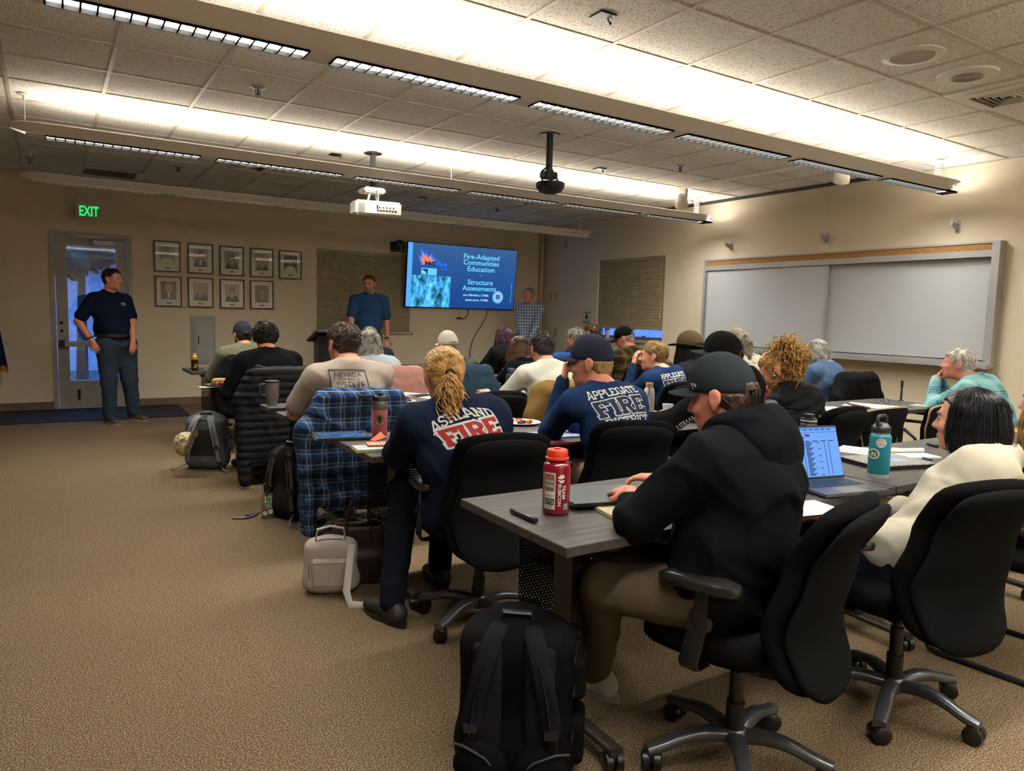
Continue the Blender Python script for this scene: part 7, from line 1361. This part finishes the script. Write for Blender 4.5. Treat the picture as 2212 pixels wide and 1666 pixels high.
# second row
t = put('tablet', 'tablet with a lit map-like screen at the corner of the second-row table', 'tablet', 738, 945, -12); m = MB(); m.box((-.14, -.11, .0), (.14, .11, .014), bev=.006); m.build('case', M_BLK, t)
def m_map():
    m = bpy.data.materials.new('tablet_map'); m.use_nodes = True; t_ = m.node_tree; t_.nodes.clear(); co = coords(t_, (1, 2.2, 1)); c = ramp(t_, noise(t_, co, 28, 4, .7), [(.42, lin('2c4a70')), (.6, lin('5a7ea8')), (.72, lin('86a4c0'))]); e = N(t_, 'ShaderNodeEmission'); L(t_, c, e.inputs[0]); e.inputs[1].default_value = .55; o = N(t_, 'ShaderNodeOutputMaterial'); L(t_, e.outputs[0], o.inputs[0]); return m
MB().box((-.118, -.085, .0142), (.118, .085, .0148)).build('screen', m_map(), t)
t = put('water_bottle', 'pink bottle with steel shoulder, black lid and forest sticker', 'bottle', 820, 946); b3 = lathe_part(t, 'body', [(0, .0005), (.034, .0005), (.037, .006), (.038, .14), (.037, .142)], plain('bottle_pink', 'a8565a', .4, 0, .05), 32); lathe_part(t, 'steel_shoulder', [(.0368, .141), (.0368, .18), (.034, .188), (.0, .188)], plain('brushed_steel', '85827c', .3, .8, .05), 32)
lathe_part(t, 'lid', [(0, .225), (.012, .225), (.012, .212), (.034, .21), (.0375, .204), (.0375, .188), (0, .188)], M_BLK, 30); m = MB(); m.box((-.105, -.012, .207), (-.03, .012, .217), bev=.004); m.box((-.11, -.016, .206), (-.085, .016, .220), bev=.005); m.build('carry_tab', M_BLK, t)
vd = Vector((-t.location.x, -t.location.y, 0)).normalized(); vr = Vector((-vd.y, vd.x, 0)); tri = lambda x, z, w, h_: [Vector((x-w, z)), Vector((x+w, z)), Vector((x, z+h_))]
stk([RC(-.016, .075, .018, .098)], plain('sticker_yellow', 'b0a83a', .6), 0, 0, .0008, b3); stk([tri(x, .08, .007, h_) for x, h_ in ((-.012, .045), (-.004, .055), (.006, .05), (.014, .042))], plain('sticker_forest', '24592c', .6), 0, 0, .0012, b3, 0); stk([RC(-.003, .098, .003, .112), RC(-.005, .078, -.001, .1), RC(.001, .078, .005, .1), RC(-.007, .088, -.003, .108), RC(.003, .09, .007, .108)]+[[Vector((p[0], p[1]+.115)) for p in disc(.004, 10)[0]]], M_BLK, 0, 0, .0016, b3, 0)
t = put('notebook', 'white notebook with lime edges under the pink pad, second-row aisle table', 'notebook', 806, 972, -8); MB().box((-.085, -.06, .001), (.085, .06, .014)).build('cover', plain('cover_white', 'a8a9a6', .7), t); MB().box((-.088, -.063, 0), (.088, .063, .003)).build('back_cover', plain('cover_lime', '7a9a28', .6), t)
t = put('notepad', 'small red-edged pad with grid print lying on the white notebook', 'notepad', 818, 968, -14, dz=.0145); MB().box((-.055, -.045, 0), (.055, .045, .008)).build('pages', plain('pad_red', '9c4a40', .7), t); m = MB(); [m.box((-.047+.016*i, -.037+.016*j, .008), (-.037+.016*i, -.027+.016*j, .0085)) for i in range(6) for j in range(5) if (i*j) % 3 != 1]; MB().box((-.052, -.042, .008), (.052, .042, .0083)).build('grid_page', plain('pad_cream', 'c0a484', .7), t); m.build('grid_print', plain('pad_red', '9c4a40'), t)
t = put('sticky_notes', 'bright orange sticky notes curling up on the red-edged pad', 'sticky notes', 818, 962, 10, dz=.0235); m = MB(); m.loft([[(-.035, y, z+.002) for y, z in ((-.02, 0), (0, .001), (.02, .0))]+[(-.035, y, z) for y, z in ((.02, 0), (0, .0), (-.02, .0))], [(.03, y, z+.014) for y, z in ((-.025, .004), (0, .006), (.028, .022))]+[(.03, y, z+.011) for y, z in ((.028, .022), (0, .006), (-.025, .004))]], sm=False); m.build('notes', plain('note_orange', 'd0522a', .7), t)
def food_plate(label, u, v, r, foods, rim='5a7292', seed=1, foil=False):
    t = put('paper_plate', label, 'plate', u, v, 0); lathe_part(t, 'plate', [(0, .0005), (r*.7, .0005), (r, .014), (r*.985, .016), (r*.7, .004), (0, .003)], plain('plate_white', 'b9bcc0', .6, 0, .03) if not foil else plain('foil_silver', '9a9ca0', .25, .8, .4, 60, 90, .004), 34)
    m = MB(); [m.loft([sring((math.cos(a)*r*.86, math.sin(a)*r*.86, .0103), (-math.sin(a), math.cos(a), 0), (math.cos(a), math.sin(a), .3), r*.05, r*.045, 6, 2), sring((math.cos(a)*r*.86, math.sin(a)*r*.86, .0112), (-math.sin(a), math.cos(a), 0), (math.cos(a), math.sin(a), .3), r*.05, r*.045, 6, 2)]) for a in np.arange(0, 6.28, .36)]; m.build('rim_pattern', plain('plate_blue_'+rim, rim, .6), t)
    g = random.Random(seed); x, y, z = T3(u, v)
    for k, (nm, col, rr, cnt) in enumerate(foods):
        for q_ in range(cnt):
            a, dd = g.uniform(0, 6.28), r*.55*g.random()**.6; f = MB(); f.lathe([(rr*math.sin(s_)*(1 if nm != 'melon_cube' else 1), rr*(1-math.cos(s_))*(.95)) for s_ in np.linspace(0.01, PI-.01, 7)], (0, 0, 0), 10 if nm != 'melon_cube' else 4)
            o = f.build(nm, plain('food_'+col, col, .4, 0, .15, 20)); o.location = (x+math.cos(a)*dd, y+math.sin(a)*dd, z+.004); o.rotation_euler = (0, 0, g.uniform(0, 3)); tag(o, {'melon_cube': 'yellow-orange melon piece on the '+label[:34].strip(), 'strawberry': 'red strawberry piece on the '+label[:34].strip(), 'grape': 'dark grape on the '+label[:34].strip(), 'carrot': 'orange carrot piece on the '+label[:34].strip()}[nm], 'fruit' if nm != 'carrot' else 'vegetable', nm.replace('_', ' ')+' pieces on a plate')
    return t
food_plate('patterned paper plate of fruit in the second row', 1125, 916, .115, (('strawberry', 'a8261c', .013, 6), ('grape', '3a1c28', .011, 6), ('melon_cube', 'cf8f22', .014, 4)), seed=4)
food_plate('small plate of dark berries on the third-row table', 872, 870, .085, (('grape', '2e1420', .011, 5), ('strawberry', '7c1c24', .012, 2)), seed=2)
t4 = food_plate('foil-lined plate with a bread roll, fourth-row aisle table', 472, 834, .11, (('carrot', 'b8481c', .013, 4), ('grape', '2e1420', .010, 2)), seed=7, foil=True)
x, y, z = T3(478, 832); o = sdf_obj('bread_roll', [cap_((-.05, 0, .03), (.05, 0, .028), .026, .022, .02), ell_((0, 0, .034), (.06, .028, .018), None, .02)], .006, plain('bread_crust', 'b08a4a', .7, 0, .15, 12)); o.location = (x, y, z+.001); o.rotation_euler = (0, 0, .1); tag(o, 'split bread roll lying on the foil-lined plate', 'bread')
sheet('white napkin under the foil-lined plate edge', 447, 836, 10, .12, .12, 'c0beb8', 0, 'napkin', None, cat='napkin'); sheet('folded white napkin right of the foil-lined plate', 512, 831, 40, .08, .08, 'c0beb8', 0, 'napkin', None, cat='napkin')
t = put('folder', 'blue plastic folder with papers at the elbow of the man in the navy cap', 'folder', 1195, 940, -6); MB().box((-.16, -.11, 0), (.16, .11, .004)).build('cover', plain('folder_blue', '2448a0', .35), t); MB().box((-.13, -.1, .004), (.15, .09, .006)).build('papers', plain('pg_lilac', '8f98b8', .7), t)
t = put('binder', 'dark binder with red spine under the blue folder edge', 'binder', 1225, 958, -6); MB().box((-.14, -.03, 0), (.14, .03, .012)).build('cover', plain('binder_red', '6c2a2c', .5), t)
t = put('water_bottle', 'slim white bottle with bamboo lid and grey loop, second row', 'bottle', 1400, 904); b4 = lathe_part(t, 'body', [(0, .0005), (.032, .0005), (.034, .006), (.034, .17), (.029, .19), (.022, .197), (.022, .2)], plain('bottle_white', 'a9a79c', .5, 0, .03), 30); lathe_part(t, 'lid', [(0, .226), (.0235, .226), (.0235, .199), (0, .199)], plain('bamboo', 'a87e48', .5, 0, .12, 30), 26)
vd = Vector((-t.location.x, -t.location.y, 0)).normalized(); vr = Vector((-vd.y, vd.x, 0)); m = MB(); f_ = vd*.037; m.loft([[tuple(f_+vr*a_+Vector((0, 0, z_))) for a_ in (-.005, .005)]+[tuple(f_*1.06+vr*a_+Vector((0, 0, z_))) for a_ in (.005, -.005)] for z_ in (.145, .17, .2, .222)]); m.build('loop', plain('loop_grey', '6c6c6e', .6), t)
stk(off(rot(font_polys('KILIK', .012, .05)), -.024, .09), plain('print_rust', 'a4532e', .6), 0, 0, .0008, b4, name='lettering'); stk(off(rot(font_polys('IAVI', .010, .045)), .016, .09), plain('print_rust', 'a4532e', .6), 0, 0, .0008, b4, name='lettering')
t = put('smartphone', 'black phone lying beside the slim white bottle', 'phone', 1398, 914, -20); MB().box((-.038, -.07, 0), (.038, .07, .009), bev=.003).build('case', M_BLK, t)
t = put('paper_cup', 'white paper cup lying by the sleeve lettering, second row', 'cup', 1442, 893, 0); MB().lathe([(0, .0005), (.026, .0005), (.037, .06), (.038, .062), (.034, .06), (.024, .004), (0, .004)], (0, 0, 0), 24).build('cup_wall', plain('cup_white', 'b9b9bc', .6, 0, .02), t)
t = put('water_bottle', 'red flask with stickers in front of the curly-haired woman', 'bottle', 1650, 905); b5 = lathe_part(t, 'body', [(0, .0005), (.034, .0005), (.037, .005), (.037, .165), (.033, .172)], plain('bottle_red', 'b02c34', .4, 0, .05), 30); lathe_part(t, 'lid', [(0, .215), (.028, .214), (.036, .205), (.037, .176), (.033, .172), (0, .172)], plain('lid_red', 'a8262e', .45, 0, .04), 30)
vd = Vector((-t.location.x, -t.location.y, 0)).normalized(); vr = Vector((-vd.y, vd.x, 0)); stk(disc(.014), plain('sticker_dkred', '6e1820', .6), -.012, .145, .0008, b5); stk([RC(-.006, -.012, .018, .012)], plain('sticker_forest', '24592c', .6), .014, .145, .0008, b5); stk([RC(-.03, -.02, .006, .02)], plain('sticker_sky', '5c7fa8', .6), -.004, .10, .0008, b5); stk([[Vector((p[0]-.012, p[1])) for p in disc(.010, 14)[0]]], M_STK, -.004, .10, .0012, b5, 0)
sheet('orange snack wrapper by the hand of the curly-haired woman', 1637, 893, 30, .10, .08, 'c8762a', 0, 'snack_wrapper', None, cat='wrapper')
t = thing('water_bottle', 'black flask with loop lid standing just behind the open laptop screen', 'bottle', tuple(PZ(1742, 985, TH)+Vector((0, 0, 0)))); 
b6 = lathe_part(t, 'body', [(0, .0005), (.038, .0005), (.04, .005), (.04, .15), (.033, .16)], M_BLK, 28); lathe_part(t, 'lid', [(0, .2), (.024, .2), (.024, .182), (.036, .18), (.036, .16), (0, .16)], M_BLK, 26); lathe_part(t, 'steel_ring', [(.0365, .166), (.0375, .168), (.0375, .171), (.0365, .173)], M_ALU, 26)
sheet('printed handout on the right second-row table, near the curly-haired woman', 1800, 884, -20); sheet('printed handout overlapping the first on the right second-row table', 1845, 893, 10); sheet('white handout at the near edge of the right second-row table', 1805, 905, -35); sheet('large white papers lying under the eyeglasses', 1880, 877, 20, .30, .35); 
t = put('book', 'small patterned book before the elbow of the white-haired man', 'book', 1990, 880, 10); MB().box((-.09, -.06, 0), (.09, .06, .016)).build('cover', plain('book_pattern', '8c9a8c', .6, 0, .5, 40), t)
t = put('eyeglasses', 'black eyeglasses standing open on the papers by the whiteboard', 'glasses', 1905, 873, 150, dz=.003); m = MB()
for s in (-1, 1): m.tube([(s*.033+.024*math.cos(a), 0, .022+.02*math.sin(a)) for a in np.linspace(0, 2*PI, 17)], .002, 5); m.tube([(s*.058, 0, .03), (s*.06, .06, .034), (s*.06, .12, .036), (s*.06, .14, .026)], .0022, 5)
m.tube([(-.01, 0, .027), (.01, 0, .027)], .002, 5); m.build('frame', M_BLK, t)
t = put('microphone', 'thin black stick microphone standing on the right table', 'microphone', 1946, 866); lathe_part(t, 'base', [(0, .0005), (.022, .0005), (.02, .006), (0, .008)], M_BLK, 18); lathe_part(t, 'stem', [(0, .006), (.009, .006), (.009, .09), (.007, .092), (.007, .11), (.010, .112), (.010, .17), (0, .172)], M_BLK, 14)
# third row
t = put('travel_mug', 'brushed steel travel mug with black handle on the third-row aisle table', 'mug', 588, 876); b7 = lathe_part(t, 'body', [(0, .0005), (.033, .0005), (.034, .02), (.038, .045), (.043, .06), (.045, .15), (.0, .15)], plain('brushed_steel', '85827c'), 30); lathe_part(t, 'lid', [(0, .166), (.03, .166), (.044, .163), (.0455, .15), (0, .15)], M_BLK, 28); m = MB(); m.tube([(-.044, 0, .14), (-.075, 0, .138), (-.08, 0, .12), (-.078, 0, .08), (-.06, 0, .066), (-.043, 0, .066)], .008, 8); o = m.build('handle', M_BLK, t)
t = put('wallet', 'thick black zip case lying in front of the steel mug', 'case', 598, 887, -8); MB().box((-.055, -.04, 0), (.055, .04, .018), bev=.006).build('shell', M_BLK, t); MB().box((-.046, -.032, .0185), (.046, .032, .0195)).build('panel', plain('case_panel', '25262a', .4), t)
t = put('notebook', 'black folder lying behind the small berry plate, third row', 'notebook', 838, 862, 20); MB().box((-.12, -.09, 0), (.12, .09, .014), bev=.003).build('cover', M_BLK, t)
t = put('water_bottle', 'clear blue-grey wide bottle with dark loop cap, third row', 'bottle', 1103, 850); m = MB(); m.lathe([(0, .0005), (.038, .0005), (.0435, .006), (.0445, .14), (.038, .158), (.028, .165), (.028, .175), (0, .175)], (0, 0, 0), 30)
gm, tn, bn = nodes('clear_tritan'); bn.inputs['Base Color'].default_value = lin('56647a'); bn.inputs['Transmission Weight'].default_value = .7; bn.inputs['Roughness'].default_value = .12; bn.inputs['IOR'].default_value = 1.2; m.build('body', gm, t)
lathe_part(t, 'lid', [(0, .205), (.028, .204), (.031, .2), (.031, .172), (0, .172)], plain('lid_slate', '2c3038', .5), 26); m = MB(); m.tube([(-.03, 0, .19)]+[(-.055+.025*math.cos(a), 0, .19+.02*math.sin(a)) for a in np.linspace(0, PI*1.9, 12)], .004, 6); m.build('loop', MC['lid_slate'], t)
t = put('cleaning_cloth', 'folded grey cloth lying in front of the clear bottle', 'cloth', 1118, 856, 15); o = sdf_obj('folded_cloth', [box_((0, 0, .011), (.09, .045, .011), .01, None, .01)], .006, cloth('cloth_grey', '8a8678', .1), t, post=lambda D, Pp: np.maximum(D-.004*wob(Pp, 50, 2), .001-Pp[:, 2]))
sheet('white page in front of the man in off-white, third row', 1160, 866, -5); sheet('printed handout left of the blonde ponytail, third row', 892, 853, 30); sheet('second handout under the first, left of the blonde ponytail', 925, 856, 12)
sheet('white page on the second-row table beside the paper cup', 1420, 893, 12, .18, .2); sheet('white papers before the pink jacket, fourth row', 893, 826, 0); sheet('white papers lying right of the white cap, fourth row', 1050, 818, 10)
t = put('spiral_notebook', 'brown spiral notebook lying on the fourth-row table', 'notebook', 1050, 828, 12); MB().box((-.09, -.11, 0), (.09, .11, .006)).build('cover', plain('kraft_brown', '7c5c38', .7), t); m = MB(); [m.tube([(-.085+.012*i, .11+.006*math.cos(a), .004+.006*math.sin(a)) for a in np.linspace(0, 6.28, 8)], .001, 4) for i in range(15)]; m.build('spiral', M_DARKM, t)
t = put('water_bottle', 'black and gold bottle with gold cap at the corner of the fifth-row table', 'bottle', 421, 801); lathe_part(t, 'body', [(0, .0005), (.03, .0005), (.033, .006), (.034, .11), (.034, .112)], plain('can_black', '17140f', .3), 28); lathe_part(t, 'gold_shoulder', [(.034, .112), (.034, .135), (.026, .152), (.018, .158), (.018, .163)], plain('can_gold', 'a87a24', .3, .4), 28); lathe_part(t, 'cap', [(0, .176), (.018, .176), (.019, .162), (0, .162)], plain('cap_cream', 'a89468', .4), 22)
m = MB(); m.box((-.02, -.0355, .03), (.012, -.033, .045)); m.box((-.005, -.0355, .045), (.02, -.033, .07)); m.build('emblem', MC['can_gold'], t)
sheet('white page lying right of the black and gold bottle', 462, 798, 8, .16, .14, lines=0); sheet('white papers on the fifth-row table, centre', 893, 801, 5)
# steel bottle with stickers on the floor
p = PZ(580, 1118, 0); t = thing('water_bottle', 'steel bottle covered in stickers standing on the carpet by the daypack', 'bottle', (p.x, p.y, .0)); b8 = lathe_part(t, 'body', [(0, .0005), (.040, .0005), (.044, .005), (.044, .145), (.04, .16), (.03, .17), (.03, .175)], plain('bottle_steel', '8c857e', .3, .6, .05), 32); lathe_part(t, 'lid', [(0, .205), (.026, .204), (.03, .2), (.03, .174), (0, .174)], M_BLK, 24)
m = MB(); m.tube([(-.02, 0, .205), (-.03, 0, .225), (-.01, 0, .235), (.03, 0, .222), (.07, 0, .212)], .005, 6); m.build('carabiner', plain('carabiner', '9a9894', .2, .9), t); vd = Vector((-t.location.x, -t.location.y, 0)).normalized(); vr = Vector((-vd.y, vd.x, 0))
stk([RC(-.022, .112, .02, .15)], M_STK, 0, 0, .0006, b8); stk([[Vector(q_) for q_ in ((-.02, .131), (-.01, .147), (.012, .147), (.018, .131), (.012, .115), (-.01, .115))]], plain('sticker_green', '1c9a44', .5), 0, 0, .0010, b8); stk(disc(.019), plain('sticker_ring', '3c2a26', .5), -.022, .04, .0006, b8); stk(disc(.015), M_STK, -.022, .04, .0010, b8); stk([[Vector(q_) for q_ in ((-.012, .0), (.002, .0), (.002, .012), (-.01, .011))]], plain('sticker_orange_red', 'b8401c', .5), -.022, .04, .0014, b8, 0); stk(disc(.018), plain('sticker_grey', '787a76', .5), .014, .05, .0006, b8); stk(disc(.015), M_STK, .014, .05, .001, b8); stk(disc(.014), plain('sticker_pale', '8f9690', .5), .0, .088, .0006, b8); stk([RC(.014, .08, .03, .115)], M_STK, 0, 0, .0008, b8); stk([RC(.017, .084, .026, .106)], plain('sticker_brown', '6e5a4c'), 0, 0, .0012, b8)
# coffee cup on the window sill
p = PX(1312, 738, XR+.02); t = thing('coffee_cup', 'white takeaway coffee cup with black lid on the right window sill', 'cup', (XR+.01, p.y, RZ0)); lathe_part(t, 'cup_wall', [(0, .0005), (.032, .0005), (.042, .14), (0, .14)], plain('cup_white', 'b9b9bc'), 22); lathe_part(t, 'lid', [(0, .16), (.036, .16), (.044, .145), (.044, .138), (0, .138)], M_BLK, 22)
draped('jacket', 'royal blue jacket over an empty chair right of the dark purple hair', 1+[i for i, c_ in enumerate(CH) if 'royal blue' in c_[0]][0], cloth('royal_blue_nylon', '1c3f84', .1), .5, ((.2, .6), (.2, .6)), wide=.18, vox=.013)
# blue round-backed thing behind the dark-haired man: a royal blue jacket over a chair
bpy.context.view_layer.update()
